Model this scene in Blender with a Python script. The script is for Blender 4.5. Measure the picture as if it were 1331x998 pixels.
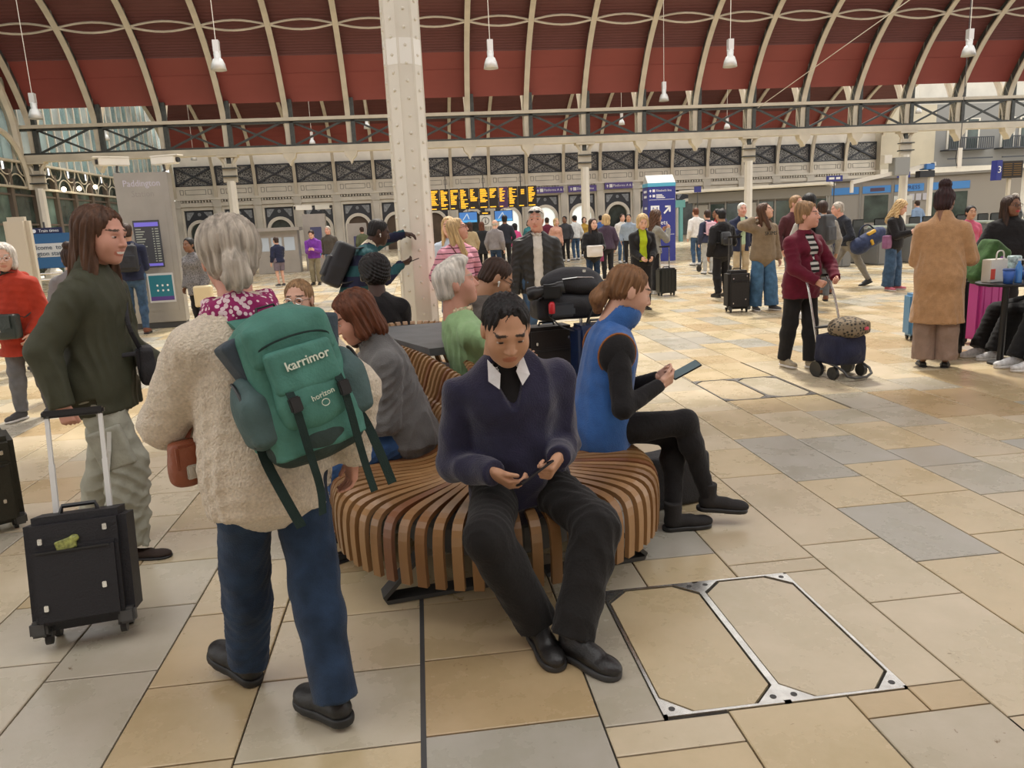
import bpy, bmesh, math, random
import numpy as np
from mathutils import Matrix, Vector
random.seed(7); rng = np.random.default_rng(7)
SC = bpy.context.scene
for _o in list(bpy.data.objects): bpy.data.objects.remove(_o)
COL = SC.collection
R = math.radians
# ---------------------------------------------------------------- camera, sky, light, exposure
PW, PH, FPX = 1331, 998, 985.0
PITCH, ROLL, YAW, CH = R(11.9), R(2.7), R(6.5), 1.57
_fw = np.array([math.sin(YAW)*math.cos(PITCH), math.cos(YAW)*math.cos(PITCH), -math.sin(PITCH)])
_r0 = np.array([math.cos(YAW), -math.sin(YAW), 0.]); _u0 = np.cross(_r0, _fw)
_rt = _r0*math.cos(ROLL)-_u0*math.sin(ROLL); _up = _u0*math.cos(ROLL)+_r0*math.sin(ROLL)
cd = bpy.data.cameras.new('camera'); cam = bpy.data.objects.new('camera', cd); COL.objects.link(cam)
cd.sensor_width = 36; cd.lens = FPX/PW*36; cd.clip_end = 400; cd.clip_start = .05
cam.matrix_world = Matrix(((_rt[0], _up[0], -_fw[0], 0), (_rt[1], _up[1], -_fw[1], 0), (_rt[2], _up[2], -_fw[2], CH), (0, 0, 0, 1)))
SC.camera = cam
wd = bpy.data.worlds.new('sky'); SC.world = wd; wd.use_nodes = True
_bg = wd.node_tree.nodes['Background']; _bg.inputs[0].default_value = (1.0, .985, .955, 1); _bg.inputs[1].default_value = 1.5
sl = bpy.data.lights.new('sun_offscreen', 'SUN'); sl.energy = 3.3; sl.angle = R(5); sl.color = (1, .93, .82)
so = bpy.data.objects.new('sun_offscreen', sl); COL.objects.link(so); so.rotation_euler = (R(-31), R(6), 0)
SC.view_settings.view_transform = 'Standard'; SC.view_settings.look = 'None'
SC.view_settings.gamma = 1; SC.view_settings.use_curve_mapping = False; SC.view_settings.exposure = 0.32
# pixel -> direction -> point on the plane the thing touches
def ray(px, py): return _fw*FPX+_rt*(px-PW/2)-_up*(py-PH/2)
def P(px, py, z=0.):
    d = ray(px, py); return np.array([0, 0, CH])+d*((z-CH)/d[2])
def PY(px, py, Y):
    d = ray(px, py); return np.array([0, 0, CH])+d*(Y/d[1])
# ---------------------------------------------------------------- materials
MATS = {}
def mat(name, col, rough=.6, metal=0., bump=None, var=0., vscale=8., emit=0., alpha=1., trans=0., stretch=None, spec=.5, sheen=0., attr=None):
    if name in MATS: return MATS[name]
    m = bpy.data.materials.new(name); m.use_nodes = True; MATS[name] = m
    nt = m.node_tree; b = nt.nodes['Principled BSDF']
    c = (*col, 1)
    b.inputs['Base Color'].default_value = c; b.inputs['Roughness'].default_value = rough; b.inputs['Metallic'].default_value = metal
    b.inputs['Specular IOR Level'].default_value = spec
    if sheen: b.inputs['Sheen Weight'].default_value = sheen
    if emit: b.inputs['Emission Color'].default_value = c; b.inputs['Emission Strength'].default_value = emit
    if trans: b.inputs['Transmission Weight'].default_value = trans
    if alpha < 1: b.inputs['Alpha'].default_value = alpha
    if attr:
        at = nt.nodes.new('ShaderNodeAttribute'); at.attribute_name = attr; nt.links.new(at.outputs['Color'], b.inputs['Base Color'])
    if var or bump:
        tc = nt.nodes.new('ShaderNodeTexCoord'); mp = nt.nodes.new('ShaderNodeMapping'); nt.links.new(tc.outputs['Object'], mp.inputs[0])
        if stretch: mp.inputs['Scale'].default_value = stretch
    if var:
        n = nt.nodes.new('ShaderNodeTexNoise'); n.inputs['Scale'].default_value = vscale; n.inputs['Detail'].default_value = 5
        nt.links.new(mp.outputs[0], n.inputs['Vector'])
        mr = nt.nodes.new('ShaderNodeMapRange'); mr.inputs['From Min'].default_value = .3; mr.inputs['From Max'].default_value = .7
        mr.inputs['To Min'].default_value = 1-var; mr.inputs['To Max'].default_value = 1+var; nt.links.new(n.outputs[0], mr.inputs[0])
        mx = nt.nodes.new('ShaderNodeVectorMath'); mx.operation = 'SCALE'; nt.links.new(mr.outputs[0], mx.inputs['Scale'])
        if attr: nt.links.new(at.outputs['Color'], mx.inputs[0])
        else: mx.inputs[0].default_value = col
        nt.links.new(mx.outputs[0], b.inputs['Base Color'])
    if bump:
        n2 = nt.nodes.new('ShaderNodeTexNoise'); n2.inputs['Scale'].default_value = bump[0]; n2.inputs['Detail'].default_value = 3
        nt.links.new(mp.outputs[0], n2.inputs['Vector'])
        bp = nt.nodes.new('ShaderNodeBump'); bp.inputs['Strength'].default_value = bump[1]; bp.inputs['Distance'].default_value = .01
        nt.links.new(n2.outputs[0], bp.inputs['Height']); nt.links.new(bp.outputs[0], b.inputs['Normal'])
    return m
def cloth(name, col, var=.12, b=(60, .35), rough=.85, sheen=.1):
    if 'cloth_'+name in MATS: return MATS['cloth_'+name]
    m = mat('cloth_'+name, col, rough, bump=b, var=var, vscale=14, spec=.2, sheen=sheen); nt = m.node_tree      # creases on top of the weave
    bs = nt.nodes['Principled BSDF']; prev = bs.inputs['Normal'].links[0].from_socket; tc = nt.nodes.new('ShaderNodeTexCoord')
    n = nt.nodes.new('ShaderNodeTexNoise'); n.noise_type = 'RIDGED_MULTIFRACTAL'; n.inputs['Scale'].default_value = 7; n.inputs['Detail'].default_value = 2; n.inputs['Distortion'].default_value = .9; nt.links.new(tc.outputs['Object'], n.inputs['Vector'])
    bp = nt.nodes.new('ShaderNodeBump'); bp.inputs['Strength'].default_value = .42; bp.inputs['Distance'].default_value = .02; nt.links.new(n.outputs[0], bp.inputs['Height']); nt.links.new(prev, bp.inputs['Normal']); nt.links.new(bp.outputs[0], bs.inputs['Normal']); return m
def hairm(name, col): return mat('hair_'+name, col, .5, bump=(90, .7), var=.45, vscale=50, stretch=(1, 1, .12), spec=.3)
# ---------------------------------------------------------------- mesh helpers
class MB:
    def __init__(s): s.v = []; s.f = []; s.n = 0
    def add(s, v, f):
        v = np.asarray(v, float).reshape(-1, 3); s.v.append(v); s.f += [tuple(int(i)+s.n for i in q) for q in f]; s.n += len(v); return s
    def box(s, lo, hi, M=None):
        lo, hi = np.array(lo, float), np.array(hi, float)
        v = np.array([[(lo, hi)[(i >> k) & 1][k] for k in range(3)] for i in range(8)])
        if M is not None: v = v@np.asarray(M)[:3, :3].T+np.asarray(M)[:3, 3]
        return s.add(v, [(0, 2, 3, 1), (4, 5, 7, 6), (0, 1, 5, 4), (2, 6, 7, 3), (0, 4, 6, 2), (1, 3, 7, 5)])
    def bar(s, a, b, w, h=None, up=(0, 0, 1)):
        a, b = np.array(a, float), np.array(b, float); h = h or w; d = b-a; d = d/(np.linalg.norm(d)+1e-9); up = np.array(up, float)
        x = np.cross(d, up)
        if np.linalg.norm(x) < 1e-4: x = np.cross(d, [1., 0, 0])
        x /= np.linalg.norm(x); y = np.cross(x, d)
        v = [p+x*w/2*i+y*h/2*j for p in (a, b) for i, j in ((-1, -1), (1, -1), (1, 1), (-1, 1))]
        return s.add(v, [(0, 1, 2, 3), (7, 6, 5, 4), (0, 4, 5, 1), (1, 5, 6, 2), (2, 6, 7, 3), (3, 7, 4, 0)])
    def tube(s, pts, r, n=8, cap=True, flat=1., up=None):
        pts = np.array(pts, float); m = len(pts); rs = np.broadcast_to(np.asarray(r, float), (m,))
        t = np.gradient(pts, axis=0); t /= np.linalg.norm(t, axis=1)[:, None]+1e-9
        u = np.array(up if up is not None else ((0, 0, 1) if abs(t[0][2]) < .9 else (1, 0, 0)), float); V = []
        for i in range(m):
            x = np.cross(t[i], u); x /= np.linalg.norm(x)+1e-9; y = np.cross(x, t[i])
            if up is None: u = y
            for k in range(n):
                a = 2*math.pi*k/n; V.append(pts[i]+rs[i]*(x*math.cos(a)+y*math.sin(a)*flat))
        F = [(i*n+k, i*n+(k+1) % n, (i+1)*n+(k+1) % n, (i+1)*n+k) for i in range(m-1) for k in range(n)]
        if cap: F += [tuple(range(n))[::-1], tuple((m-1)*n+k for k in range(n))]
        return s.add(V, F)
    def strip(s, pts, w, th, side):
        "flat ribbon of width w along pts; side = the width direction; th the thickness"
        pts = np.array(pts, float); m = len(pts); sd = np.array(side, float)
        sd = np.broadcast_to(sd, (m, 3)) if sd.ndim == 1 else sd
        t = np.gradient(pts, axis=0); nn = np.cross(t, sd); nn /= np.linalg.norm(nn, axis=1)[:, None]+1e-9
        ww = np.broadcast_to(np.asarray(w, float), (m,)); V = []
        for i in range(m):
            for a, b in ((-1, -1), (1, -1), (1, 1), (-1, 1)): V.append(pts[i]+sd[i]*a*ww[i]/2+nn[i]*b*th/2)
        F = [(i*4+k, i*4+(k+1) % 4, (i+1)*4+(k+1) % 4, (i+1)*4+k) for i in range(m-1) for k in range(4)]+[(3, 2, 1, 0), tuple((m-1)*4+k for k in range(4))]
        return s.add(V, F)
    def lathe(s, prof, n=16, o=(0, 0, 0), M=None):
        V = [(r*math.cos(2*math.pi*k/n), r*math.sin(2*math.pi*k/n), z) for r, z in prof for k in range(n)]
        V = np.array(V)
        if M is not None: V = V@np.asarray(M)[:3, :3].T
        V = V+np.array(o); m = len(prof)
        F = [(i*n+k, i*n+(k+1) % n, (i+1)*n+(k+1) % n, (i+1)*n+k) for i in range(m-1) for k in range(n)]
        return s.add(V, F+[tuple(range(n))[::-1], tuple((m-1)*n+k for k in range(n))])
    def prism(s, poly, a, b, M=None):
        "polygon in x,z extruded in y from a to b"
        n = len(poly); V = np.array([(x, y, z) for y in (a, b) for x, z in poly], float)
        if M is not None: V = V@np.asarray(M)[:3, :3].T+np.asarray(M)[:3, 3]
        return s.add(V, [tuple(range(n)), tuple(range(2*n-1, n-1, -1))]+[(i, i+n, (i+1) % n+n, (i+1) % n) for i in range(n)])
    def ball(s, c, r, n=8, m=6):
        r = np.broadcast_to(np.asarray(r, float), (3,)); V = [(0, 0, -1)]
        for i in range(1, m):
            a = math.pi*i/m-math.pi/2
            for k in range(n): V.append((math.cos(a)*math.cos(2*math.pi*k/n), math.cos(a)*math.sin(2*math.pi*k/n), math.sin(a)))
        V.append((0, 0, 1)); L = len(V)-1
        F = [(0, 1+(k+1) % n, 1+k) for k in range(n)]+[(1+i*n+k, 1+i*n+(k+1) % n, 1+(i+1)*n+(k+1) % n, 1+(i+1)*n+k) for i in range(m-2) for k in range(n)]
        F += [(L, 1+(m-2)*n+k, 1+(m-2)*n+(k+1) % n) for k in range(n)]
        return s.add(np.array(V)*r+np.array(c, float), F)
    def mesh(s, name, smooth=False):
        me = bpy.data.meshes.new(name); V = np.concatenate(s.v) if s.v else np.zeros((0, 3))
        me.from_pydata(V.tolist(), [], s.f)
        if smooth: me.polygons.foreach_set('use_smooth', [True]*len(me.polygons))
        me.update(); return me
    def build(s, name, m, parent=None, smooth=False, bevel=0.): 
        me = s.mesh(name, smooth)
        bm = bmesh.new(); bm.from_mesh(me)
        if bevel: bmesh.ops.bevel(bm, geom=bm.edges[:], offset=bevel, segments=2, affect='EDGES', clamp_overlap=True)
        bmesh.ops.recalc_face_normals(bm, faces=bm.faces[:]); bm.to_mesh(me); bm.free()
        if bevel: me.polygons.foreach_set('use_smooth', [True]*len(me.polygons)); me.set_sharp_from_angle(angle=R(50))
        return ob(name, me, m, parent)
def ob(name, me, m, parent=None):
    if m is not None and len(me.materials) == 0: me.materials.append(m)
    o = bpy.data.objects.new(name, me); COL.objects.link(o)
    if m is not None and me.materials[0] != m:
        o.material_slots[0].link = 'OBJECT'; o.material_slots[0].material = m
    if parent is not None: o.parent = parent
    return o
def tag(o, label=None, cat=None, group=None, kind=None):
    if label: o['label'] = label
    if cat: o['category'] = cat
    if group: o['group'] = group
    if kind: o['kind'] = kind
    return o
def empty(name, loc=(0, 0, 0), rz=0., label=None, cat=None, group=None, kind=None):
    o = bpy.data.objects.new(name, None); COL.objects.link(o); o.empty_display_size = .1
    o.location = loc; o.rotation_euler = (0, 0, rz); return tag(o, label, cat, group, kind)
def T(loc=(0, 0, 0), rot=(0, 0, 0), sc=1.):
    from mathutils import Euler
    return Matrix.Translation(loc)@Euler(rot).to_matrix().to_4x4()@Matrix.Scale(sc, 4)
def text(name, body, size, m, parent, M, align='CENTER', ext=.002, bold=0.):
    c = bpy.data.curves.new(name, 'FONT'); c.body = body; c.size = size; c.align_x = align; c.align_y = 'CENTER'; c.extrude = ext; c.offset = bold; c.resolution_u = 2
    t = bpy.data.objects.new('tmp', c); COL.objects.link(t)
    me = bpy.data.meshes.new_from_object(t.evaluated_get(bpy.context.evaluated_depsgraph_get())); bpy.data.objects.remove(t); bpy.data.curves.remove(c)
    me.name = name; me.materials.clear(); o = ob(name, me, m, parent); o.matrix_local = M; return o
FACE_CAM = (R(90), 0, 0)      # text standing upright, read from -Y
# ---------------------------------------------------------------- signed distance modelling (one closed surface from blended shapes)
def nrm(v): v = np.asarray(v, float); return v/(np.linalg.norm(v)+1e-9)
def cap(a, b, ra, rb=None, k=.02, op='+', flat=1., fr=(0, 1, 0)): return dict(t='c', a=np.array(a, float), b=np.array(b, float), ra=ra, rb=ra if rb is None else rb, k=k, op=op, q=flat, fr=nrm(fr))
def ell(c, r, k=.02, op='+', rot=None): return dict(t='e', c=np.array(c, float), r=np.broadcast_to(np.asarray(r, float), (3,)).copy(), k=k, op=op, rot=None if rot is None else np.asarray(rot, float))
def rbox(c, h, r=.01, k=.01, op='+', rot=None): return dict(t='b', c=np.array(c, float), h=np.array(h, float), r=r, k=k, op=op, rot=None if rot is None else np.asarray(rot, float))
def cut(p, n, rad=None): return dict(t='p', p=np.array(p, float), n=nrm(n), op='x', rad=rad)
def _bb(p):
    if p['t'] == 'c':
        m = max(p['ra'], p['rb']); return np.minimum(p['a'], p['b'])-m, np.maximum(p['a'], p['b'])+m
    m = p['r'] if p['t'] == 'e' else p['h']+p['r']
    if p['rot'] is not None: m = np.abs(p['rot'])@m
    return p['c']-m, p['c']+m
def _ev(p, X, Y, Z):
    if p['t'] == 'c':
        a, b = p['a'], p['b']; ax, ay, az = X-a[0], Y-a[1], Z-a[2]; d = b-a
        if p['q'] != 1:
            f = p['fr']; g = (1/p['q']-1); w = (ax*f[0]+ay*f[1]+az*f[2])*g; ax = ax+w*f[0]; ay = ay+w*f[1]; az = az+w*f[2]; d = d+f*(d@f)*g
        h = np.clip((ax*d[0]+ay*d[1]+az*d[2])/(d@d+1e-12), 0, 1)
        return (np.sqrt((ax-h*d[0])**2+(ay-h*d[1])**2+(az-h*d[2])**2)-(p['ra']+(p['rb']-p['ra'])*h))*(.5+.5*p['q'])
    c = p['c']; x, y, z = X-c[0], Y-c[1], Z-c[2]
    if p['rot'] is not None:
        M = p['rot']; x, y, z = M[0, 0]*x+M[1, 0]*y+M[2, 0]*z, M[0, 1]*x+M[1, 1]*y+M[2, 1]*z, M[0, 2]*x+M[1, 2]*y+M[2, 2]*z
    if p['t'] == 'e':
        r = p['r']; k0 = np.sqrt((x/r[0])**2+(y/r[1])**2+(z/r[2])**2); k1 = np.sqrt((x/r[0]**2)**2+(y/r[1]**2)**2+(z/r[2]**2)**2)+1e-9
        return k0*(k0-1)/k1
    h = p['h']; qx, qy, qz = np.abs(x)-h[0], np.abs(y)-h[1], np.abs(z)-h[2]
    return np.sqrt(np.maximum(qx, 0)**2+np.maximum(qy, 0)**2+np.maximum(qz, 0)**2)+np.minimum(np.maximum(qx, np.maximum(qy, qz)), 0)-p['r']
def sdf(prims, vox):
    "blend the shapes on a grid, then surface nets -> verts, quads"
    B = [_bb(p) for p in prims if p['op'] == '+']
    lo = np.min([b[0] for b in B], 0)-3*vox; hi = np.max([b[1] for b in B], 0)+3*vox
    n = np.ceil((hi-lo)/vox).astype(int)+1; ax = [(lo[i]+vox*np.arange(n[i])).astype(np.float32) for i in range(3)]
    D = np.full(n, .5, np.float32)
    for p in prims:
        if p['t'] == 'p':
            d = (ax[0]-p['p'][0])[:, None, None]*p['n'][0]+(ax[1]-p['p'][1])[None, :, None]*p['n'][1]+(ax[2]-p['p'][2])[None, None, :]*p['n'][2]
            if p['rad'] is None: D = np.maximum(D, d.astype(np.float32)); continue
            i0 = np.clip(np.floor((p['p']-p['rad']-lo)/vox).astype(int), 0, n); i1 = np.clip(np.ceil((p['p']+p['rad']-lo)/vox).astype(int)+1, 0, n)
            sl = tuple(slice(i0[i], i1[i]) for i in range(3)); D[sl] = np.maximum(D[sl], d[sl].astype(np.float32)); continue
        k = max(p['k'], 1e-4); b0, b1 = _bb(p); i0 = np.clip(np.floor((b0-k-2*vox-lo)/vox).astype(int), 0, n); i1 = np.clip(np.ceil((b1+k+2*vox-lo)/vox).astype(int)+1, 0, n)
        if np.any(i1 <= i0): continue
        sl = tuple(slice(i0[i], i1[i]) for i in range(3))
        d = _ev(p, ax[0][sl[0]][:, None, None], ax[1][sl[1]][None, :, None], ax[2][sl[2]][None, None, :]).astype(np.float32); S = D[sl]
        if p['op'] == '+': h = np.clip(.5+.5*(S-d)/k, 0, 1); D[sl] = S*(1-h)+d*h-k*h*(1-h)
        else: h = np.clip(.5-.5*(S+d)/k, 0, 1); D[sl] = S*(1-h)-d*h+k*h*(1-h)
    I = D < 0
    cs = [(a, b, c) for a in (0, 1) for b in (0, 1) for c in (0, 1)]
    m = tuple(n-1); cnt = sum(I[a:a+m[0], b:b+m[1], c:c+m[2]].astype(np.int8) for a, b, c in cs)
    act = (cnt > 0) & (cnt < 8); ci = np.argwhere(act); idx = np.full(m, -1, np.int64); idx[act] = np.arange(len(ci))
    pos = np.zeros((len(ci), 3)); num = np.zeros(len(ci)); val = {c: D[ci[:, 0]+c[0], ci[:, 1]+c[1], ci[:, 2]+c[2]] for c in cs}
    for c in cs:
        for a in range(3):
            if c[a]: continue
            e = list(c); e[a] = 1; e = tuple(e); va, vb = val[c], val[e]; mk = (va < 0) != (vb < 0)
            t = np.where(mk, va/(va-vb+1e-12*(va == vb)), 0); q = np.array(c, float)+np.zeros((len(ci), 3)); q[:, a] += t
            pos += q*mk[:, None]; num += mk
    V = lo+(ci+pos/np.maximum(num, 1)[:, None])*vox; Q = []
    for a in range(3):
        s0 = [slice(1, -1)]*3; s0[a] = slice(0, -1); s1 = [slice(1, -1)]*3; s1[a] = slice(1, None)
        A, Bq = I[tuple(s0)], I[tuple(s1)]; e = np.argwhere(A != Bq)
        if len(e) == 0: continue
        fl = A[tuple(e.T)]; off = np.ones(3, int); off[a] = 0; e = e+off; b, c = (a+1) % 3, (a+2) % 3
        def g(db, dc):
            q = e.copy(); q[:, b] -= db; q[:, c] -= dc; return idx[tuple(q.T)]
        q = np.stack([g(1, 1), g(0, 1), g(0, 0), g(1, 0)], 1); q[~fl] = q[~fl][:, ::-1]; Q.append(q)
    return V, np.concatenate(Q) if Q else np.zeros((0, 4), int)
def vnormals(V, Q):
    N = np.zeros_like(V); fn = np.cross(V[Q[:, 2]]-V[Q[:, 0]], V[Q[:, 3]]-V[Q[:, 1]])
    for i in range(4): np.add.at(N, Q[:, i], fn)
    return N/(np.linalg.norm(N, axis=1)[:, None]+1e-9)
def folds(V, Q, amp, f=28., seed=0):
    "cloth folds: rounded ridges and sharp creases pushed along the normals"
    g = np.random.default_rng(seed); N = vnormals(V, Q); d = np.zeros(len(V)); w1, w2 = g.normal(size=3)*7, g.normal(size=3)*11
    warp = 1.6*np.sin(V@w1+g.uniform(0, 6))+1.1*np.sin(V@w2+g.uniform(0, 6))
    for i in range(4):
        k = g.normal(size=3)*np.array([.9, .9, .85])*f*1.9*(.7+.4*i); m = .5+.5*np.sin(V@(g.normal(size=3)*6)+g.uniform(0, 6))
        d += (1-2*np.abs(np.sin((V@k+warp*1.5+g.uniform(0, 6.28))*.5)))*m/(1+.35*i)
    return V+N*(amp*d*.8)[:, None]
def mesh_q(name, V, Q, smooth=True):
    me = bpy.data.meshes.new(name); V = np.asarray(V, np.float32); Q = np.asarray(Q, np.int32)
    me.vertices.add(len(V)); me.vertices.foreach_set('co', V.ravel()); k = Q.shape[1]
    me.loops.add(Q.size); me.loops.foreach_set('vertex_index', Q.ravel()); me.polygons.add(len(Q))
    me.polygons.foreach_set('loop_start', np.arange(0, Q.size, k, dtype=np.int32)); me.polygons.foreach_set('loop_total', np.full(len(Q), k, np.int32))
    me.polygons.foreach_set('use_smooth', np.full(len(Q), smooth)); me.update(calc_edges=True); me.validate(); return me
def sdf_ob(name, prims, vox, m, parent=None, amp=0., f=28., seed=0):
    V, Q = sdf(prims, vox)
    if amp: V = folds(V, Q, amp, f, seed)
    return ob(name, mesh_q(name, V, Q), m, parent)
def rotm(rx=0., ry=0., rz=0.):
    cx, sx, cy, sy, cz, sz = math.cos(rx), math.sin(rx), math.cos(ry), math.sin(ry), math.cos(rz), math.sin(rz)
    X = np.array([[1, 0, 0], [0, cx, -sx], [0, sx, cx]]); Y = np.array([[cy, 0, sy], [0, 1, 0], [-sy, 0, cy]]); Z = np.array([[cz, -sz, 0], [sz, cz, 0], [0, 0, 1]])
    return Z@Y@X
# ================================================================ materials of the hall
M_CREAM = mat('cream_paint', (.62, .56, .44), .5, var=.1, vscale=1.5)
M_WHITE = mat('white_paint', (.74, .70, .61), .42, var=.05, vscale=2)
M_STONE = mat('facade_stone', (.60, .57, .50), .7, var=.12, vscale=.8)
M_STONE2 = mat('facade_stone_pale', (.70, .66, .57), .7, var=.1, vscale=.9)
M_NAVY = mat('navy_ironwork', (.035, .04, .05), .5)
M_DKGREEN = mat('dark_green_ironwork', (.05, .055, .05), .5, var=.3, vscale=6)
M_RED_D = mat('red_panel_paint', (.25, .056, .046), .52, var=.1, vscale=.4)
M_RED_R = mat('red_panel_corrugated', (.125, .040, .036), .65, var=.12, vscale=.5)
M_GLASS_T = mat('pale_green_glass', (.33, .45, .43), .3, var=.35, vscale=.7, spec=.5)
M_GLASS_D = mat('dark_glass', (.05, .07, .06), .1, var=.6, vscale=.9, spec=.6)
M_BROWN = mat('bronze_frame', (.14, .11, .085), .5)
M_METAL = mat('brushed_steel', (.42, .40, .37), .38, .75, var=.06, vscale=3)
M_STEEL = mat('bright_steel', (.62, .61, .58), .25, .9, var=.15, vscale=20)
M_BLACK = mat('black_plastic', (.012, .012, .013), .4)
M_DGREY = mat('dark_grey_paint', (.06, .06, .06), .5)
M_SIGNBLUE = mat('sign_blue', (.035, .045, .24), .4)
M_SKYBLUE = mat('sky_blue_fascia', (.07, .25, .60), .4)
M_PURPLE = mat('sign_purple', (.10, .07, .27), .4)
M_TEXTW = mat('white_lettering', (.85, .85, .85), .5)
M_ORANGE = mat('led_amber', (1., .50, .03), .5, emit=.75)
M_LEDBG = mat('led_background', (.02, .015, .01), .4)
M_SCREEN = mat('lit_blue_screen', (.05, .16, .42), .3, emit=.5)
M_LAMPW = mat('lit_opening', (.80, .86, .84), .5, emit=.55)
M_GROUT = mat('dark_grout', (.045, .04, .034), .9)
def chaikin(p, n=2):
    p = np.array(p, float)
    for _ in range(n):
        q = np.empty((2*len(p)-2, p.shape[1])); q[0::2] = p[:-1]*.75+p[1:]*.25; q[1::2] = p[:-1]*.25+p[1:]*.75; p = np.vstack([p[:1], q, p[-1:]])
    return p
# ================================================================ floor: stone slabs laid in strips
floor = empty('floor', kind='structure')
MB().box((-60, -8, -.12), (70, 66, -.012)).build('floor_bed', M_GROUT, floor)
slab_mats = []
def slab_mat(i, c):
    m = bpy.data.materials.new('limestone_%d' % i); m.use_nodes = True; nt = m.node_tree; b = nt.nodes['Principled BSDF']; L = nt.links.new
    tc = nt.nodes.new('ShaderNodeTexCoord')
    n1 = nt.nodes.new('ShaderNodeTexNoise'); n1.inputs['Scale'].default_value = 2.2; n1.inputs['Detail'].default_value = 6; n1.inputs['Roughness'].default_value = .65; L(tc.outputs['Object'], n1.inputs[0])
    r1 = nt.nodes.new('ShaderNodeValToRGB'); r1.color_ramp.elements[0].position = .3; r1.color_ramp.elements[1].position = .72
    r1.color_ramp.elements[0].color = (*[x*.86 for x in c[:2]], c[2]*.76, 1); r1.color_ramp.elements[1].color = (*[min(1, x*1.14) for x in c], 1); L(n1.outputs[0], r1.inputs[0])
    n2 = nt.nodes.new('ShaderNodeTexNoise'); n2.inputs['Scale'].default_value = 26; n2.inputs['Detail'].default_value = 8; n2.inputs['Roughness'].default_value = .7; n2.inputs['Distortion'].default_value = 1.2; L(tc.outputs['Object'], n2.inputs[0])
    n3 = nt.nodes.new('ShaderNodeTexNoise'); n3.inputs['Scale'].default_value = 3.1; L(tc.outputs['Object'], n3.inputs[0])
    ad = nt.nodes.new('ShaderNodeMath'); ad.operation = 'MULTIPLY_ADD'; ad.inputs[1].default_value = .28; L(n3.outputs[0], ad.inputs[0]); L(n2.outputs[0], ad.inputs[2])
    r2 = nt.nodes.new('ShaderNodeValToRGB'); r2.color_ramp.elements[0].position = .815; r2.color_ramp.elements[1].position = .86
    r2.color_ramp.elements[0].color = (1, 1, 1, 1); r2.color_ramp.elements[1].color = (.42, .33, .24, 1); L(ad.outputs[0], r2.inputs[0])
    mx = nt.nodes.new('ShaderNodeMix'); mx.data_type = 'RGBA'; mx.blend_type = 'MULTIPLY'; mx.inputs[0].default_value = 1; L(r1.outputs[0], mx.inputs[6]); L(r2.outputs[0], mx.inputs[7]); L(mx.outputs[2], b.inputs['Base Color'])
    rr = nt.nodes.new('ShaderNodeMapRange'); rr.inputs['To Min'].default_value = .16; rr.inputs['To Max'].default_value = .40; L(n1.outputs[0], rr.inputs[0]); L(rr.outputs[0], b.inputs['Roughness'])
    bp = nt.nodes.new('ShaderNodeBump'); bp.inputs['Strength'].default_value = .06; bp.inputs['Distance'].default_value = .01; L(n2.outputs[0], bp.inputs['Height']); L(bp.outputs[0], b.inputs['Normal'])
    b.inputs['Specular IOR Level'].default_value = .5
    return m
SLABC = [(.50, .36, .18), (.55, .42, .23), (.46, .31, .14), (.53, .42, .27), (.56, .46, .31), (.42, .38, .31), (.38, .36, .32), (.47, .41, .31)]
SLABC = [tuple(.30*(.5*c[0]+.4*c[1]+.1*c[2])*k+.70*c[i] for i, k in enumerate((1.12, 1.02, .86))) for c in SLABC]
SM = [slab_mat(i, c) for i, c in enumerate(SLABC)]
XS = [-.67-.405*k for k in range(1, 130)][::-1]+[-.67, -.09, .48, .89, 1.30, 1.72, 2.13, 2.55, 2.97, 3.38, 3.78, 4.22]+[4.22+.412*k for k in range(1, 140)]
KNOWN = {-1.48: [2.71, 3.23, 3.71], -1.08: [2.15, 2.59, 3.11, 3.62], -.67: [2.12, 2.55, 2.98, 3.4], -.09: [2.14, 2.57, 3.0, 3.5], .48: [1.94, 2.08, 2.96, 3.4], .89: [1.5, 2.09, 2.96, 3.22], 1.30: [1.97, 2.10, 2.96, 3.08, 3.75],
         1.72: [1.90, 2.64, 3.21, 4.21], 2.13: [2.2, 2.94, 3.61, 4.05, 4.97], 2.55: [2.6, 3.15, 3.69, 4.27, 4.86, 5.6], 2.97: [3.1, 3.61, 4.11, 4.48, 5.13], 3.38: [3.6, 4.2, 4.94, 5.5]}
GREY = {(-.09, 1): 6, (2.13, 4.05): 6, (2.55, 4.27): 6, (2.13, 2.94): 6, (2.97, 4.11): 6, (2.97, 3.61): 5, (-.67, 2.12): 7, (-.67, 2.55): 3, (-1.48, 2.71): 5, (-1.08, 2.15): 0, (-1.08, 2.59): 0, (-.09, 2.14): 2, (-.09, 2.57): 0, (1.72, 2.64): 4, (1.72, 3.21): 3, (1.72, 1.9): 4, (1.30, 2.1): 4, (1.3, 3.08): 3, (1.72, 4.21): 1, (2.55, 3.15): 1, (2.55, 3.69): 1, (2.13, 3.61): 1, (2.13, 2.2): 1}
HOLES = [(.68, 1.515, 2.09, 2.955), (2.53, 3.36, 6.07, 6.91)]
slabs = []
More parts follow.
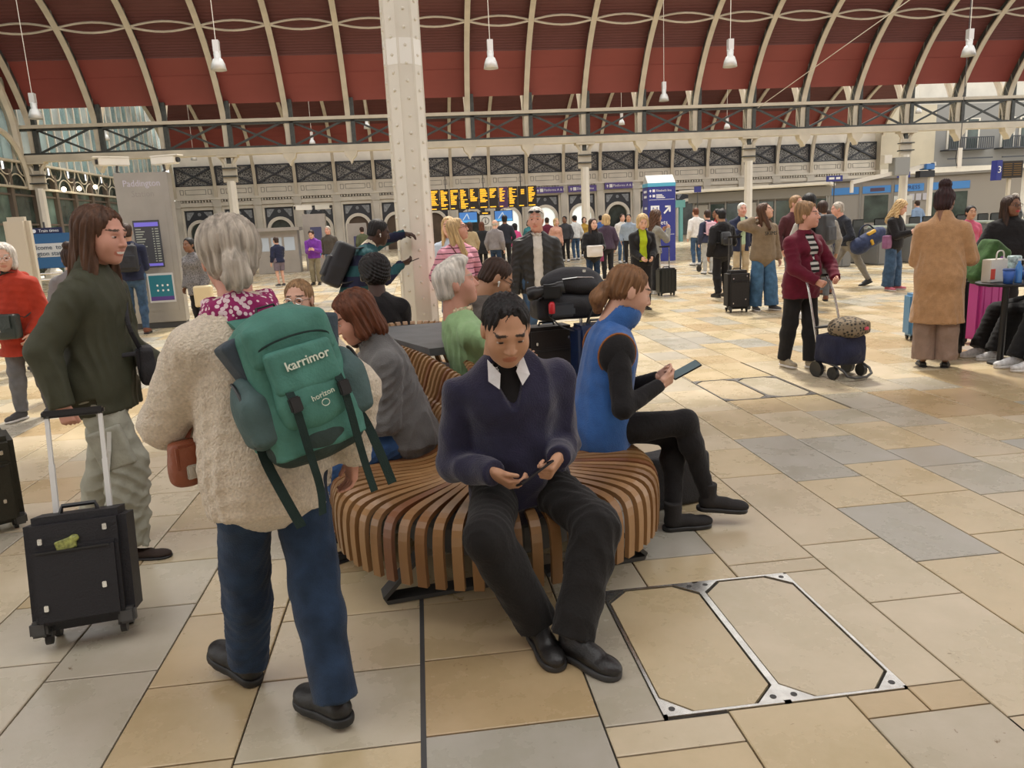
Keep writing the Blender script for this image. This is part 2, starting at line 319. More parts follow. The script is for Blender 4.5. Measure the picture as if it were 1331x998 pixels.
for x0, x1 in zip(XS[:-1], XS[1:]):
    if x1 < -26 or x0 > 44: continue
    ky = [k for k in KNOWN if abs(k-x0) < .02]
    ys = [-2.0+random.uniform(0, .4)]
    kn = KNOWN[ky[0]] if ky else []
    if kn:
        while ys[-1] < kn[0]-.75: ys.append(ys[-1]+random.uniform(.42, .7))
        if ys[-1] > kn[0]-.25 and len(ys) > 1: ys.pop()
        ys += kn
    far = 40 if -22 < x0 < 36 else 12
    while ys[-1] < far: ys.append(ys[-1]+random.choice([.42, .5, .55, .62, .8, .92]))
    for y0, y1 in zip(ys[:-1], ys[1:]):
        c = random.choices(range(8), [3, 3, 1.6, 3, 2.5, 1.6, 1.1, 1.6])[0]
        if x0 < -1.2 and y0 < 5: c = random.choice([3, 7, 5, 4, 0])
        for (gx, gy), gi in GREY.items():
            if abs(gx-x0) < .02 and (abs(gy-y0) < .03 or (gy == 1 and y1 < 2.2)): c = gi
        rects = [(x0, x1, y0, y1)]
        for hx0, hx1, hy0, hy1 in HOLES:
            out = []
            for a, b, c0, d in rects:
                if b <= hx0 or a >= hx1 or d <= hy0 or c0 >= hy1: out.append((a, b, c0, d)); continue
                if a < hx0-.03: out.append((a, hx0, c0, d))
                if b > hx1+.03: out.append((hx1, b, c0, d))
                a2, b2 = max(a, hx0), min(b, hx1)
                if c0 < hy0-.03: out.append((a2, b2, c0, hy0))
                if d > hy1+.03: out.append((a2, b2, hy1, d))
            rects = out
        for q in rects: slabs.append((q, c))
# in view and largest first
def vis(q):
    cx, cy = (q[0]+q[1])/2, (q[2]+q[3])/2; v = np.array([cx, cy, -CH]); d = v@_fw
    if d < .6: return -1
    x, y = FPX*(v@_rt)/d, -FPX*(v@_up)/d
    return -1 if abs(x) > 760 or y > 640 else (q[1]-q[0])*(q[3]-q[2])/d**3
slabs.sort(key=lambda s: -vis(s[0]))
def slab_v(q, g=.0035, e=.004):
    a, b, c, d = q; a += g; b -= g; c += g; d -= g; z = 0.
    return [(a, c, -.03), (b, c, -.03), (b, d, -.03), (a, d, -.03), (a, c, z-e/2), (b, c, z-e/2), (b, d, z-e/2), (a, d, z-e/2), (a+e, c+e, z), (b-e, c+e, z), (b-e, d-e, z), (a+e, d-e, z)]
SF = [(0, 1, 5, 4), (1, 2, 6, 5), (2, 3, 7, 6), (3, 0, 4, 7), (4, 5, 9, 8), (5, 6, 10, 9), (6, 7, 11, 10), (7, 4, 8, 11), (8, 9, 10, 11)]
for q, c in slabs[:300]:
    MB().add(slab_v(q), SF).build('paving_slab', SM[c], floor)
farb = [MB() for _ in SLABC]
for q, c in slabs[300:]:
    if vis(q) > 0 or q[3] < 9: farb[c].add(np.array(slab_v(q))[[4, 5, 6, 7]], [(0, 1, 2, 3)])
for c, b in enumerate(farb):
    if b.n: tag(b.build('far_paving', SM[c], floor), kind='stuff')
MB().box((-60, 40, -.011), (70, 66, 0.0)).build('far_paving_bed', SM[4], floor)
# slot drain running away from the bench
MB().box((-.099, -2, -.03), (-.081, 3.9, .0005)).build('slot_drain', M_DGREY, floor)
# service covers let into the floor
def cover(x0, x1, y0, y1, label, sm, steel):
    e = empty('access_cover', (x0, y0, 0), 0, label, 'floor cover'); w, d = x1-x0, y1-y0; xm = w/2
    fr = MB()
    for a, b in (((0, 0), (w, 0)), ((0, d), (w, d))): fr.box((0, a[1]-.011 if a[1] else 0, -.03), (w, a[1] if a[1] else .011, .003))
    for x in (0, xm-.012, w-.011): fr.box((x, 0, -.03), (x+(.024 if 0 < x < w-.02 else .011), d, .003))
    fr.build('cover_frame', steel, e)
    for ix, (a, b) in enumerate(((.011, xm-.012), (xm+.012, w-.011))):
        ch = .085; g = .007
        for cx, sx in ((a, 1), (b, -1)):
            for cy, sy in ((.011, 1), (d-.011, -1)):
                t = MB().add([(cx, cy, -.02), (cx+sx*ch, cy, -.02), (cx, cy+sy*ch, -.02), (cx, cy, .003), (cx+sx*ch, cy, .003), (cx, cy+sy*ch, .003)], [(0, 1, 2), (3, 5, 4), (0, 3, 4, 1), (1, 4, 5, 2), (2, 5, 3, 0)]).build('corner_plate', steel, e)
                MB().lathe([(.011, .0), (.011, .0042)], 10, (cx+sx*.024, cy+sy*.024, 0)).build('bolt_hole', M_DGREY, t)
        a2, b2, c2, d2 = a+g, b-g, .011+g, d-.011-g; k = ch+.004
        pts = [(a2+k, c2), (b2-k, c2), (b2, c2+k), (b2, d2-k), (b2-k, d2), (a2+k, d2), (a2, d2-k), (a2, c2+k)]
        V = [(x, y, z) for z in (-.03, -.001) for x, y in pts]
        MB().add(V, [tuple(range(8))[::-1], tuple(range(8, 16))]+[(i, (i+1) % 8, (i+1) % 8+8, i+8) for i in range(8)]).build('stone_infill', sm[ix], e)
    return e
cover(.68, 1.515, 2.09, 2.955, 'double stone-filled access cover with bright steel frame in front of the bench', (SM[1], SM[4]), M_STEEL)
cover(2.53, 3.36, 6.07, 6.91, 'double stone-filled access cover with dull grey frame beside the shopping trolley', (SM[3], SM[7]), mat('dull_steel', (.16, .15, .14), .4, .5))
# ================================================================ roof: central span, its arcade and the span beyond
YB, YF, BAY = 41.17, 63.1, 3.05
RIB = chaikin([(41.2, 5.9), (41.2, 7.3), (40.72, 8.35), (39.5, 10.0), (38.1, 11.2), (36.8, 12.0), (34, 13.2), (30, 14.2), (25.7, 14.6)], 2)
RIB2 = chaikin([(63, 4.55), (62.9, 6.6), (62.0, 8.6), (60, 10.2), (57, 11.4), (52.2, 12.1), (47.4, 11.4), (44.4, 10.2), (42.4, 8.6), (41.5, 6.6), (41.4, 5.9)], 2)
ceiling = empty('ceiling', kind='structure')
def sweep(prof, out0, out1, x0, x1):
    "solid between two offsets of a Y-Z curve, from x0 to x1"
    p = np.array(prof); t = np.gradient(p, axis=0); t /= np.linalg.norm(t, axis=1)[:, None]; n = np.stack([t[:, 1], -t[:, 0]], 1)
    A, B = p+n*out0, p+n*out1; V = []
    for i in range(len(p)):
        for x, q in ((x0, A[i]), (x1, A[i]), (x1, B[i]), (x0, B[i])): V.append((x, q[0], q[1]))
    F = [(i*4+k, i*4+(k+1) % 4, (i+1)*4+(k+1) % 4, (i+1)*4+k) for i in range(len(p)-1) for k in range(4)]+[(3, 2, 1, 0), tuple((len(p)-1)*4+k for k in range(4))]
    return MB().add(V, F)
ribsel = RIB
web = sweep(ribsel, .02, .52, -.05, .05).mesh('rib_web'); fl = sweep(ribsel, -.04, .03, -.13, .13).mesh('rib_flange'); ofl = sweep(ribsel, .5, .55, -.12, .12).mesh('rib_outer')
lat = MB()
_t = np.gradient(ribsel, axis=0); _t /= np.linalg.norm(_t, axis=1)[:, None]; _n = np.stack([_t[:, 1], -_t[:, 0]], 1)
for i in range(2, len(ribsel)-2, 2):
    a, b = ribsel[i]+_n[i]*.08, ribsel[i+1]+_n[i+1]*.46
    for s in (-.06, .06): lat.bar((s, a[0], a[1]), (s, b[0], b[1]), .03, .05)
latm = lat.mesh('rib_scroll')
web2 = sweep(RIB2, .0, .3, -.05, .05).mesh('far_rib_web'); fl2 = sweep(RIB2, -.05, .02, -.12, .12).mesh('far_rib_flange')
NS = range(-3, 21)
def place(me, name, m, x, parent, smooth=False):
    o = ob(name, me, m, parent); o.location = (x, 0, 0); return o
for me in (web, fl, ofl, web2, fl2): me.materials.clear()
for n in NS:
    x = (n-6)*BAY
    r = place(web, 'rib', M_DKGREEN, x, ceiling); o = ob('rib_flange', fl, M_CREAM, r); ob('rib_top_flange', ofl, M_CREAM, r); ob('rib_scrollwork', latm, mat('grey_green_scroll', (.2, .2, .17), .5), r)
    if -19 < x < 40: r2 = place(web2, 'far_rib', M_CREAM, x, ceiling); ob('rib_flange', fl2, M_CREAM, r2)
# red panels between ribs
def curve_z(prof, z0, z1, n):
    p = np.array(prof); k = np.argmax(p[:, 1] > p[-1, 1]-1e-6) or len(p)-1; p = p[:k+1]; zz = np.linspace(z0, z1, n); return np.stack([np.interp(zz, p[:, 1], p[:, 0]), zz], 1)
def panel(prof, z0, z1, n, step, off):
    p = curve_z(prof, z0, z1, n)
    if step:
        q = []
        for i in range(len(p)-1):
            q += [p[i], p[i]*.12+p[i+1]*.88+np.array([step, 0])]
        p = np.array(q+[p[-1]])
    p = p+np.array([off, 0]); V = []
    for y, z in p:
        for x in (.06, BAY-.06): V.append((x, y, z))
        for x in (BAY-.06, .06): V.append((x, y+.05, z+.02))
    F = [(i*4+k, (i+1)*4+k, (i+1)*4+(k+1) % 4, i*4+(k+1) % 4) for i in range(len(p)-1) for k in range(4)]+[(0, 1, 2, 3), tuple((len(p)-1)*4+k for k in (3, 2, 1, 0))]
    return MB().add(V, F).mesh('panel')
pl, pb, pc = panel(RIB, 8.1, 9.3, 5, 0, .5), panel(RIB, 9.3, 10.0, 5, 0, .52), panel(RIB, 10.0, 13.3, 34, .05, .5)
HALF2 = RIB2[:len(RIB2)//2+1]
p2a, p2b, p2c = panel(HALF2, 8.0, 8.9, 5, 0, .3), panel(HALF2, 8.9, 9.5, 3, 0, .32), panel(HALF2, 9.5, 11.9, 16, .04, .3)
for n in NS[:-1]:
    x = (n-6)*BAY
    for me, m, nm in ((pl, M_RED_D, 'red_panel'), (pb, M_RED_D, 'upper_red_panel'), (pc, M_RED_R, 'corrugated_panel')): place(me, nm, m, x, ceiling)
    if -19 < x < 38:
        for me, m, nm in ((p2a, M_RED_D, 'red_panel'), (p2b, M_RED_D, 'upper_red_panel'), (p2c, M_RED_R, 'corrugated_panel')): place(me, nm, m, x, ceiling)
# the span overhead and the wall behind the viewer close the hall; the crowns of the spans are glazed and let the daylight in
near_roof = empty('ceiling_near', kind='structure')
NR = [(20.3-y, z) for y, z in RIB2-np.array([42.1, 0])]
for side, prof in ((0, [(10.2, 6.9), (9.6, 8.6), (7.6, 10.2), (4.6, 11.4)]), (1, [(-11.4, 6.9), (-10.8, 8.6), (-8.8, 10.2), (-5.8, 11.4)])):
    MB().strip([(8, y, z) for y, z in prof], 80, .06, (1, 0, 0)).build('red_panel', M_RED_D, near_roof)
wb = MB().box((-32, -12, 0), (48, -11.6, 8)).build('wall_behind', M_STONE, None); tag(wb, kind='structure')
MB().box((-28, 25.3, 14.45), (44, 26.6, 14.75)).build('ridge_beam', M_CREAM, ceiling)
# crossing wavy ties high on the ribs
wv = MB()
for ph in (0, math.pi):
    wv.tube([(x, 38.35, 11.0+.22*math.sin(2*math.pi*x/BAY/2+ph)) for x in np.arange(-27, 43, .38)], .05, 5)
wv.build('roof_tie', M_CREAM, ceiling)
# arcade beam carrying the ribs
beam = empty('trim_1', kind='structure')
XL, XR = -18.9, 48
MB().box((XL, YB-.25, 5.68), (XR, YB+.2, 5.92)).build('bottom_chord', M_CREAM, beam)
MB().box((XL, YB-.3, 5.60), (XR, YB+.25, 5.68)).build('bottom_flange', M_CREAM, beam)
MB().box((XL, YB-.2, 7.16), (XR, YB+.15, 7.32)).build('top_chord', M_CREAM, beam)
MB().box((XL, YB-.1, 7.06), (XR, YB+.15, 7.16)).build('top_chord_web', M_DKGREEN, beam)
MB().box((XL, YB-.12, 5.92), (XR, YB+.15, 6.02)).build('lower_web', M_DKGREEN, beam)
xb = MB(); xb.bar((.3, YB, 6.0), (BAY-.3, YB, 7.1), .07, .1); xb.bar((.3, YB+.06, 7.1), (BAY-.3, YB+.06, 6.0), .07, .1); xbm = xb.mesh('cross_brace')
vp = MB(); 
vp.box((.12, YB-.1, 5.9), (.32, YB+.15, 8.2)); vpm = vp.mesh('upright')
dp = MB(); dp.prism([(-.34, 5.6), (-.28, 5.38), (-.12, 5.22), (0, 4.98), (.12, 5.22), (.28, 5.38), (.34, 5.6)], YB-.28, YB+.2); dpm = dp.mesh('drop_finial')
for n in NS:
    x = (n-6)*BAY
    if x < XL-.1: continue
    place(xbm, 'cross_brace', M_DKGREEN, x, beam); place(vpm, 'upright', M_DKGREEN, x, beam)
    if n % 3: place(dpm, 'drop_finial', M_CREAM, x, beam)
# columns of the arcade
colm = MB(); colm.lathe([(.42, 0), (.42, .3), (.3, .4), (.24, .5), (.225, 4.3), (.225, 4.35)], 8, (0, 0, 0)); colb = colm.mesh('column_shaft', False)
ch = MB()
for s in (-1, 1): ch.bar((s*.17, 0, 4.3), (s*.17, 0, 5.2), .14, .35); ch.tube([(s*.17, 0, 4.9), (s*.22, 0, 5.25), (s*.42, 0, 5.6)], [.09, .1, .12], 6)
ch.box((-.5, -.3, 5.5), (.5, .25, 5.62)); chm = ch.mesh('column_head')
cbk = MB().box((-.1, -.05, 4.3), (.1, .1, 5.5)).mesh('column_back')
crg = MB().box((-.36, -.3, 4.55), (.36, .2, 4.61)).box((-.36, -.3, 4.95), (.36, .2, 5.0)).mesh('column_ring')
COLS = {0: 'white iron arcade column in front of the pale green glass gable', 3: 'white iron arcade column rising behind the grey-haired woman', 6: 'white iron arcade column hidden behind the riveted column', 9: 'white iron arcade column between the purple platform signs',
        12: 'white iron arcade column beside the canopy of the express office', 15: 'white iron arcade column behind the blue express fascia'}
for n, lb in COLS.items():
    e = empty('arcade_column', ((n-6)*BAY, YB, 0), 0, lb, 'column')
    ob('shaft', colb, M_WHITE, e); ob('column_head', chm, M_CREAM, e); ob('recess', cbk, M_DKGREEN, e); ob('ring', crg, M_DKGREEN, e)
# the riveted column by the bench
e = empty('riveted_column', (-.02, 9.15, 0), R(11), 'thick white octagonal column studded with domed rivets behind the bench', 'column')
rad = .215; av = [math.pi/8+k*math.pi/4 for k in range(8)]
MB().lathe([(rad, 0), (rad, 7)], 8, M=np.array(rotm(0, 0, math.pi/8))).build('shaft', M_WHITE, e)
MB().lathe([(.32, 0), (.32, .25), (.24, .35), (.22, .4)], 8, M=np.array(rotm(0, 0, math.pi/8))).build('column_base', M_WHITE, e)
cp = MB()
for k in range(8):
    a = k*math.pi/4; rr = rad*math.cos(math.pi/8)
    for w in (-.075, .075):
        c, s = math.cos(a), math.sin(a); p = np.array([c*rr-s*w, s*rr+c*w, 0]); cp.bar(p+(0, 0, .3), p+(0, 0, 7), .012, .012)
cp.build('seam_strip', M_WHITE, e)
rv = MB().ball((0, 0, 0), (.019, .019, .019), 8, 5).mesh('rivet', True)
for k in range(8):
    a = k*math.pi/4; rr = rad*math.cos(math.pi/8)
    if math.sin(a+R(11)) > .5: continue
    for i in range(int(7/.185)):
        z = .4+i*.185+(.09 if k % 2 else 0)
        if z > 4.4: continue
        o = ob('rivet', rv, M_WHITE, e); o.location = (math.cos(a)*(rr+.002), math.sin(a)*(rr+.002), z)
MB().lathe([(rad+.003, 3.35), (rad+.003, 3.62)], 8, M=np.array(rotm(0, 0, math.pi/8))).build('paler_band', mat('white_patch', (.86, .84, .78), .4), e)  # band of paler white around the shaft, standing slightly proud of it
# ================================================================ back wall: the office front along the far platform
wall = empty('wall_back', kind='structure')
MB().box((-18.6, YF+.9, 0), (80, YF+1.2, 12)).build('wall_core', M_STONE, wall)
bw = []
def bay_part(name, mb, m): me = mb.mesh(name); bw.append((name, me, m))
def arc(r, z0, n=14): return [(r*math.cos(math.pi*k/n)+BAY/2, z0+r*math.sin(math.pi*k/n)) for k in range(n+1)]
def arch_frame(w, top, r, z0, ya, yb):
    "rectangle with an arched hole, as one extruded outline made of quads"
    m = MB(); A = arc(r, z0); L, Rr = BAY/2-w/2, BAY/2+w/2; outer = []
    for x, z in A:
        t = (x-BAY/2)/r; outer.append((BAY/2+w/2*max(-1, min(1, t*1.25)), z0+(top-z0)*min(1, 1.6*(z-z0)/r)))
    for i in range(len(A)-1):
        q = [A[i], A[i+1], outer[i+1], outer[i]]; m.add([(x, y, z) for y in (ya, yb) for x, z in q], [(0, 1, 2, 3), (7, 6, 5, 4), (0, 4, 5, 1), (2, 6, 7, 3)])
    for s in (-1, 1):
        m.box((BAY/2+(s*r if s > 0 else -w/2), ya, 0), (BAY/2+(w/2 if s > 0 else -r), yb, z0))
    return m
def ring(r0, r1, z0, ya, yb):
    m = MB(); A, B = arc(r0, z0), arc(r1, z0)
    for i in range(len(A)-1):
        q = [A[i], A[i+1], B[i+1], B[i]]; m.add([(x, y, z) for y in (ya, yb) for x, z in q], [(0, 1, 2, 3), (7, 6, 5, 4), (0, 4, 5, 1), (2, 6, 7, 3)])
    for s in (-1, 1): m.box((BAY/2+(r0 if s > 0 else -r1), ya, 0), (BAY/2+(r1 if s > 0 else -r0), yb, z0))
    return m
bay_part('arch_surround', arch_frame(2.2, 3.72, 1.0, 1.95, YF+.3, YF+.5), M_NAVY)
sp = MB()
for s in (-1, 1): sp.prism([(BAY/2+s*.35, 3.6), (BAY/2+s*.95, 3.6), (BAY/2+s*.95, 3.0), (BAY/2+s*.8, 3.0)], YF+.26, YF+.31)
sp.lathe([(.13, -.03), (.13, .03)], 10, (BAY/2, YF+.28, 3.42), rotm(R(90)))
bay_part('spandrel_panel', sp, mat('spandrel_grey', (.26, .28, .30), .6, var=.4, vscale=6))
bay_part('arch_ring', ring(.82, 1.06, 1.95, YF+.2, YF+.55), M_STONE2)
bay_part('outer_frame', MB().box((.22, YF+.15, 3.74), (BAY-.22, YF+.5, 3.98)).box((.22, YF+.15, 0), (.42, YF+.5, 3.74)).box((BAY-.42, YF+.15, 0), (BAY-.22, YF+.5, 3.74)), M_STONE2)
bay_part('pilaster', MB().box((-.26, YF-.05, 0), (.26, YF+.4, 4.3)).box((-.32, YF-.12, 3.95), (.32, YF+.4, 4.5)).box((-.16, YF-.09, .6), (.16, YF, 3.7)), M_STONE)
bay_part('cornice', MB().box((0, YF-.02, 4.0), (BAY, YF+.5, 4.3)).box((0, YF-.2, 4.5), (BAY, YF+.5, 4.66)), M_STONE2)
dn = MB()
for k in range(11): dn.box((.36+k*.225, YF-.12, 4.33), (.36+k*.225+.12, YF+.3, 4.48))
bay_part('dentil_row', dn, M_STONE)
bay_part('frieze', MB().box((0, YF+.05, 4.66), (BAY, YF+.5, 5.55)), M_STONE2)
fz = MB()
for a, b in ((.35, .62), (.75, 2.3), (2.43, 2.7)):
    for q in ((a, 4.92, b, 4.95), (a, 5.27, b, 5.30), (a, 4.92, a+.03, 5.3), (b-.03, 4.92, b, 5.3)): fz.box((q[0], YF+.02, q[1]), (q[2], YF+.06, q[3]))
bay_part('frieze_moulding', fz, mat('moulding_grey', (.2, .19, .17), .6))
bay_part('wall_above', MB().box((0, YF+.3, 7.0), (BAY, YF+.6, 8.3)), M_STONE2)
lm = bpy.data.materials.new('pierced_ironwork'); lm.use_nodes = True; _nt = lm.node_tree; _b = _nt.nodes['Principled BSDF']
_v = _nt.nodes.new('ShaderNodeTexVoronoi'); _v.feature = 'DISTANCE_TO_EDGE'; _v.inputs['Scale'].default_value = 6.5; _tc = _nt.nodes.new('ShaderNodeTexCoord'); _nt.links.new(_tc.outputs['Object'], _v.inputs[0])
_rp = _nt.nodes.new('ShaderNodeValToRGB'); _rp.color_ramp.elements[0].position = .06; _rp.color_ramp.elements[1].position = .10; _rp.color_ramp.elements[0].color = (.34, .34, .32, 1); _rp.color_ramp.elements[1].color = (.05, .052, .055, 1)
_nt.links.new(_v.outputs['Distance'], _rp.inputs[0]); _nt.links.new(_rp.outputs[0], _b.inputs['Base Color'])
bay_part('lattice_panel', MB().box((.18, YF+.1, 5.6), (BAY-.18, YF+.2, 6.95)), lm)
lx = MB(); lx.bar((.2, YF+.05, 5.62), (BAY-.2, YF+.05, 6.93), .1, .12); lx.bar((.2, YF+.0, 6.93), (BAY-.2, YF+.0, 5.62), .1, .12)
lx.box((.12, YF, 6.93), (BAY-.12, YF+.2, 7.03)); lx.box((.12, YF, 5.55), (BAY-.12, YF+.2, 5.63)); lx.box((.1, YF, 5.55), (.22, YF+.2, 7.0)); lx.box((BAY-.22, YF, 5.55), (BAY-.1, YF+.2, 7.0))
bay_part('lattice_cross', lx, M_NAVY)
M_PANE = [mat('pane_dark', (.045, .055, .05), .15, var=.6, vscale=1.2), mat('pane_brown', (.08, .055, .035), .3, var=.5, vscale=1)]
pn = MB().prism(arc(.83, 1.95)+[(BAY/2-.83, 0), (BAY/2+.83, 0)], YF+.5, YF+.56).mesh('pane')
for n in range(0, 19):
    x = (n-6)*BAY
    for nm, me, m in bw: o = ob(nm, me, m, wall); o.location = (x, 0, 0)
    m = M_LAMPW if n in (8, 9, 10) else M_PANE[1 if n in (4, 5, 6) else 0]
    o = ob('arched_pane', pn, m, wall); o.location = (x, 0, 0)
# plain stuccoed end with balconies, at the right of the office front
xe = 13*BAY+.2
MB().box((xe-.4, YF-.6, 4.6), (xe+4.5, YF+.5, 9.8)).build('stucco_wall', mat('stucco', (.52, .47, .36), .8, var=.06, vscale=1), wall)
MB().box((xe+4.5, YF-.5, 4.6), (80, YF+.5, 9.8)).build('grey_wall', mat('grey_render', (.24, .24, .23), .7), wall)
MB().box((xe-.5, YF-.9, 4.2), (80, YF, 4.65)).build('string_course', M_STONE2, wall)
for k in range(4):
    x = xe+5.6+k*5.0
    w = empty('window_%d' % (k+1), (x, YF-.5, 0), 0, kind='structure')
    for j in range(2):
        f = MB().box((j*1.7, -.08, 6.0), (j*1.7+1.3, .02, 8.6)).build('window_frame', M_STONE2, w)
        MB().box((j*1.7+.18, -.12, 6.1), (j*1.7+1.12, -.07, 8.5)).build('pane', M_GLASS_D, f)
    bl = MB().box((-.5, -1.1, 5.95), (3.6, 0, 6.05)).box((-.5, -1.1, 6.9), (3.6, -1.02, 6.98)).box((-.5, -1.1, 5.2), (3.6, -1.0, 5.3))
    for j in range(22): bl.box((-.45+j*.19, -1.08, 6.0), (-.38+j*.19, -1.03, 6.9))
    bl.build('balcony', M_NAVY, w)
# ================================================================ glazed gable on the left
gab = empty('wall_left', kind='structure'); gx = -18.95
gl = MB().box((gx-.05, 0, -.46), (gx, 0, .46)).mesh
for i, y in enumerate(np.arange(12, 63, .95)):
    z1 = 13.5 if y < 41 else 11.6
    m = mat('gable_glass_%d' % (i % 4), [(.30, .43, .42), (.38, .48, .46), (.24, .36, .35), (.42, .47, .44)][i % 4], .25, var=.3, vscale=.8, trans=.55)
    MB().box((gx-.06, y+.06, 5.6), (gx, y+.92, z1)).build('glass_strip', m, gab)
    if y > 41: MB().box((gx-.05, y-.04, 5.6), (gx+.06, y+.05, z1)).build('mullion', M_STONE2, gab)
    elif i % 2 == 0: MB().box((gx-.05, y-.06, 5.6), (gx+.12, y+.06, z1)).build('mullion', M_CREAM, gab)
for i, y in enumerate(np.arange(12, 63, 2.3)):
    MB().box((gx-.1, y-.14, 0), (gx+.15, y+.14, 5.2)).build('glazing_post', M_BROWN, gab)
    MB().box((gx-.1, y+.14, 0.1), (gx-.04, y+2.16, 4.4)).build('shop_glass', [M_GLASS_D, mat('shop_glass_green', (.13, .19, .16), .15, var=.7, vscale=.7)][i % 2], gab)
    MB().box((gx-.14, y+.14, 4.0), (gx-.1, y+2.16, 5.6)).build('upper_glass', M_GLASS_D, gab)
    for zz in (2.6, 4.0): MB().box((gx-.04, y+.14, zz), (gx+.08, y+2.16, zz+.09)).build('transom', M_BROWN, gab)
for zz in (4.35, 5.55): MB().box((gx, 12, zz), (gx+.25, 63, zz+.1)).build('iron_rail', M_CREAM, gab)
hoop = MB()
hoop.tube([(gx+.12, .75*math.cos(a), 4.4+.62*math.sin(a)) for a in np.linspace(0, math.pi, 13)], .035, 5); hoop.tube([(gx+.12, .85+.65*math.cos(a), 5.55-.6*math.sin(a)) for a in np.linspace(0, math.pi, 13)], .035, 5)
hpm = hoop.mesh('iron_hoop')
for y in np.arange(30, 62, 1.7): o = ob('iron_hoop', hpm, M_CREAM, gab); o.location = (0, y, 0)
MB().tube([(gx+.3, 41-2.3+2.3*math.cos(a), 4.3+2.6*math.sin(a)) for a in np.linspace(0, math.pi, 18)]+[(gx+.3, 36.4, 3.6)], .14, 6).build('gable_arch', M_CREAM, gab)
MB().tube([(gx+.2, RIB[i][0]-.6, RIB[i][1]) for i in range(0, len(RIB), 2)], .22, 6).build('gable_arch_rib', M_CREAM, gab)
MB().tube([(gx+.2, RIB[i][0]-3.2, RIB[i][1]+.3) for i in range(0, len(RIB), 2)], .12, 6).build('gable_arch_rib', M_CREAM, gab)
for i, (px, py) in enumerate(((83, 246), (103, 245), (124, 243))):
    p = PY(px, py, 52); d = ray(px, py); t = (gx+.6)/d[0]; p = np.array([0, 0, CH])+d*t
    l = tag(MB().ball(p, .13, 8, 6).build('wall_lamp', mat('warm_lamp', (1, .85, .6), .5, emit=6), None), ['small warm lamp nearest the white column on the glazed shop front', 'middle one of three small warm lamps on the glazed shop front', 'small warm lamp nearest the grey totem on the glazed shop front'][i], 'lamp', 'lamps along the glazed shop front')
# ================================================================ slatted timber bench
M_WOOD = [mat('bent_ply_%d' % i, c, .34, bump=(30, .12), var=.2, vscale=6, stretch=(1, 1, .25)) for i, c in enumerate([(.26, .135, .052), (.22, .105, .038), (.30, .165, .068), (.19, .075, .03)])]
M_BENCHB = mat('bench_steel', (.05, .05, .05), .45)
M_BTOP = mat('bench_top_slate', (.10, .105, .11), .5, var=.2, vscale=8)
bench = empty('slatted_bench', (0, 0, 0), 0, 'long island bench of curved honey-coloured plywood slats with a raised spine', 'bench')
CL = chaikin([(.30, 3.50), (.23, 3.95), (.10, 4.5), (-.02, 5.05), (-.10, 5.6)], 3)
seg = np.r_[0, np.cumsum(np.linalg.norm(np.diff(CL, axis=0), axis=1))]; LEN = seg[-1]
def cl(s): return np.array([np.interp(s, seg, CL[:, 0]), np.interp(s, seg, CL[:, 1])])
def cdir(s): return nrm(cl(min(LEN, s+.05))-cl(max(0, s-.05)))
def wr(s): return np.interp(s, [0, .5, 1.0, 1.5, LEN], [.01, .03, .10, .20, .24])      # half width of the flat top on the spine
def top(s): return np.interp(s, [0, .5, 1.0, LEN], [.76, .79, .84, .87])
def slat(base, out, w0, h, idx, fan=False):
    prof = [(0, h-.02), (.012, h), (.035, h-.01), (.06, h-.06), (.09, h-.16), (.125, .62), (.175, .52), (.24, .465), (.33, .445), (.46, .448), (.60, .45), (.69, .442), (.735, .42), (.755, .375), (.76, .29), (.755, .17)]
    prof = chaikin(prof, 1); pts = [(base[0]+out[0]*(w0+r), base[1]+out[1]*(w0+r), z) for r, z in prof]
    side = np.array([-out[1], out[0], 0]); w = np.interp([p[0] for p in prof], [0, .2, .3, .76], fan and [.012, .022, .031, .043] or [.034, .040, .043, .044])
    MB().strip(pts, w, .022, side).build('slat', M_WOOD[idx % 4] if random.random() < .5 else M_WOOD[idx % 2*2], bench)
k = 0
n0 = 31
d0 = cdir(0); a0 = math.atan2(-d0[1], -d0[0])
for i in range(n0+1):                                   # fan round the near end
    a = a0+(-.5+i/n0)*math.pi; slat(cl(0), (math.cos(a), math.sin(a)), wr(0), top(0), k, True); k += 1
for sgn in (-1, 1):
    s = .05
    while s < LEN:
        d = cdir(s); o = np.array([d[1], -d[0]])*sgn; slat(cl(s), o, wr(s), top(s), k); k += 1; s += .052 if s < 2 else .062
d1 = cdir(LEN); a1 = math.atan2(d1[1], d1[0])
for i in range(15):
    a = a1+(-.5+i/14)*math.pi; slat(cl(LEN), (math.cos(a), math.sin(a)), wr(LEN), top(LEN), k); k += 1
def outline(off, n=10):
    L_, R_ = [], []
    for s in np.linspace(.02, LEN, 24):
        d = cdir(s); o = np.array([d[1], -d[0]]); L_.append(cl(s)-o*(off+wr(s)*.9)); R_.append(cl(s)+o*(off+wr(s)*.9))
    E0 = [cl(0)+off*np.array([math.cos(a0+(-.5+i/n)*math.pi), math.sin(a0+(-.5+i/n)*math.pi)]) for i in range(1, n)]
    E1 = [cl(LEN)+(off+wr(LEN)*.9)*np.array([math.cos(a1+(-.5+i/n)*math.pi), math.sin(a1+(-.5+i/n)*math.pi)]) for i in range(1, n)]
    return E0+R_+E1+L_[::-1] if np.linalg.norm(E0[-1]-R_[0]) < np.linalg.norm(E0[-1]-L_[0]) else E0+L_+E1[::-1]+R_[::-1]
def slab_poly(pts, z0, z1):
    n = len(pts); V = [(x, y, z) for z in (z0, z1) for x, y in pts]
    return MB().add(V, [tuple(range(n)), tuple(range(n, 2*n))]+[(i, (i+1) % n, (i+1) % n+n, i+n) for i in range(n)])
slab_poly(outline(.46), .17, .36).build('plinth', M_DGREY, bench)
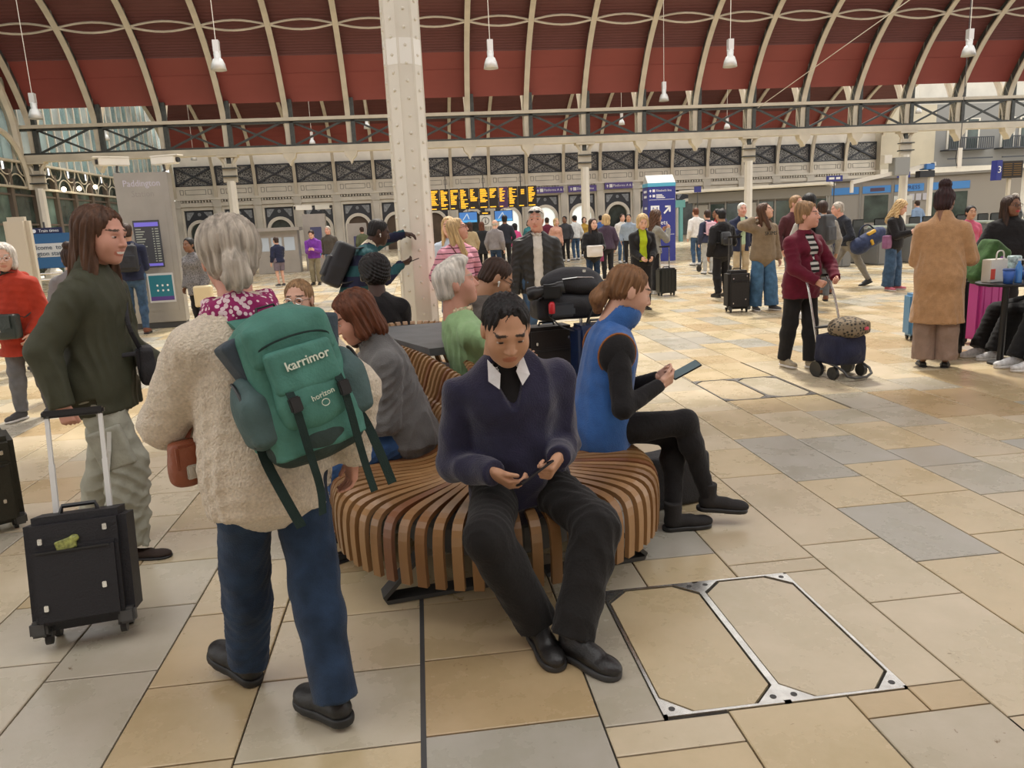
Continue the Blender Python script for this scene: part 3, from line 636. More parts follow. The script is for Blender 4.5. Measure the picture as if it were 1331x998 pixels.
slab_poly(outline(.62), .355, .385).build('seat_bearer', M_BENCHB, bench)
tp = [cl(s)+np.array([cdir(s)[1], -cdir(s)[0]])*wr(s)*sg for sg, ss in ((1, np.linspace(.95, LEN, 14)), (-1, np.linspace(LEN, .95, 14))) for s in ss]
slab_poly(tp, .835, .88).build('spine_top', M_BTOP, bench)
slab_poly(outline(.10), .36, .55).build('spine_core', M_BENCHB, bench)
for s, w in ((.0, .60), (.9, .6), (1.7, .7), (LEN, .7)):
    d = cdir(s); o = np.array([d[1], -d[0]]); c = cl(s)-(d*.34 if s == 0 else 0)
    for sg in (-1, 1):
        p0, p1 = c+o*sg*.12, c+o*sg*w
        MB().strip([(p0[0], p0[1], .012), (p1[0], p1[1], .012), (p1[0]+o[0]*sg*.01, p1[1]+o[1]*sg*.01, .03), (p1[0]-o[0]*sg*.16, p1[1]-o[1]*sg*.16, .2)], .09, .018, (d[0], d[1], 0)).build('foot', M_BENCHB, bench)
# ================================================================ people: body templates
VOX = {'n': dict(head=.0045, hair=.006, hand=.0038, cloth=.009, body=.016, shoe=.006), 'm': dict(head=.0065, hair=.009, hand=.006, cloth=.016, body=.022, shoe=.010), 'f': dict(head=.012, hair=.014, hand=.011, cloth=.028, body=.035, shoe=.018)}
_cache = {}
def cubesphere(c, r, n=4):
    V, Q = [], []; r = np.broadcast_to(np.asarray(r, float), (3,)); g = np.linspace(-1, 1, n+1)
    for ax in range(3):
        for s in (-1, 1):
            b = len(V)
            for i in g:
                for j in g:
                    p = np.zeros(3); p[ax] = s; p[(ax+1) % 3] = math.tan(i*math.pi/4); p[(ax+2) % 3] = math.tan(j*math.pi/4); V.append(nrm(p)*r+np.array(c))
            for i in range(n):
                for j in range(n):
                    q = [b+i*(n+1)+j, b+(i+1)*(n+1)+j, b+(i+1)*(n+1)+j+1, b+i*(n+1)+j+1]; Q.append(q if s > 0 else q[::-1])
    return np.array(V), np.array(Q)
def head_t(kind, res):
    key = ('head', kind, res)
    if key in _cache: return _cache[key]
    fem, smile, heavy = 'f' in kind, 's' in kind, 'h' in kind
    jw = .90 if fem else (1.12 if heavy else 1.0)
    pr = [ell((0, -.018, .032), (.074, .094, .082)), ell((0, .028, -.028), (.060*(1.07 if heavy else 1), .062, .085), .03), ell((0, .042, -.072), (.046*jw, .042, .040), .03), ell((0, .070, -.096), (.020*jw, .016, .016), .025),
          ell((-.036, .054, -.028), (.026, .026, .030), .03), ell((.036, .054, -.028), (.026, .026, .030), .03),
          cap((-.034, .076, .026), (.034, .076, .026), .011, k=.02), ell((.031, .096, .006), (.016, .013, .011), .012, '-'), ell((-.031, .096, .006), (.016, .013, .011), .012, '-'),
          cap((0, .085, .014), (0, .104, -.026), .0075, .0125, .012), ell((.012, .094, -.030), (.008, .009, .007), .006), ell((-.012, .094, -.030), (.008, .009, .007), .006),
          ell((0, .087, -.057), (.024, .010, .006), .006), ell((0, .086, -.069), (.020, .010, .007), .006),
          ell((.074, -.012, -.008), (.009, .019, .031), .006, rot=rotm(R(12))), ell((-.074, -.012, -.008), (.009, .019, .031), .006, rot=rotm(R(12))),
          cap((0, -.025, -.05), (0, -.050, -.21), .050 if fem else .060, .054 if fem else .066, .03)]
    V, Q = sdf(pr, VOX[res]['head']); role = np.zeros(len(V), int)
    x, y, z = V.T
    wl = .034 if smile else .026
    role[((x/wl)**2+((z+.063)/(.014 if smile else .0125))**2 < 1) & (y > .068)] = 1
    if smile: role[((x/.025)**2+((z+.061)/.0055)**2 < 1) & (y > .068)] = 5
    role[(((np.abs(x)-.033)/.022)**2+((z-.033+.10*(np.abs(x)-.033))/.0050)**2 < 1) & (y > .05)] = 2
    parts = [(V, Q, role)]
    if res != 'f':
        for sx in (-1, 1):
            v, q = cubesphere((sx*.031, .0735, .005), (.0145, .012, .0085)); rl = np.full(len(v), 3); rl[(np.abs(v[:, 0]-sx*.031) < .0062) & (v[:, 1] > .078)] = 4; rl[v[:, 2] > .0095] = 6; rl[v[:, 2] < -.0005] = 6; parts.append((v, q, rl))
    o = 0; VV, QQ, RR = [], [], []
    for v, q, r in parts: VV.append(v); QQ.append(q+o); RR.append(r); o += len(v)
    _cache[key] = (np.concatenate(VV), np.concatenate(QQ), np.concatenate(RR)); return _cache[key]
def hand_t(curl, res):
    key = ('hand', curl, res)
    if key in _cache: return _cache[key]
    c1, c2, c3 = {'relax': (18, 28, 18), 'grip': (62, 80, 45), 'hold': (30, 48, 30), 'flat': (4, 8, 6)}[curl]
    pr = [rbox((0, .002, -.048), (.004, .026, .034), .011, .01), cap((0, 0, .03), (0, 0, -.02), .026, .025, .02, flat=.75, fr=(1, 0, 0))]
    for i, (y, L) in enumerate(((.031, .070), (.011, .078), (-.009, .072), (-.028, .056))):
        p = np.array([0, y, -.088]); a = 0; r = .0088 if i < 3 else .0078
        for L2, c in ((.45, c1+i*3), (.30, c2), (.25, c3)):
            a += R(c); q = p+np.array([-math.sin(a), (y-.002)*.10, -math.cos(a)])*L*L2; pr.append(cap(p, q, r, r*.93, .004)); p = q; r *= .93
    t = R({'relax': 35, 'grip': 10, 'hold': 28, 'flat': 45}[curl]); p0 = np.array([-.006, .026, -.028]); p1 = p0+np.array([-.012, .6*math.sin(t)+.25, -.75])*.048; p2 = p1+np.array([-.35, .25*math.sin(t), -.85])*.042
    pr += [cap(p0, p1, .013, .010, .010), cap(p1, p2, .0098, .0082, .004)]
    _cache[key] = sdf(pr, VOX[res]['hand']); return _cache[key]
def hair_t(style, res):
    key = ('hair', style, res)
    if key in _cache: return _cache[key]
    base = ell((0, -.020, .036), (.084, .104, .089)); face = ell((0, .108, -.012), (.100, .079, .124), .010, '-')
    nape = ell((0, -.055, -.03), (.072, .062, .075), .02)
    def cur(r0, r1, z, y=-.01, xx=.074): return [cap((s*.066, -.03, .03), (s*xx, y, z), r0, r1, .02, flat=.75, fr=(1, 0, 0)) for s in (-1, 1)]
    S = {'short': [base, nape, face, ell((.085, .02, -.05), (.02, .045, .05), .008, '-'), ell((-.085, .02, -.05), (.02, .045, .05), .008, '-'), cut((0, 0, -.075), (0, 0, -1))],
         'buzz': [ell((0, -.020, .036), (.0785, .099, .083)), ell((0, -.052, -.025), (.068, .060, .065), .02), face, cut((0, 0, -.06), (0, 0, -1))],
         'thin': [ell((0, -.022, .034), (.083, .102, .084)), nape, ell((0, .122, .03), (.070, .088, .108), .012, '-'), cut((0, 0, -.075), (0, 0, -1)), cap((.03, .03, .108), (.058, .062, .060), .007, .004, .008), cap((-.01, .03, .112), (.022, .076, .082), .005, .003, .006), cap((-.035, .03, .104), (-.060, .052, .06), .008, .005, .008)],
         'quiff': [base, ell((0, .03, .105), (.065, .06, .04), .03), nape, face, cut((0, 0, -.07), (0, 0, -1))],
         'bald': [ell((0, -.045, -.005), (.082, .072, .055)), face, ell((0, 0, .08), (.07, .09, .06), .02, '-')],
         'long': [base]+cur(.034, .034, -.27, .02)+[cap((0, -.07, .02), (0, -.085, -.26), .088, .085, .03, flat=.5), face],
         'curly': [ell((0, -.020, .040), (.092, .11, .095))]+cur(.045, .05, -.24, .01, .08)+[cap((0, -.07, .02), (0, -.09, -.24), .095, .10, .03, flat=.6), face],
         'bob': [ell((0, -.020, .038), (.089, .108, .092))]+cur(.042, .042, -.07, .005, .072)+[cap((0, -.06, .02), (0, -.07, -.08), .09, .082, .03, flat=.65), face],
         'pony': [ell((0, -.020, .034), (.079, .100, .084)), ell((0, -.05, -.01), (.070, .058, .055), .02), face, cap((0, -.10, -.005), (0, -.118, -.018), .022, .020, .015), cap((0, -.122, -.02), (0, -.132, -.07), .028, .038, .015), cap((0, -.132, -.07), (0, -.118, -.12), .038, .022, .02), cut((0, 0.04, -.05), (0, .6, -1))],
         'lowpony': [ell((0, -.026, .036), (.092, .106, .094)), ell((0, -.06, -.03), (.07, .062, .05), .02), face, cap((0, -.118, -.022), (0, -.128, -.035), .026, .026, .02), cap((0, -.128, -.03), (0, -.130, -.068), .030, .046, .02, flat=.5)],
         'bun': [ell((0, -.020, .036), (.084, .104, .088)), nape, face, cap((0, -.05, .115), (0, -.055, .14), .045, .052, .02)],
         'updo': [ell((0, -.022, .040), (.088, .106, .092)), nape, face, ell((0, -.06, .09), (.06, .055, .05), .03), cut((0, 0, -.07), (0, 0, -1))],
         'afro': [ell((0, -.025, .055), (.118, .122, .108)), ell((0, -.06, -.01), (.10, .085, .085), .03), ell((0, .125, -.045), (.09, .075, .11), .012, '-')]}[style]
    V, Q = sdf(S, VOX[res]['hair']); N = vnormals(V, Q); th = np.arctan2(V[:, 0], V[:, 1]+.02)
    if style == 'afro': d = .006*np.sin(V@np.array([180., 40, 90]))*np.sin(V@np.array([50., 190, -120]))
    elif style == 'curly': d = .007*np.sin(th*14+V[:, 2]*60)+.004*np.sin(V[:, 2]*110+th*8)
    else: d = (.0022 if style in ('short', 'buzz', 'thin', 'quiff', 'bald') else .0035)*(np.sin(th*23+V[:, 2]*9)+.6*np.sin(th*41-V[:, 2]*14))
    V = V+N*d[:, None]; _cache[key] = mesh_q('hair_'+style, V, Q); return _cache[key]
def shoe_t(kind, res):
    key = ('shoe', kind, res)
    if key in _cache: return _cache[key]
    up = [cap((0, -.045, .052), (0, .06, .045), .040, .040, .02), ell((0, .125, .036), (.045, .072, .036), .03)]
    if kind == 'boot': up += [cap((0, -.035, .06), (0, -.04, .165), .046, .048, .02), cut((0, 0, .165), (0, 0, 1))]
    elif kind == 'flat': up = [cap((0, -.05, .03), (0, .06, .024), .036, .036, .02), ell((0, .125, .022), (.040, .066, .024), .02), ell((0, .02, .085), (.036, .08, .05), .01, '-')]
    elif kind == 'clog': up = [cap((0, -.05, .055), (0, .06, .055), .047, .048, .02), ell((0, .12, .045), (.055, .075, .048), .03)]
    else: up += [cap((0, -.042, .06), (0, -.045, .10), .043, .042, .02), cap((0, .0, .085), (0, .08, .06), .026, .026, .02), cut((0, 0, .105), (0, 0, 1))]
    h = .014 if kind == 'flat' else (.034 if kind == 'clog' else .026); w = .050 if kind == 'clog' else .044
    up.append(cut((0, 0, h*.7), (0, 0, -1))); so = [cap((0, -.055, h/2), (0, .145, h/2), w, w*1.02, .01), ell((0, .10, h/2), (w*1.13, .08, .05), .02), cut((0, 0, h), (0, 0, 1)), cut((0, 0, 0), (0, 0, -1))]
    v = VOX[res]['shoe']; a = mesh_q('shoe_'+kind, *sdf(up, v)); b = mesh_q('sole_'+kind, *sdf(so, v)); _cache[key] = (a, b); return _cache[key]
def ik(a, t, l1, l2, pole):
    a, t = np.array(a, float), np.array(t, float); v = t-a; L = np.linalg.norm(v); m = (l1+l2)*.999
    if L > m: t = a+v*m/L; L = m
    d = (t-a)/L; x = (l1*l1-l2*l2+L*L)/(2*L); h = math.sqrt(max(l1*l1-x*x, 0)); p = np.array(pole, float); p = p-d*(p@d); p = nrm(p); return a+d*x+p*h, t
SKIN = mat('skin', (.6, .4, .3), .5, attr='Col', bump=(120, .08), spec=.35)
SK = {'fair': (.62, .36, .26), 'pink': (.60, .31, .23), 'tan': (.46, .25, .155), 'asian': (.52, .285, .175), 'brown': (.20, .095, .055), 'dark': (.055, .026, .017), 'olive': (.40, .215, .13)}
def lin(c): return c
def frame_M(Rm, p): 
    M = np.eye(4); M[:3, :3] = Rm; M[:3, 3] = p; return Matrix(M.tolist())
PEOPLE = []; PJ = []
def person(label, pos, rz, H=1.72, fem=False, res='n', skin='fair', hair=('short', None), head='m', hyaw=0., hpitch=0., top=None, bottom=None, shoes=('sneaker', None, None), pose=None, build=1., extra=None, brow=(.06, .035, .02), hands=('relax', 'relax'), palms=(None, None), fdir=(None, None), group=None, zoff=0., bald=False, under=None, bare=None, amp=.005, hroll=0., lip=None):
    q = dict(pose or {}); s = H/1.75; g = VOX[res]
    e = empty('person', (pos[0], pos[1], zoff), R(rz), label, 'person', group)
    pel = np.array(q.get('pel', (0, 0, .535*H+.0))); pyaw, tw = R(q.get('pyaw', 0)), R(q.get('twist', 0)); lean, side = R(q.get('lean', 3)), R(q.get('side', 0))
    Rp = rotm(-R(q.get('plean', 0)), 0, pyaw); Rl = rotm(-lean*.55, side*.5, pyaw+tw*.5); Rc = rotm(-lean, side, pyaw+tw)
    u = lambda M, v: M@np.array(v, float)
    p0 = pel; p1 = p0+u(Rl, (0, 0, .105*H)); p2 = p1+u(Rc, (0, .005, .105*H)); p3 = p2+u(Rc, (0, -.012, .088*H))
    sw = (.098 if fem else .112)*H*build**.3; hw = .053*H; hipR = (.098 if fem else .092)*H*build**.6; waR = (.074 if fem else .084)*H*build; chR = (.084 if fem else .095)*H*build**.7
    SR, SL = p3+u(Rc, (sw, 0, -.047*H)), p3+u(Rc, (-sw, 0, -.047*H)); HR, HL = p0+u(Rp, (hw, 0, 0)), p0+u(Rp, (-hw, 0, 0))
    ua, fa, th, sh = .168*H, .150*H, .245*H, .245*H
    wr = q.get('wr', (sw+.07, .05, pel[2]-.07)); wl = q.get('wl', (-sw-.07, .05, pel[2]-.07))
    ER, WR = ik(SR, wr, ua, fa, q.get('er', u(Rc, (.5, -1, -.2)))); EL, WL = ik(SL, wl, ua, fa, q.get('el', u(Rc, (-.5, -1, -.2))))
    fr = q.get('fr', (hw*1.1, 0, 0, -6, 0)); fl = q.get('fl', (-hw*1.1, 0, 0, 6, 0)); fs = s*(.93 if fem else 1.02)
    FR, FL = rotm(-R(fr[4]), 0, R(fr[3])), rotm(-R(fl[4]), 0, R(fl[3]))
    aR, aL = np.array(fr[:3])+FR@np.array([0, -.035, .085])*fs, np.array(fl[:3])+FL@np.array([0, -.035, .085])*fs
    KR, AR = ik(HR, aR, th, sh, q.get('kr', u(rotm(0, 0, R(fr[3])*.5+pyaw*.5), (.06, 1, 0)))); KL, AL = ik(HL, aL, th, sh, q.get('kl', u(rotm(0, 0, R(fl[3])*.5+pyaw*.5), (-.06, 1, 0))))
    fr = (*(np.array(fr[:3])+AR-aR), *fr[3:]); fl = (*(np.array(fl[:3])+AL-aL), *fl[3:])
    hs = .1335*H/.228*1.09
    Rh = rotm(R(hpitch), R(hroll), pyaw+tw+R(hyaw)); neck = p3+u(Rc, (0, .012, .012*H)); hc = neck+u(rotm(-lean*.5+R(hpitch)*.5, 0, pyaw+tw), (0, .018, .098*H))+u(Rh, (0, .012, .012))
    J = dict(p0=p0, p1=p1, p2=p2, p3=p3, SR=SR, SL=SL, ER=ER, EL=EL, WR=WR, WL=WL, HR=HR, HL=HL, KR=KR, KL=KL, AR=AR, AL=AL, Rc=Rc, Rp=Rp, Rh=Rh, hc=hc, hs=hs, H=H, s=s, chR=chR, waR=waR, hipR=hipR, e=e, sw=sw)
    fc, fp, fl_ = Rc[:, 1], Rp[:, 1], Rl[:, 1]
    def torso(t, hem=None, flare=0., bust=True, hemcut=True):
        pr = []
        if hem is not None:
            ph = p0+u(Rp, (0, 0, hem)); pr.append(cap(ph, p0+u(Rp, (0, 0, .02)), hipR+t+flare, hipR+t, .05, flat=.74, fr=fp)); pr.append(cap(p0+u(Rp, (0, 0, .02)), p1, hipR+t, waR+t*1.2, .05, flat=.76, fr=fl_)); pr.append(ell(p0-u(Rp, (0, .034*H, .02*H)), np.array((.078*H, .050*H, .060*H))+t, .05))
            if hemcut: pr.append(cut(ph, -u(Rp, (0, 0, 1))))
        else: pr += [cap(HR, HL, .062*H+t, None, .04), cap(p0, p1, hipR*.95+t, waR+t, .05, flat=.74, fr=fl_)]
        pr += [cap(p1, p2, waR+t, chR+t, .05, flat=.72, fr=fc), cap(p2, p3-u(Rc, (0, 0, .045*H)), chR+t, chR*.78+t, .05, flat=.70, fr=fc),
               cap(SR*.9+SL*.1, SL*.9+SR*.1, .039*H+t*.5, None, .04), cap(p3-u(Rc, (0, .005, .012*H)), SR*.8+SL*.2, .030*H+t*.5, .036*H+t*.5, .03), cap(p3-u(Rc, (0, .005, .012*H)), SL*.8+SR*.2, .030*H+t*.5, .036*H+t*.5, .03), cap(p3-u(Rc, (0, .0, .03*H)), p3+u(Rc, (0, .006, .012)), .046*H+t*.5, .030*H+t*.6, .04)]
        if fem and bust: pr += [ell(p2+u(Rc, (sx*.042*H, .050*H, .004*H)), .034*H+t*.8, .04) for sx in (-1, 1)]
        if build > 1.05: pr.append(ell(p1+u(Rl, (0, .045*H*build, -.02*H)), np.array((.075, .06, .085))*H*build+t*.6, .06))
        return pr
    def arm(S, E, Wp, t, k=1., end=True, w0=.031, w1=.021):
        pr = [cap(S, E, .031*H*build**.3+t, .0255*H+t, .018)]
        if k < .5: E2 = S+(E-S)*k*2; pr = [cap(S, E2, .031*H*build**.3+t, .028*H+t, .03)]+([cut(E2, E-S, .11)] if end else []); return pr
        W2 = E+(Wp-E)*min(1, (k-.5)*2); pr.append(cap(E, W2, .0255*H+t, .0165*H+t*.9, .02))
        if end: pr.append(cut(W2+nrm(Wp-E)*.012, Wp-E, .07+t))
        return pr
    def leg(Hh, K, A, t, k=1., wide=0., end=True):
        r0, r1, r2 = .050*H*build**.5+t, .034*H+t+wide*.5, .0225*H+t+wide
        if k < .55: K2 = Hh+(K-Hh)*k*2; return [cap(Hh, K2, r0, r1+.01, .03)]+([cut(K2, K-Hh, .16)] if end else [])
        A2 = K+(A-K)*min(1.05, (k-.5)*2); pr = [cap(Hh, K, r0, r1, .03), cap(K, A2, r1, r2, .03), ell(K+(A-K)*.3-u(Rp, (0, .012, 0)), .033*H+t*.8+wide*.5, .04)]
        if end: pr.append(cut(A2, A-K, .12+wide))
        return pr
    # ---- body: one skin surface from head to ankles
    bp = torso(-.016, bust=False)+arm(SR, ER, WR, -.002, end=False)+arm(SL, EL, WL, -.002, end=False)+leg(HR, KR, AR, -.005, end=False)+leg(HL, KL, AL, -.005, end=False)
    bp = [dict(p, k=min(p['k'], .03)) if 'k' in p else p for p in bp]
    V, Q = sdf(bp, g['body']); Vs, Qs, Rs = [V], [Q], [np.zeros(len(V), int)]; o = len(V)
    hv, hq, hr = head_t(head, res); Vs.append((hv*hs*np.array((1.07 if 'h' in head else 1., 1, 1)))@Rh.T+hc); Qs.append(hq+o); Rs.append(hr); o += len(hv)
    for i, (E, Wp) in enumerate(((ER, WR), (EL, WL))):
        v, qd = hand_t(hands[i], res); v = v*s*(.9 if fem else 1.); d = nrm(fdir[i]) if fdir[i] is not None else nrm(Wp-E)
        n = np.array(palms[i] if palms[i] is not None else u(Rc, (-1 if i == 0 else 1, 0, 0)), float); n = nrm(n-d*(n@d))
        if i == 1: v = v*np.array([-1, 1, 1]); qd = qd[:, ::-1]
        X = -n if i == 0 else n; Z = -d; Y = np.cross(Z, X); v = v@np.stack([X, Y, Z], 1).T+Wp; J['hand%d' % i] = (Wp+d*.07*s+n*.02, d, n)
        Vs.append(v); Qs.append(qd+o); Rs.append(np.zeros(len(v), int)); o += len(v)
    V, Q, role = np.concatenate(Vs), np.concatenate(Qs), np.concatenate(Rs); c = np.array(SK[skin] if isinstance(skin, str) else skin)
    pal = np.array([c, lip if lip is not None else c*np.array([.86, .62, .60]), brow, c*.35+np.array((.36, .34, .32)), (.03, .02, .015), (.8, .77, .7), c]); C = np.ones((len(V), 4), np.float32); C[:, :3] = pal[role]
    if bare is not None: pass
    me = mesh_q('body', V, Q); a = me.color_attributes.new('Col', 'FLOAT_COLOR', 'POINT'); a.data.foreach_set('color', C.ravel()); body = ob('body', me, SKIN, e)
    # ---- hair
    if hair[0]:
        h = ob('hair', hair_t(hair[0], res), hair[1], e); h.matrix_local = frame_M(Rh*hs, hc)
    seed = len(PEOPLE)
    # ---- clothes
    def garment(name, prs, m, am=amp, f=26., vox=None):
        V, Q = sdf(prs, vox or g['cloth'])
        if am and res != 'f': V = folds(V, Q, am, f, seed)
        return ob(name, mesh_q(name, V, Q), m, e)
    J['garment'] = garment
    if under:
        pr = torso(under.get('t', .008), under.get('hem', -.02), bust=not (top or {}).get('boxy')); 
        if under.get('sleeve', 0): pr += arm(SR, ER, WR, under.get('t', .008), under['sleeve'])+arm(SL, EL, WL, under.get('t', .008), under['sleeve'])
        garment(under.get('name', 'shirt'), pr, under['m'], .002)
    if bottom:
        t, k, wd = bottom.get('t', .012), bottom.get('k', 1.), bottom.get('wide', 0.)
        waist = [cap(HR, HL, .058*H*build**.4+t, None, .05), cap(p0, p1, hipR*.96+t, waR+t, .05, flat=.76, fr=fl_), cut(p1-u(Rl, (0, 0, .01)), u(Rl, (0, 0, 1)), .25), ell(p0-u(Rp, (0, .030*H, .025*H)), (.078*H, .050*H, .060*H), .05)]
        V1, Q1 = sdf(waist+leg(HR, KR, AR, t, k, wd), g['cloth']); V2, Q2 = sdf(leg(HL, KL, AL, t, k, wd), g['cloth'])
        V = np.concatenate([V1, V2]); Q = np.concatenate([Q1, Q2+len(V1)])
        if res != 'f': V = folds(V, Q, bottom.get('amp', amp), 22., seed+50)
        ob(bottom.get('name', 'trousers'), mesh_q('trousers', V, Q), bottom['m'], e)
    if top:
        t, k = top.get('t', .018), top.get('sleeve', 1.)
        pr = torso(t, top.get('hem', -.06), top.get('flare', .01), bust=not top.get('boxy'))
        if top.get('boxy'): pr.append(cap(p2, p0, chR+t, hipR+t*1.1+.01, .05, flat=.76, fr=fl_))
        if top.get('open'):        # open front: a wedge taken out of the chest
            w = top['open']; pr.append(rbox(p1+u(Rc, (0, .2, top.get('oz', .0))), (w, .2, top.get('oh', .36)), .0, .01, '-', rot=Rc))
        if top.get('vneck'):
            pr.append(cap(p3+u(Rc, (0, .10, .05)), p2+u(Rc, (0, .16, .04)), .07*s, .01, .01, '-'))
        if k: pr += arm(SR, ER, WR, t, k)+arm(SL, EL, WL, t, k)
        if top.get('collar'): pr += [cap(p3+u(Rc, (0, -.01, .0)), p3+u(Rc, (0, .012, .055*s)), .070*s+t*.3, .074*s+t*.3, .02, flat=1.), cap(p3+u(Rc, (0, .02, .03)), p3+u(Rc, (0, .035, .13)), .064*s, .070*s, .006, '-')]
        if top.get('hood'): pr += [cap(p3+u(Rc, (-.09, -.06, -.0)), p3+u(Rc, (.09, -.06, -.0)), .05, .05, .03), ell(p3+u(Rc, (0, -.09, -.05)), (.10, .05, .10), .03)]
        if top.get('sharp'): pr = [dict(x, k=x['k']*.6) if 'k' in x else x for x in pr]
        garment(top.get('name', 'jacket'), pr, top['m'], top.get('amp', amp), top.get('f', 26.))
    # ---- shoes
    if shoes[0]:
        for F, f in ((FR, fr), (FL, fl)):
            a, b = shoe_t(shoes[0], res); o1 = ob('shoe', a, shoes[1], e); o1.matrix_local = frame_M(F*fs, f[:3]); ob('sole', b, shoes[2] or M_BLACK, o1)
    if extra: extra(J, garment)
    PEOPLE.append(e); PJ.append((label, J)); J['W'] = lambda p: np.array((Matrix.Translation((pos[0], pos[1], zoff))@Matrix.Rotation(R(rz), 4, 'Z'))@Vector(p)); J['rz'] = rz
    return J
def SEAT(H, z=.45, **k):
    "sitting pose: pelvis above the seat, feet in front"
    d = dict(pel=(0, 0, z+.085), lean=8, fr=(.10, .46, 0, -4, 0), fl=(-.10, .46, 0, 4, 0), wr=(.10, .34, z+.20), wl=(-.10, .34, z+.20), plean=-12); d.update(k); return d
def glasses(J, m, res='n', r=.021):
    mb = MB()
    for s in (-1, 1):
        mb.tube([(s*.032+.023*math.cos(a), .099, .006+.018*math.sin(a)) for a in np.linspace(0, 2*math.pi, 13)], .0022, 4); mb.bar((s*.055, .097, .01), (s*.078, -.01, .008), .003)
    mb.bar((-.01, .1, .01), (.01, .1, .01), .003)
    o = mb.build('glasses', m, J['e']); o.matrix_local = frame_M(J['Rh']*J['hs'], J['hc'])
# hair colours
HB = hairm('brown', (.085, .04, .022)); HDB = hairm('dark_brown', (.04, .02, .013)); HBK = hairm('black', (.012, .010, .010)); HG = hairm('grey', (.40, .35, .29)); HW = hairm('white', (.62, .58, .52)); HBL = hairm('blonde', (.52, .36, .18)); HDBL = hairm('dark_blonde', (.28, .165, .08)); HAU = hairm('auburn', (.12, .04, .018))
BLKC = cloth('black', (.014, .013, .014)); DENIM = cloth('denim', (.045, .085, .15), .3, (200, .3)); DENIM_D = cloth('dark_denim', (.018, .036, .072), .35, (200, .35)); DENIM_L = cloth('mid_denim', (.06, .135, .24), .25, (200, .3)); GREYT = cloth('grey_trousers', (.13, .13, .135)); BEIGE = cloth('beige_chino', (.42, .33, .21)); KHAKI = cloth('khaki', (.20, .17, .11)); NAVYC = cloth('navy', (.018, .022, .048))
RUB_B = mat('black_rubber', (.012, .012, .012), .55); RUB_W = mat('white_rubber', (.65, .63, .6), .5); LEA_B = mat('black_leather', (.014, .013, .013), .38, bump=(150, .2)); LEA_BR = mat('brown_leather', (.16, .05, .022), .42, bump=(120, .3), var=.2); SHOE_G = mat('dark_grey_shoe', (.05, .048, .05), .6, bump=(120, .3)); SHOE_W = mat('white_trainer', (.60, .60, .60), .5, var=.25, vscale=30)
# ================================================================ people close to the camera
# --- man in navy fleece on the end of the bench
M_FLN = cloth('navy_fleece', (.022, .021, .048), .2, (160, .4), .95, .3)
def ex_centre(J, gar):
    Rc, p3, p2 = J['Rc'], J['p3'], J['p2']; u = lambda v: Rc@np.array(v, float)
    m = cloth('white_shirt', (.75, .75, .76)); mb = MB()
    for s in (-1, 1):
        A, B, C2, D = p3+u((s*.068, .044, .066)), p3+u((s*.044, .130, -.028)), p3+u((s*.080, .106, .002)), p3+u((s*.030, .102, .022)); t = u((0, .007, .004))
        MB().add([A, C2, B, D, A+t, C2+t, B+t, D+t], [(0, 1, 2, 3), (7, 6, 5, 4), (0, 4, 5, 1), (1, 5, 6, 2), (2, 6, 7, 3), (3, 7, 4, 0)]).build('collar_point', m, J['e'])
    gar('collar_band', [cap(p3+u((0, .0, .0)), p3+u((0, .014, .045)), .074, .077, .01), cap(p3+u((0, .014, .03)), p3+u((0, .03, .12)), .070, .071, .004, '-'), cap(p3+u((0, .06, .09)), p3+u((0, .1, -.05)), .03, .03, .005, '-')], m, 0, vox=.007)
    gar('jumper_front', [cap(p3+u((0, .052, -.02)), p2+u((0, .075, -.02)), .05, .05, .02, flat=.5, fr=Rc[:, 1])], BLKC, .002)
    mb = MB(); mb.strip([p3+u((0, .085, -.10)), p2+u((.005, .128, -.02)), J['p1']+u((.01, .158, .02)), J['p1']+u((.01, .165, -.10))], .007, .004, u((1, 0, 0))); mb.build('zip', M_BLACK, J['e'])
    sh = cloth('fleece_collar', (.026, .025, .055), .2, (160, .4), .95, .3)
    gar('fleece_collar', [cap(p3+u((0, -.015, -.01)), p3+u((0, .0, .05)), .082, .078, .01), cap(p3+u((0, .012, .0)), p3+u((0, .03, .1)), .072, .072, .006, '-'), cap(p3+u((0, .08, .08)), p3+u((0, .14, -.08)), .062, .03, .006, '-')], sh, .001, vox=.008)
C_ = person('seated man in navy zip fleece and black trousers looking down at his phone', (.35, 2.98), 180, H=1.68, res='n', skin='asian', hair=('thin', HBK), head='mh', hyaw=4, hpitch=-30, build=1.08, brow=(.03, .02, .015),
    pose=dict(pel=(0, 0, .525), lean=11, plean=-12, side=6, wr=(.13, .28, .665), wl=(-.12, .28, .70), er=(.6, -.8, -.5), el=(-.3, -1, -.5), fr=(-.01, .40, 0, 10, 0), fl=(-.13, .52, 0, 36, 0), kr=(.5, 1, .5), kl=(-.75, 1, .5)),
    under=dict(m=BLKC, t=.006, name='black_jumper', hem=-.04), top=dict(m=M_FLN, t=.026, hem=-.09, amp=.009, f=28, name='fleece_jacket', vneck=True, boxy=True), bottom=dict(m=cloth('charcoal_trousers', (.016, .015, .015), .1, (80, .3)), t=.016, wide=.028, amp=.008), shoes=('sneaker', LEA_B, mat('grey_rubber', (.035, .035, .036), .5)), hands=('hold', 'grip'), palms=((-.9, -.2, .3), (.9, -.3, .3)), fdir=((-.75, .45, -.45), (.45, .55, -.35)), extra=ex_centre)
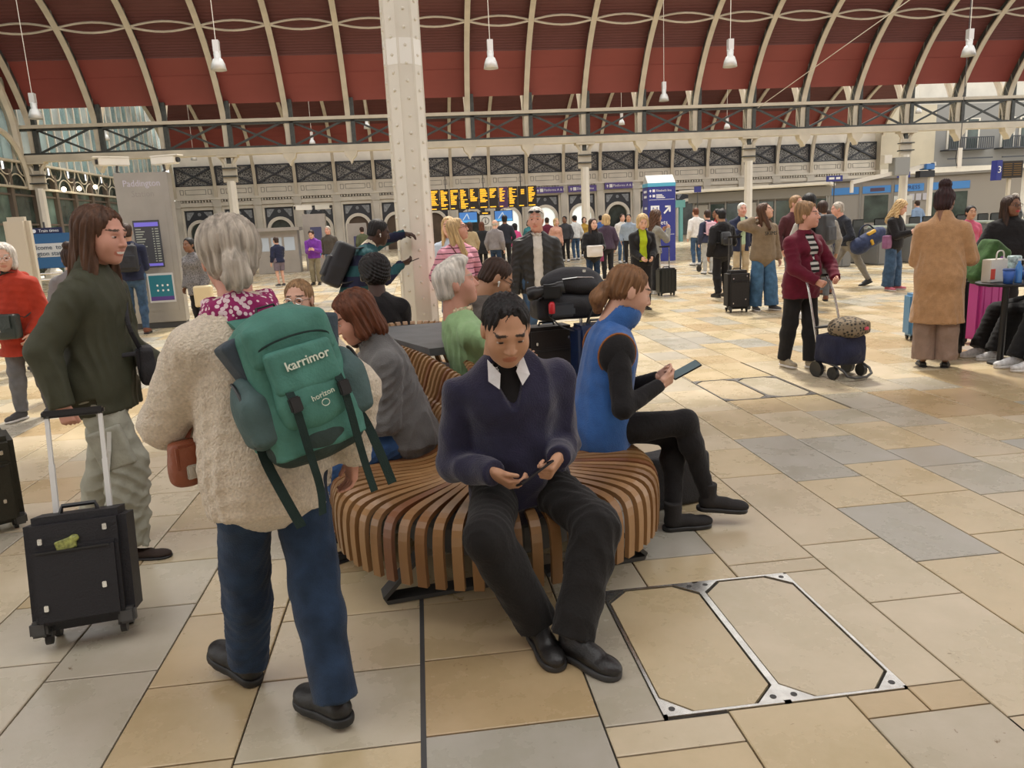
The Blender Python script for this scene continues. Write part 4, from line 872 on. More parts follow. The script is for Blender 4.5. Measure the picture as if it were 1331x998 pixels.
# --- woman in blue gilet
M_GIL = cloth('blue_fleece', (.035, .115, .34), .15, (160, .4), .95, .3)
def ex_gilet(J, gar):
    Rc, p3 = J['Rc'], J['p3']; u = lambda v: Rc@np.array(v, float)
    gar('gilet_collar', [cap(p3+u((0, -.01, -.02)), p3+u((0, .05, .085)), .084, .086, .02), cap(p3+u((0, .03, .0)), p3+u((0, .06, .16)), .070, .074, .005, '-')], M_GIL, .001, vox=.008)
    om = cloth('tan_piping', (.32, .12, .04))
    for S, E, sx in ((J['SR'], J['ER'], 1), (J['SL'], J['EL'], -1)):
        d = nrm(E-S); a = nrm(np.cross(d, u((0, 1, 0)))); b = np.cross(d, a); c = S+u((sx*.004, 0, -.025))
        ax = nrm(u((1, 0, -.12*sx))); b1 = u((0, 1, 0)); b2 = np.cross(ax, b1)
        MB().tube([c+b1*.090*math.cos(t)+b2*.104*math.sin(t)+ax*sx*.0 for t in np.linspace(0, 2*math.pi, 25)], .006, 5).build('armhole_piping', om, J['e'])
    for S, sx in ((J['SR'], 1), (J['SL'], -1)): gar('sleeve_head', [ell(S+u((sx*.006, 0, -.025)), (.060, .088, .102), .01, rot=Rc)], BLKC, 0)
B_ = person('seated woman in royal blue fleece gilet with legs crossed reading her phone', (.86, 3.68), -90, H=1.70, fem=True, res='n', skin='fair', hair=('pony', hairm('light_brown', (.20, .10, .045))), head='f', hyaw=2, hpitch=-20,
    pose=dict(pel=(0, 0, .535), lean=11, plean=-4, twist=0, wr=(.17, .27, .77), wl=(.05, .30, .78), er=(.6, -.6, -1), el=(-.5, -.5, -1), fr=(.13, .56, .075, -12, 4), fl=(.15, .37, 0, 0, 0), kr=(.0, .4, 1), kl=(-.1, 1, .4)),
    under=dict(m=BLKC, t=.010, sleeve=.97, name='black_jumper', hem=-.06), top=dict(m=M_GIL, t=.024, hem=-.09, sleeve=0, name='gilet', amp=.003, f=12, boxy=True), bottom=dict(m=BLKC, t=.006, wide=-.002, amp=.003), shoes=('boot', mat('black_suede', (.014, .012, .012), .8, bump=(90, .2)), M_BLACK), hands=('hold', 'grip'), palms=((-.8, -.3, .4), (.8, -.3, .4)), extra=ex_gilet)
# --- woman in grey fleece, seen from behind
M_FLG = cloth('grey_fleece', (.115, .112, .11), .2, (160, .4), .95, .3)
G_ = person('seated woman in grey fleece with auburn bob hunched away from the camera', (-.12, 3.82), 98, H=1.60, fem=True, res='n', skin='pink', hair=('bob', HAU), head='f', hyaw=6, hpitch=-26,
    pose=dict(pel=(0, 0, .535), lean=17, plean=0, wr=(.10, .30, .70), wl=(-.06, .32, .66), el=(-.7, -1, -.2), fr=(.02, .42, 0, 0, 0), fl=(-.22, .36, 0, 20, 0)),
    top=dict(m=M_FLG, t=.030, hem=-.02, amp=.008, f=24, name='fleece_jacket', collar=True, boxy=True), bottom=dict(m=cloth('blue_denim', (.03, .075, .19), .25, (200, .3)), t=.012, k=.92), shoes=('flat', LEA_B, M_BLACK))
# --- walking woman in cream jumper
M_KNIT = mat('cream_knit', (.60, .52, .41), .95, bump=(130, .8), var=.16, vscale=110, spec=.1, sheen=.3)
M_SCARF = None
def scarf_mat():
    m = bpy.data.materials.new('magenta_scarf'); m.use_nodes = True; nt = m.node_tree; b = nt.nodes['Principled BSDF']; b.inputs['Roughness'].default_value = .9
    tc = nt.nodes.new('ShaderNodeTexCoord'); v = nt.nodes.new('ShaderNodeTexVoronoi'); v.inputs['Scale'].default_value = 60; nt.links.new(tc.outputs['Object'], v.inputs[0])
    n = nt.nodes.new('ShaderNodeTexNoise'); n.inputs['Scale'].default_value = 9; nt.links.new(tc.outputs['Object'], n.inputs[0])
    s = nt.nodes.new('ShaderNodeMath'); s.operation = 'MULTIPLY_ADD'; s.inputs[1].default_value = 1.0; nt.links.new(n.outputs[0], s.inputs[0]); nt.links.new(v.outputs['Distance'], s.inputs[2])
    r = nt.nodes.new('ShaderNodeValToRGB'); r.color_ramp.interpolation = 'CONSTANT'; r.color_ramp.elements[0].color = (.70, .55, .58, 1); r.color_ramp.elements[1].position = .90; r.color_ramp.elements[1].color = (.26, .012, .10, 1)
    nt.links.new(s.outputs[0], r.inputs[0]); nt.links.new(r.outputs[0], b.inputs['Base Color']); return m
def ex_walk(J, gar):
    Rc, p3 = J['Rc'], J['p3']; u = lambda v: Rc@np.array(v, float)
    sp = []
    for i, (z, r, rr) in enumerate(((-.01, .082, .038), (.035, .076, .034), (.012, .085, .03))):
        pts = [p3+u((r*1.1*math.cos(a), .012+r*math.sin(a), z+.012*math.sin(3*a+i))) for a in np.linspace(0, 2*math.pi, 11)]
        sp += [cap(a, b, rr, None, .015) for a, b in zip(pts[:-1], pts[1:])]
    gar('scarf', sp, scarf_mat(), .006, 60., .008)
    M = J['hc']+J['Rh']@(np.array((0, -.122, -.026))*J['hs'])
    MB().tube([M+J['Rh']@np.array((.027*math.cos(a), .004*math.sin(a), .022*math.sin(a))) for a in np.linspace(0, 2*math.pi, 13)], .005, 5).build('hair_band', M_BLACK, J['e'])
W_ = person('grey-haired woman walking in cream knitted jumper, magenta scarf and dark jeans', (-.52, 2.42), 30, H=1.615, fem=True, res='n', skin='pink', hair=('lowpony', HG), head='f', hyaw=-10, hpitch=-8, build=1.06,
    pose=dict(pel=(0, 0, .845), lean=7, pyaw=8, twist=-10, side=-3, wr=(.24, -.10, .84), wl=(-.06, .28, 1.0), el=(-1, -.4, -.3), er=(.6, -1, 0), fr=(.04, -.20, 0, 18, 0), fl=(-.11, .25, .012, 22, -14), kr=(.05, 1, 0), kl=(0, 1, 0)),
    top=dict(m=M_KNIT, t=.036, hem=-.12, flare=.012, amp=.004, boxy=True, name='knitted_jumper'), bottom=dict(m=DENIM_D, t=.016, wide=.022, amp=.006, name='jeans'), shoes=('clog', mat('black_clog', (.012, .012, .012), .5, bump=(60, .2)), RUB_B), extra=ex_walk)
# --- woman in olive jacket
M_OLV = cloth('olive_jacket', (.055, .057, .036), .1, (40, .2), .6, 0)
def ex_olive(J, gar):
    Rc, p3 = J['Rc'], J['p3']; u = lambda v: Rc@np.array(v, float)
    gar('jacket_collar', [cap(p3+u((0, -.03, -.03)), p3+u((0, -.005, .075)), .088, .082, .02), cap(p3+u((0, .01, .0)), p3+u((0, .02, .13)), .070, .074, .006, '-'), cap(p3+u((0, .10, .09)), p3+u((0, .16, -.05)), .06, .05, .006, '-')], M_OLV, .002, vox=.008)
    MB().tube([p3+u((.068*math.cos(a), .0+.07*math.sin(a), .078)) for a in np.linspace(-2.6, .8, 14)], .005, 5).build('orange_trim', cloth('orange_trim', (.45, .10, .03)), J['e'])
    pk = J['HR']*.25+J['KR']*.75
    cm = cloth('pale_cargo', (.33, .33, .27)); d = nrm(J['KR']-J['HR'])
    sdf_ob('cargo_pocket', [rbox(pk+np.array((.085, .0, 0)), (.012, .07, .09), .012, rot=rotm(math.atan2(d[1], -d[2])))], .009, cm, J['e'])
    MB().strip([pk+np.array((.108, .01, .09)), pk+np.array((.118, .0, .0)), pk+np.array((.112, -.03, -.13))], .02, .003, (0, 1, 0)).build('pocket_strap', mat('pale_webbing', (.6, .6, .56), .8), J['e'])
O_ = person('smiling woman with long brown hair in an olive jacket pulling a black suitcase', (-1.62, 3.92), -90, H=1.73, fem=True, res='n', skin='pink', hair=('long', HB), head='fs', hyaw=-12, hpitch=-12,
    pose=dict(pel=(0, 0, .905), lean=8, wr=(.30, -.05, .85), wl=(-.16, .30, .90), er=(.4, -1, 0), el=(-.2, -1, -.4), fr=(.12, .10, 0, -6, 0), fl=(-.10, -.14, 0, 6, 0), twist=-4),
    top=dict(m=M_OLV, t=.030, hem=-.14, flare=.035, amp=.008, f=20, boxy=True, name='jacket'), bottom=dict(m=cloth('pale_cargo', (.33, .33, .27), .1, (50, .3)), t=.016, wide=.045, amp=.010, name='cargo_trousers'), shoes=('flat', mat('dark_brown_suede', (.03, .017, .012), .8), M_BLACK), hands=('grip', 'grip'), extra=ex_olive)
# --- older woman in red coat
def ex_red(J, gar):
    Rc, p3 = J['Rc'], J['p3']; u = lambda v: Rc@np.array(v, float)
    gar('coat_hood', [cap(p3+u((-.08, -.05, .0)), p3+u((.08, -.05, .0)), .05, .05, .03), cap(p3+u((.075, -.02, .01)), p3+u((.05, .07, -.03)), .03, .025, .02), cap(p3+u((-.075, -.02, .01)), p3+u((-.05, .07, -.03)), .03, .025, .02)], cloth('rust_red_coat', (.36, .035, .016)), .003, vox=.01)
    gar('neck_scarf', [cap(p3+u((0, .03, -.01)), p3+u((0, .035, .03)), .058, .055, .02)], BLKC, .002)
RC_ = person('white-haired woman in a rust-red coat with a dark green shoulder bag', (-3.66, 7.42), 168, H=1.57, fem=True, res='n', skin='fair', hair=('bob', HW), head='f', hyaw=32, hpitch=-8, build=1.1, brow=(.4, .36, .3),
    pose=dict(wl=(-.20, .14, .80), wr=(.25, .08, .80), fr=(.09, .10, 0, -8, 0), fl=(-.09, -.08, 0, 10, 0)), top=dict(m=cloth('rust_red_coat', (.36, .035, .016), .12, (40, .3)), t=.035, hem=-.24, flare=.03, amp=.005, boxy=True, name='coat'), bottom=dict(m=GREYT, t=.014, wide=.008), shoes=('sneaker', SHOE_G, RUB_W), extra=ex_red)
for _J in (RC_, ): glasses(_J, M_STEEL)
# --- men on the far side of the bench
M_GBL = cloth('sage_green_blazer', (.27, .42, .21), .1, (60, .2))
def ex_gbl(J, gar):
    Rc, p3 = J['Rc'], J['p3']; u = lambda v: Rc@np.array(v, float)
    gar('checked_collar', [cap(p3+u((0, .0, .0)), p3+u((0, .02, .05)), .080, .082, .01), cap(p3+u((0, .02, .03)), p3+u((0, .03, .12)), .074, .076, .005, '-')], mat('checked_shirt', (.62, .50, .33), .8, var=.5, vscale=60), 0, vox=.008)
    gar('lapel', [cap(p3+u((.075, .02, .0)), J['p2']+u((.05, .125, -.06)), .022, .03, .01, flat=.5, fr=u((0, 1, 0))), cap(p3+u((-.075, .02, .0)), J['p2']+u((-.05, .125, -.06)), .022, .03, .01, flat=.5, fr=u((0, 1, 0)))], M_GBL, .001)
    MB().tube([p3+u((.03, .09, -.06)), J['p2']+u((.02, .14, 0)), J['p2']+u((.01, .15, -.1))], .004, 4).build('lanyard', M_BLACK, J['e'])
GB_ = person('white-haired older man in a sage green blazer gazing upward on the bench', (.31, 4.46), -80, H=1.74, res='n', skin='pink', hair=('quiff', HW), head='m', hyaw=-8, hpitch=9, brow=(.4, .33, .26),
    pose=SEAT(1.74, lean=-13, wr=(.12, .34, .62), wl=(-.12, .34, .62)), under=dict(m=cloth('mint_shirt', (.42, .56, .45)), t=.012), top=dict(m=M_GBL, t=.022, hem=-.10, open=.045, oz=-.02, name='blazer', amp=.005), bottom=dict(m=BEIGE, t=.014), shoes=('sneaker', LEA_BR, None), extra=ex_gbl)
GH_ = person('young man in a taupe hoodie and glasses bowed over beside the green blazer', (.32, 5.10), -80, H=1.74, res='n', skin='olive', hair=('buzz', HDB), head='m', hyaw=-4, hpitch=-34, brow=(.03, .02, .015),
    pose=SEAT(1.74, lean=12), top=dict(m=cloth('taupe_hoodie', (.095, .08, .07)), t=.024, hem=-.05, hood=True, name='hoodie'), bottom=dict(m=BLKC), shoes=('sneaker', SHOE_G, RUB_W))
glasses(GH_, M_BLACK)
def ex_buds(J, gar):
    o = MB().ball((.080, .006, -.02), (.006, .008, .009)).ball((-.080, .006, -.02), (.006, .008, .009)).bar((.08, .008, -.02), (.078, .016, -.045), .006).build('earbuds', RUB_W, J['e']); o.matrix_local = frame_M(J['Rh']*J['hs'], J['hc'])
ex_buds(GH_, None)
def ex_phones(J, gar):
    mb = MB()
    mb.tube([(.092*math.cos(a), -.015, .01+.135*math.sin(a)) for a in np.linspace(0, math.pi, 15)], .011, 6)
    for s in (-1, 1): mb.lathe([(.028, -.018), (.036, -.01), (.036, .012), (.026, .02)], 12, (s*.092, -.012, -.012), rotm(0, R(90)*s))
    o = mb.build('headphones', M_BLACK, J['e'], smooth=True); o.matrix_local = frame_M(J['Rh']*J['hs'], J['hc'])
AF_ = person('man with a dark afro, black headphones and black T-shirt facing away', (-.34, 6.15), 8, H=1.68, res='n', skin='dark', hair=('afro', HBK), head='m', hyaw=0, hpitch=-12, pose=SEAT(1.68, lean=8), top=dict(m=BLKC, t=.018, hem=-.05, sleeve=.32, name='t_shirt'), bottom=dict(m=GREYT), shoes=('sneaker', SHOE_W, RUB_W), extra=ex_phones)
GL_ = person('fair woman in thin glasses peering over the shoulder of the cream jumper', (-.58, 4.85), 122, H=1.62, fem=True, res='n', skin='fair', hair=('pony', HDBL), head='f', hyaw=48, hpitch=-4, pose=SEAT(1.66, lean=18), top=dict(m=cloth('slate_jumper', (.08, .10, .14)), t=.02, hem=-.05, name='jumper'), bottom=dict(m=DENIM), shoes=('sneaker', SHOE_W, RUB_W))
glasses(GL_, M_STEEL)
# --- standing close behind the bench
M_POLO = bpy.data.materials.new('striped_rugby_shirt'); M_POLO.use_nodes = True
def stripes(m, c0, c1, period, duty, axis=2, rough=.85):
    m.use_nodes = True; nt = m.node_tree; b = nt.nodes['Principled BSDF']; b.inputs['Roughness'].default_value = rough; b.inputs['Specular IOR Level'].default_value = .2
    tc = nt.nodes.new('ShaderNodeTexCoord'); sx = nt.nodes.new('ShaderNodeSeparateXYZ'); nt.links.new(tc.outputs['Object'], sx.inputs[0])
    d = nt.nodes.new('ShaderNodeMath'); d.operation = 'DIVIDE'; d.inputs[1].default_value = period; nt.links.new(sx.outputs[axis], d.inputs[0])
    f = nt.nodes.new('ShaderNodeMath'); f.operation = 'FRACT'; nt.links.new(d.outputs[0], f.inputs[0])
    g = nt.nodes.new('ShaderNodeMath'); g.operation = 'LESS_THAN'; g.inputs[1].default_value = duty; nt.links.new(f.outputs[0], g.inputs[0])
    mx = nt.nodes.new('ShaderNodeMix'); mx.data_type = 'RGBA'; nt.links.new(g.outputs[0], mx.inputs[0]); mx.inputs[6].default_value = (*c0, 1); mx.inputs[7].default_value = (*c1, 1); nt.links.new(mx.outputs[2], b.inputs['Base Color']); return m
stripes(M_POLO, (.018, .02, .045), (.022, .075, .085), .22, .5)
def ex_polo(J, gar):
    Rc, p3 = J['Rc'], J['p3']; u = lambda v: Rc@np.array(v, float)
    gar('white_collar', [cap(p3+u((0, -.01, -.015)), p3+u((0, .012, .045)), .088, .082, .015), cap(p3+u((0, .02, .0)), p3+u((0, .03, .12)), .072, .074, .005, '-'), cap(p3+u((0, .07, -.06)), p3+u((0, .09, -.01)), .016, .03, .01)], cloth('cream_collar', (.55, .48, .36)), .001, vox=.008)
PM_ = person('man in navy and teal rugby shirt leaning a hand on the riveted column', (-.70, 8.45), -80, H=1.76, res='n', skin='dark', hair=('buzz', HBK), head='m', hyaw=-4, hpitch=-20, brow=(.01, .008, .007),
    pose=dict(pel=(0, -.02, .90), lean=28, wl=(-.30, .62, 1.52), wr=(.10, .50, 1.20), el=(-1, -.3, .5), er=(.5, -.5, -1), twist=4), fdir=((0, 1, .15), (.5, .9, -.15)), palms=((-.5, 0, 1), (0, .4, -1)), hands=('hold', 'relax'),
    top=dict(m=M_POLO, t=.022, hem=-.06, name='rugby_shirt'), bottom=dict(m=BEIGE, t=.016, wide=.02), shoes=('sneaker', SHOE_W, RUB_W), extra=ex_polo)
ex_buds(PM_, None)
M_PINK = stripes(bpy.data.materials.new('pink_striped_knit'), (.72, .34, .43), (.05, .02, .035), .058, .16)
PK_ = person('blonde woman in a pink jumper with thin dark stripes beside the column', (.44, 8.7), 200, H=1.62, fem=True, res='n', skin='pink', hair=('long', HBL), head='f', hyaw=56, hpitch=12, build=1.14, pose=dict(wr=(.26, .12, .85), wl=(-.26, .1, .85)),
    top=dict(m=M_PINK, t=.024, hem=-.10, name='striped_jumper'), bottom=dict(m=DENIM), shoes=('sneaker', SHOE_W, RUB_W)); glasses(PK_, LEA_BR)
person('blonde woman half hidden behind the pink striped jumper', (.43, 10.2), 170, H=1.66, fem=True, res='m', skin='fair', hair=('long', HBL), head='f', top=dict(m=cloth('pale_blue', (.45, .52, .62)), t=.02), bottom=dict(m=DENIM), shoes=('sneaker', SHOE_W, RUB_W))
def ex_bj(J, gar):
    Rc, p3 = J['Rc'], J['p3']; u = lambda v: Rc@np.array(v, float)
    o = MB()
    for s in (-1, 1): o.ball((s*.033, .088, .083), (.026, .010, .016))
    o.bar((-.06, .085, .085), (.06, .085, .085), .006); o.bar((.06, .085, .085), (.082, -.02, .04), .005); o.bar((-.06, .085, .085), (-.082, -.02, .04), .005)
    o = o.build('sunglasses', M_BLACK, J['e']); o.matrix_local = frame_M(J['Rh']*J['hs'], J['hc'])
    gar('shirt_collar', [cap(p3+u((0, .0, .0)), p3+u((0, .02, .04)), .078, .080, .01), cap(p3+u((0, .02, .03)), p3+u((0, .03, .12)), .072, .074, .005, '-')], cloth('cream_shirt', (.62, .58, .52)), 0, vox=.009)
BJ_ = person('man in a black quilted jacket and white shirt with sunglasses on his head', (1.33, 8.6), 178, H=1.70, res='n', skin='pink', hair=('short', HW), head='m', hyaw=-14, hpitch=-6, build=1.05, brow=(.3, .24, .18), pose=dict(wr=(.27, .06, .80), wl=(-.27, .05, .80)),
    under=dict(m=cloth('cream_shirt', (.62, .58, .52)), t=.012, hem=-.14), top=dict(m=mat('black_quilted', (.014, .013, .012), .55, bump=(30, .5)), t=.030, hem=-.12, open=.05, oz=.0, oh=.42, name='jacket'), bottom=dict(m=DENIM, t=.014), shoes=('sneaker', SHOE_G, None), extra=ex_bj)
# ================================================================ belongings
def rb(lo, hi, bev, name, m, parent): return MB().box(lo, hi).build(name, m, parent, bevel=bev)
def suitcase(label, pos, rz, size, m, tilt=0., handle=.0, spin=True, pocket=True, hm=None, ribs=0, cat='suitcase', name='suitcase', shell=.03):
    w, d, h = size; e = empty(name, pos, R(rz), label, cat); e.rotation_euler = (R(tilt), 0, R(rz)); z0 = .055
    rb((-w/2, -d/2, z0), (w/2, d/2, z0+h), shell, 'shell', m, e)
    if pocket:
        p = rb((-w/2+.025, -d/2-.022, z0+.03), (w/2-.03, -d/2+.02, z0+h*.74), .014, 'front_pocket', m, e)
        MB().bar((-w/2+.05, -d/2-.024, z0+h*.70), (w/2-.06, -d/2-.024, z0+h*.70), .007).build('pocket_zip', M_BLACK, p)
        for x, z in ((-w/2+.07, h*.80), (w/2-.07, h*.86), (-w/2+.07, .10), (w/2-.09, .16)): rb((x-.008, -d/2-.03, z0+z-.012), (x+.008, -d/2-.015, z0+z+.012), .002, 'zip_pull', M_STEEL, e)
        for s in (-1, 1): rb((s*(w/2-.028)-.032, -d/2-.010, z0-.012), (s*(w/2-.028)+.032, -d/2+.04, z0+.05), .01, 'corner_guard', M_DGREY, e)
    for k in range(ribs):
        x = -w/2+(k+.7)*w/(ribs+.4); MB().box((x-.01, -d/2-.006, z0+.04), (x+.01, -d/2+.01, z0+h-.04)).build('shell_rib', m, e, bevel=.004)
    MB().tube([(-.07, 0, z0+h-.005), (-.06, 0, z0+h+.028), (.06, 0, z0+h+.028), (.07, 0, z0+h-.005)], .010, 6).build('carry_handle', M_BLACK, e)
    if handle:
        hw = min(w*.27, .12)
        for s in (-1, 1):
            MB().box((s*hw-.010, d/2-.05, z0+h-.01), (s*hw+.010, d/2-.03, z0+h+handle*.5)).build('handle_tube', hm or M_STEEL, e); MB().box((s*hw-.008, d/2-.048, z0+h+handle*.5), (s*hw+.008, d/2-.032, z0+h+handle)).build('handle_tube', hm or M_STEEL, e)
        rb((-hw-.018, d/2-.056, z0+h+handle-.01), (hw+.018, d/2-.024, z0+h+handle+.022), .008, 'grip', M_BLACK, e)
    for sx in (-1, 1):
        for sy in (-1, 1):
            o = MB().lathe([(.012, -.011), (.025, -.011), (.025, .011), (.012, .011)], 12, (sx*(w/2-.05), sy*(d/2-.045), .026), rotm(0, R(90), 0)).build('wheel', M_BLACK, e, smooth=False)
            MB().box((sx*(w/2-.05)-.018, sy*(d/2-.045)-.018, .035), (sx*(w/2-.05)+.018, sy*(d/2-.045)+.018, z0+.01)).build('wheel_fork', M_BLACK, o)
    return e
def phone(label, p, d, n, L=.15, w=.072, m=None, lit=False):
    "phone at p, long axis d, screen normal n"
    d, n = nrm(d), nrm(n); n = nrm(n-d*(n@d)); x = np.cross(d, n); e = empty('phone', (0, 0, 0), 0, label, 'phone')
    e.matrix_world = frame_M(np.stack([x, d, n], 1), p)
    rb((-w/2, -L/2, -.004), (w/2, L/2, .004), .003, 'case', m or M_BLACK, e); MB().box((-w/2+.004, -L/2+.005, .0035), (w/2-.004, L/2-.005, .0046)).build('screen', mat('phone_screen_lit', (.08, .12, .13), .2, emit=.35) if lit else mat('phone_screen', (.015, .017, .02), .12), e); return e
fabric_b = mat('black_nylon', (.012, .012, .016), .6, bump=(140, .35))
# --- suitcase of the woman in olive
S1 = suitcase('black soft cabin suitcase with raised white handle behind the olive jacket', (-1.43, 3.02, .012), 10, (.37, .21, .45), fabric_b, tilt=-13, handle=.40, hm=mat('white_handle', (.72, .72, .70), .35))
o = sdf_ob('snack_packet', [rbox((0, 0, 0), (.05, .012, .03), .008), ell((.055, 0, .02), (.03, .02, .025), .01)], .006, mat('green_foil_packet', (.28, .30, .08), .4, var=.6, vscale=40), None, .003, 60); tag(o, 'crumpled green foil packet tucked in the pocket of the black cabin suitcase', 'packet'); o.parent = None
o.matrix_world = Matrix.Translation((-1.43, 3.02, .012))@S1.rotation_euler.to_matrix().to_4x4()@Matrix.Translation((-.03, -.112, .055+.335))@Matrix.Scale(.62, 4)@Matrix.Rotation(R(-14), 4, 'Y')
suitcase('dark olive suitcase rolling in beside the red-coated woman', (*P(-22, 690)[:2], .0), 35, (.40, .25, .52), mat('dark_olive_fabric', (.028, .026, .016), .7, bump=(120, .3)), tilt=8)
# olive woman's bags
def sling_bag(label, J, at, size, m, strap_pts, rz=0, name='shoulder_bag', flap=True, cat='bag', sw=.022, world=False, tiltv=0.):
    p = np.array(at) if world else J['W'](at); e = empty(name, p, R(rz), label, cat); e.rotation_euler = (R(tiltv), 0, R(rz)); w, d, h = size
    sdf_ob('bag_body', [rbox((0, 0, 0), (w/2-.02, d/2-.02, h/2-.02), .02), ell((0, 0, -h*.15), (w*.5, d*.62, h*.36), .03)], .009 if w < .4 else .012, m, e, .003, 40)
    if flap: rb((-w*.42, -d/2-.012, -.02), (w*.42, -d/2+.012, h*.46), .008, 'flap', m, e); rb((-.02, -d/2-.018, -.045), (.02, -d/2-.008, .0), .003, 'clasp', M_STEEL, e)
    if strap_pts:
        Mi = e.matrix_world.inverted() if False else (Matrix.Translation(p)@e.rotation_euler.to_matrix().to_4x4()).inverted()
        q = np.array([np.array(Mi@Vector(J['W'](s) if J is not None else s)) for s in strap_pts]); q = chaikin(q, 2)
        MB().tube(q, sw*.5, 6, flat=.28).build('strap', m, e)
    return e
H_ = O_['p3']; chest = lambda J, v: J['p2']+J['Rc']@np.array(v, float)
sling_bag('small black pouch bag slung across the front of the olive jacket', O_, O_['p0']+np.array((-.02, .235, .06)), (.15, .07, .19), fabric_b, [O_['p0']+np.array((.0, .22, .14)), chest(O_, (.05, .16, -.05)), chest(O_, (-.10, .10, .12)), chest(O_, (-.13, -.06, .13)), chest(O_, (.0, -.16, -.10)), O_['p0']+np.array((.15, .0, .12)), O_['p0']+np.array((.04, .22, .13))], -70)
hp = O_['W'](O_['hand1'][0]); o = sdf_ob('paper_bag', [rbox((0, 0, -.07), (.018, .045, .06), .006), cap((0, 0, -.01), (0, 0, .02), .012, .018, .01)], .006, mat('brown_paper', (.42, .26, .11), .8, bump=(30, .5)), None, .004, 50); o.location = hp+np.array((.03, 0, -.03)); tag(o, 'crumpled brown paper bag hanging from the hand of the olive jacket', 'bag')
def handbag_red():
    J = RC_; at = J['p0']+np.array((-.02, .24, .05))
    sling_bag('dark green leather shoulder bag resting on the front of the red coat', J, at, (.30, .10, .22), mat('bottle_green_leather', (.022, .032, .028), .4, bump=(90, .3)), [at+np.array((.14, 0, .1)), chest(J, (.10, .16, .0)), chest(J, (.02, .12, .19)), chest(J, (-.11, .0, .185)), chest(J, (-.16, -.10, .0)), J['p0']+np.array((-.18, .12, .1)), at+np.array((-.14, 0, .1))], 168+180)
handbag_red()
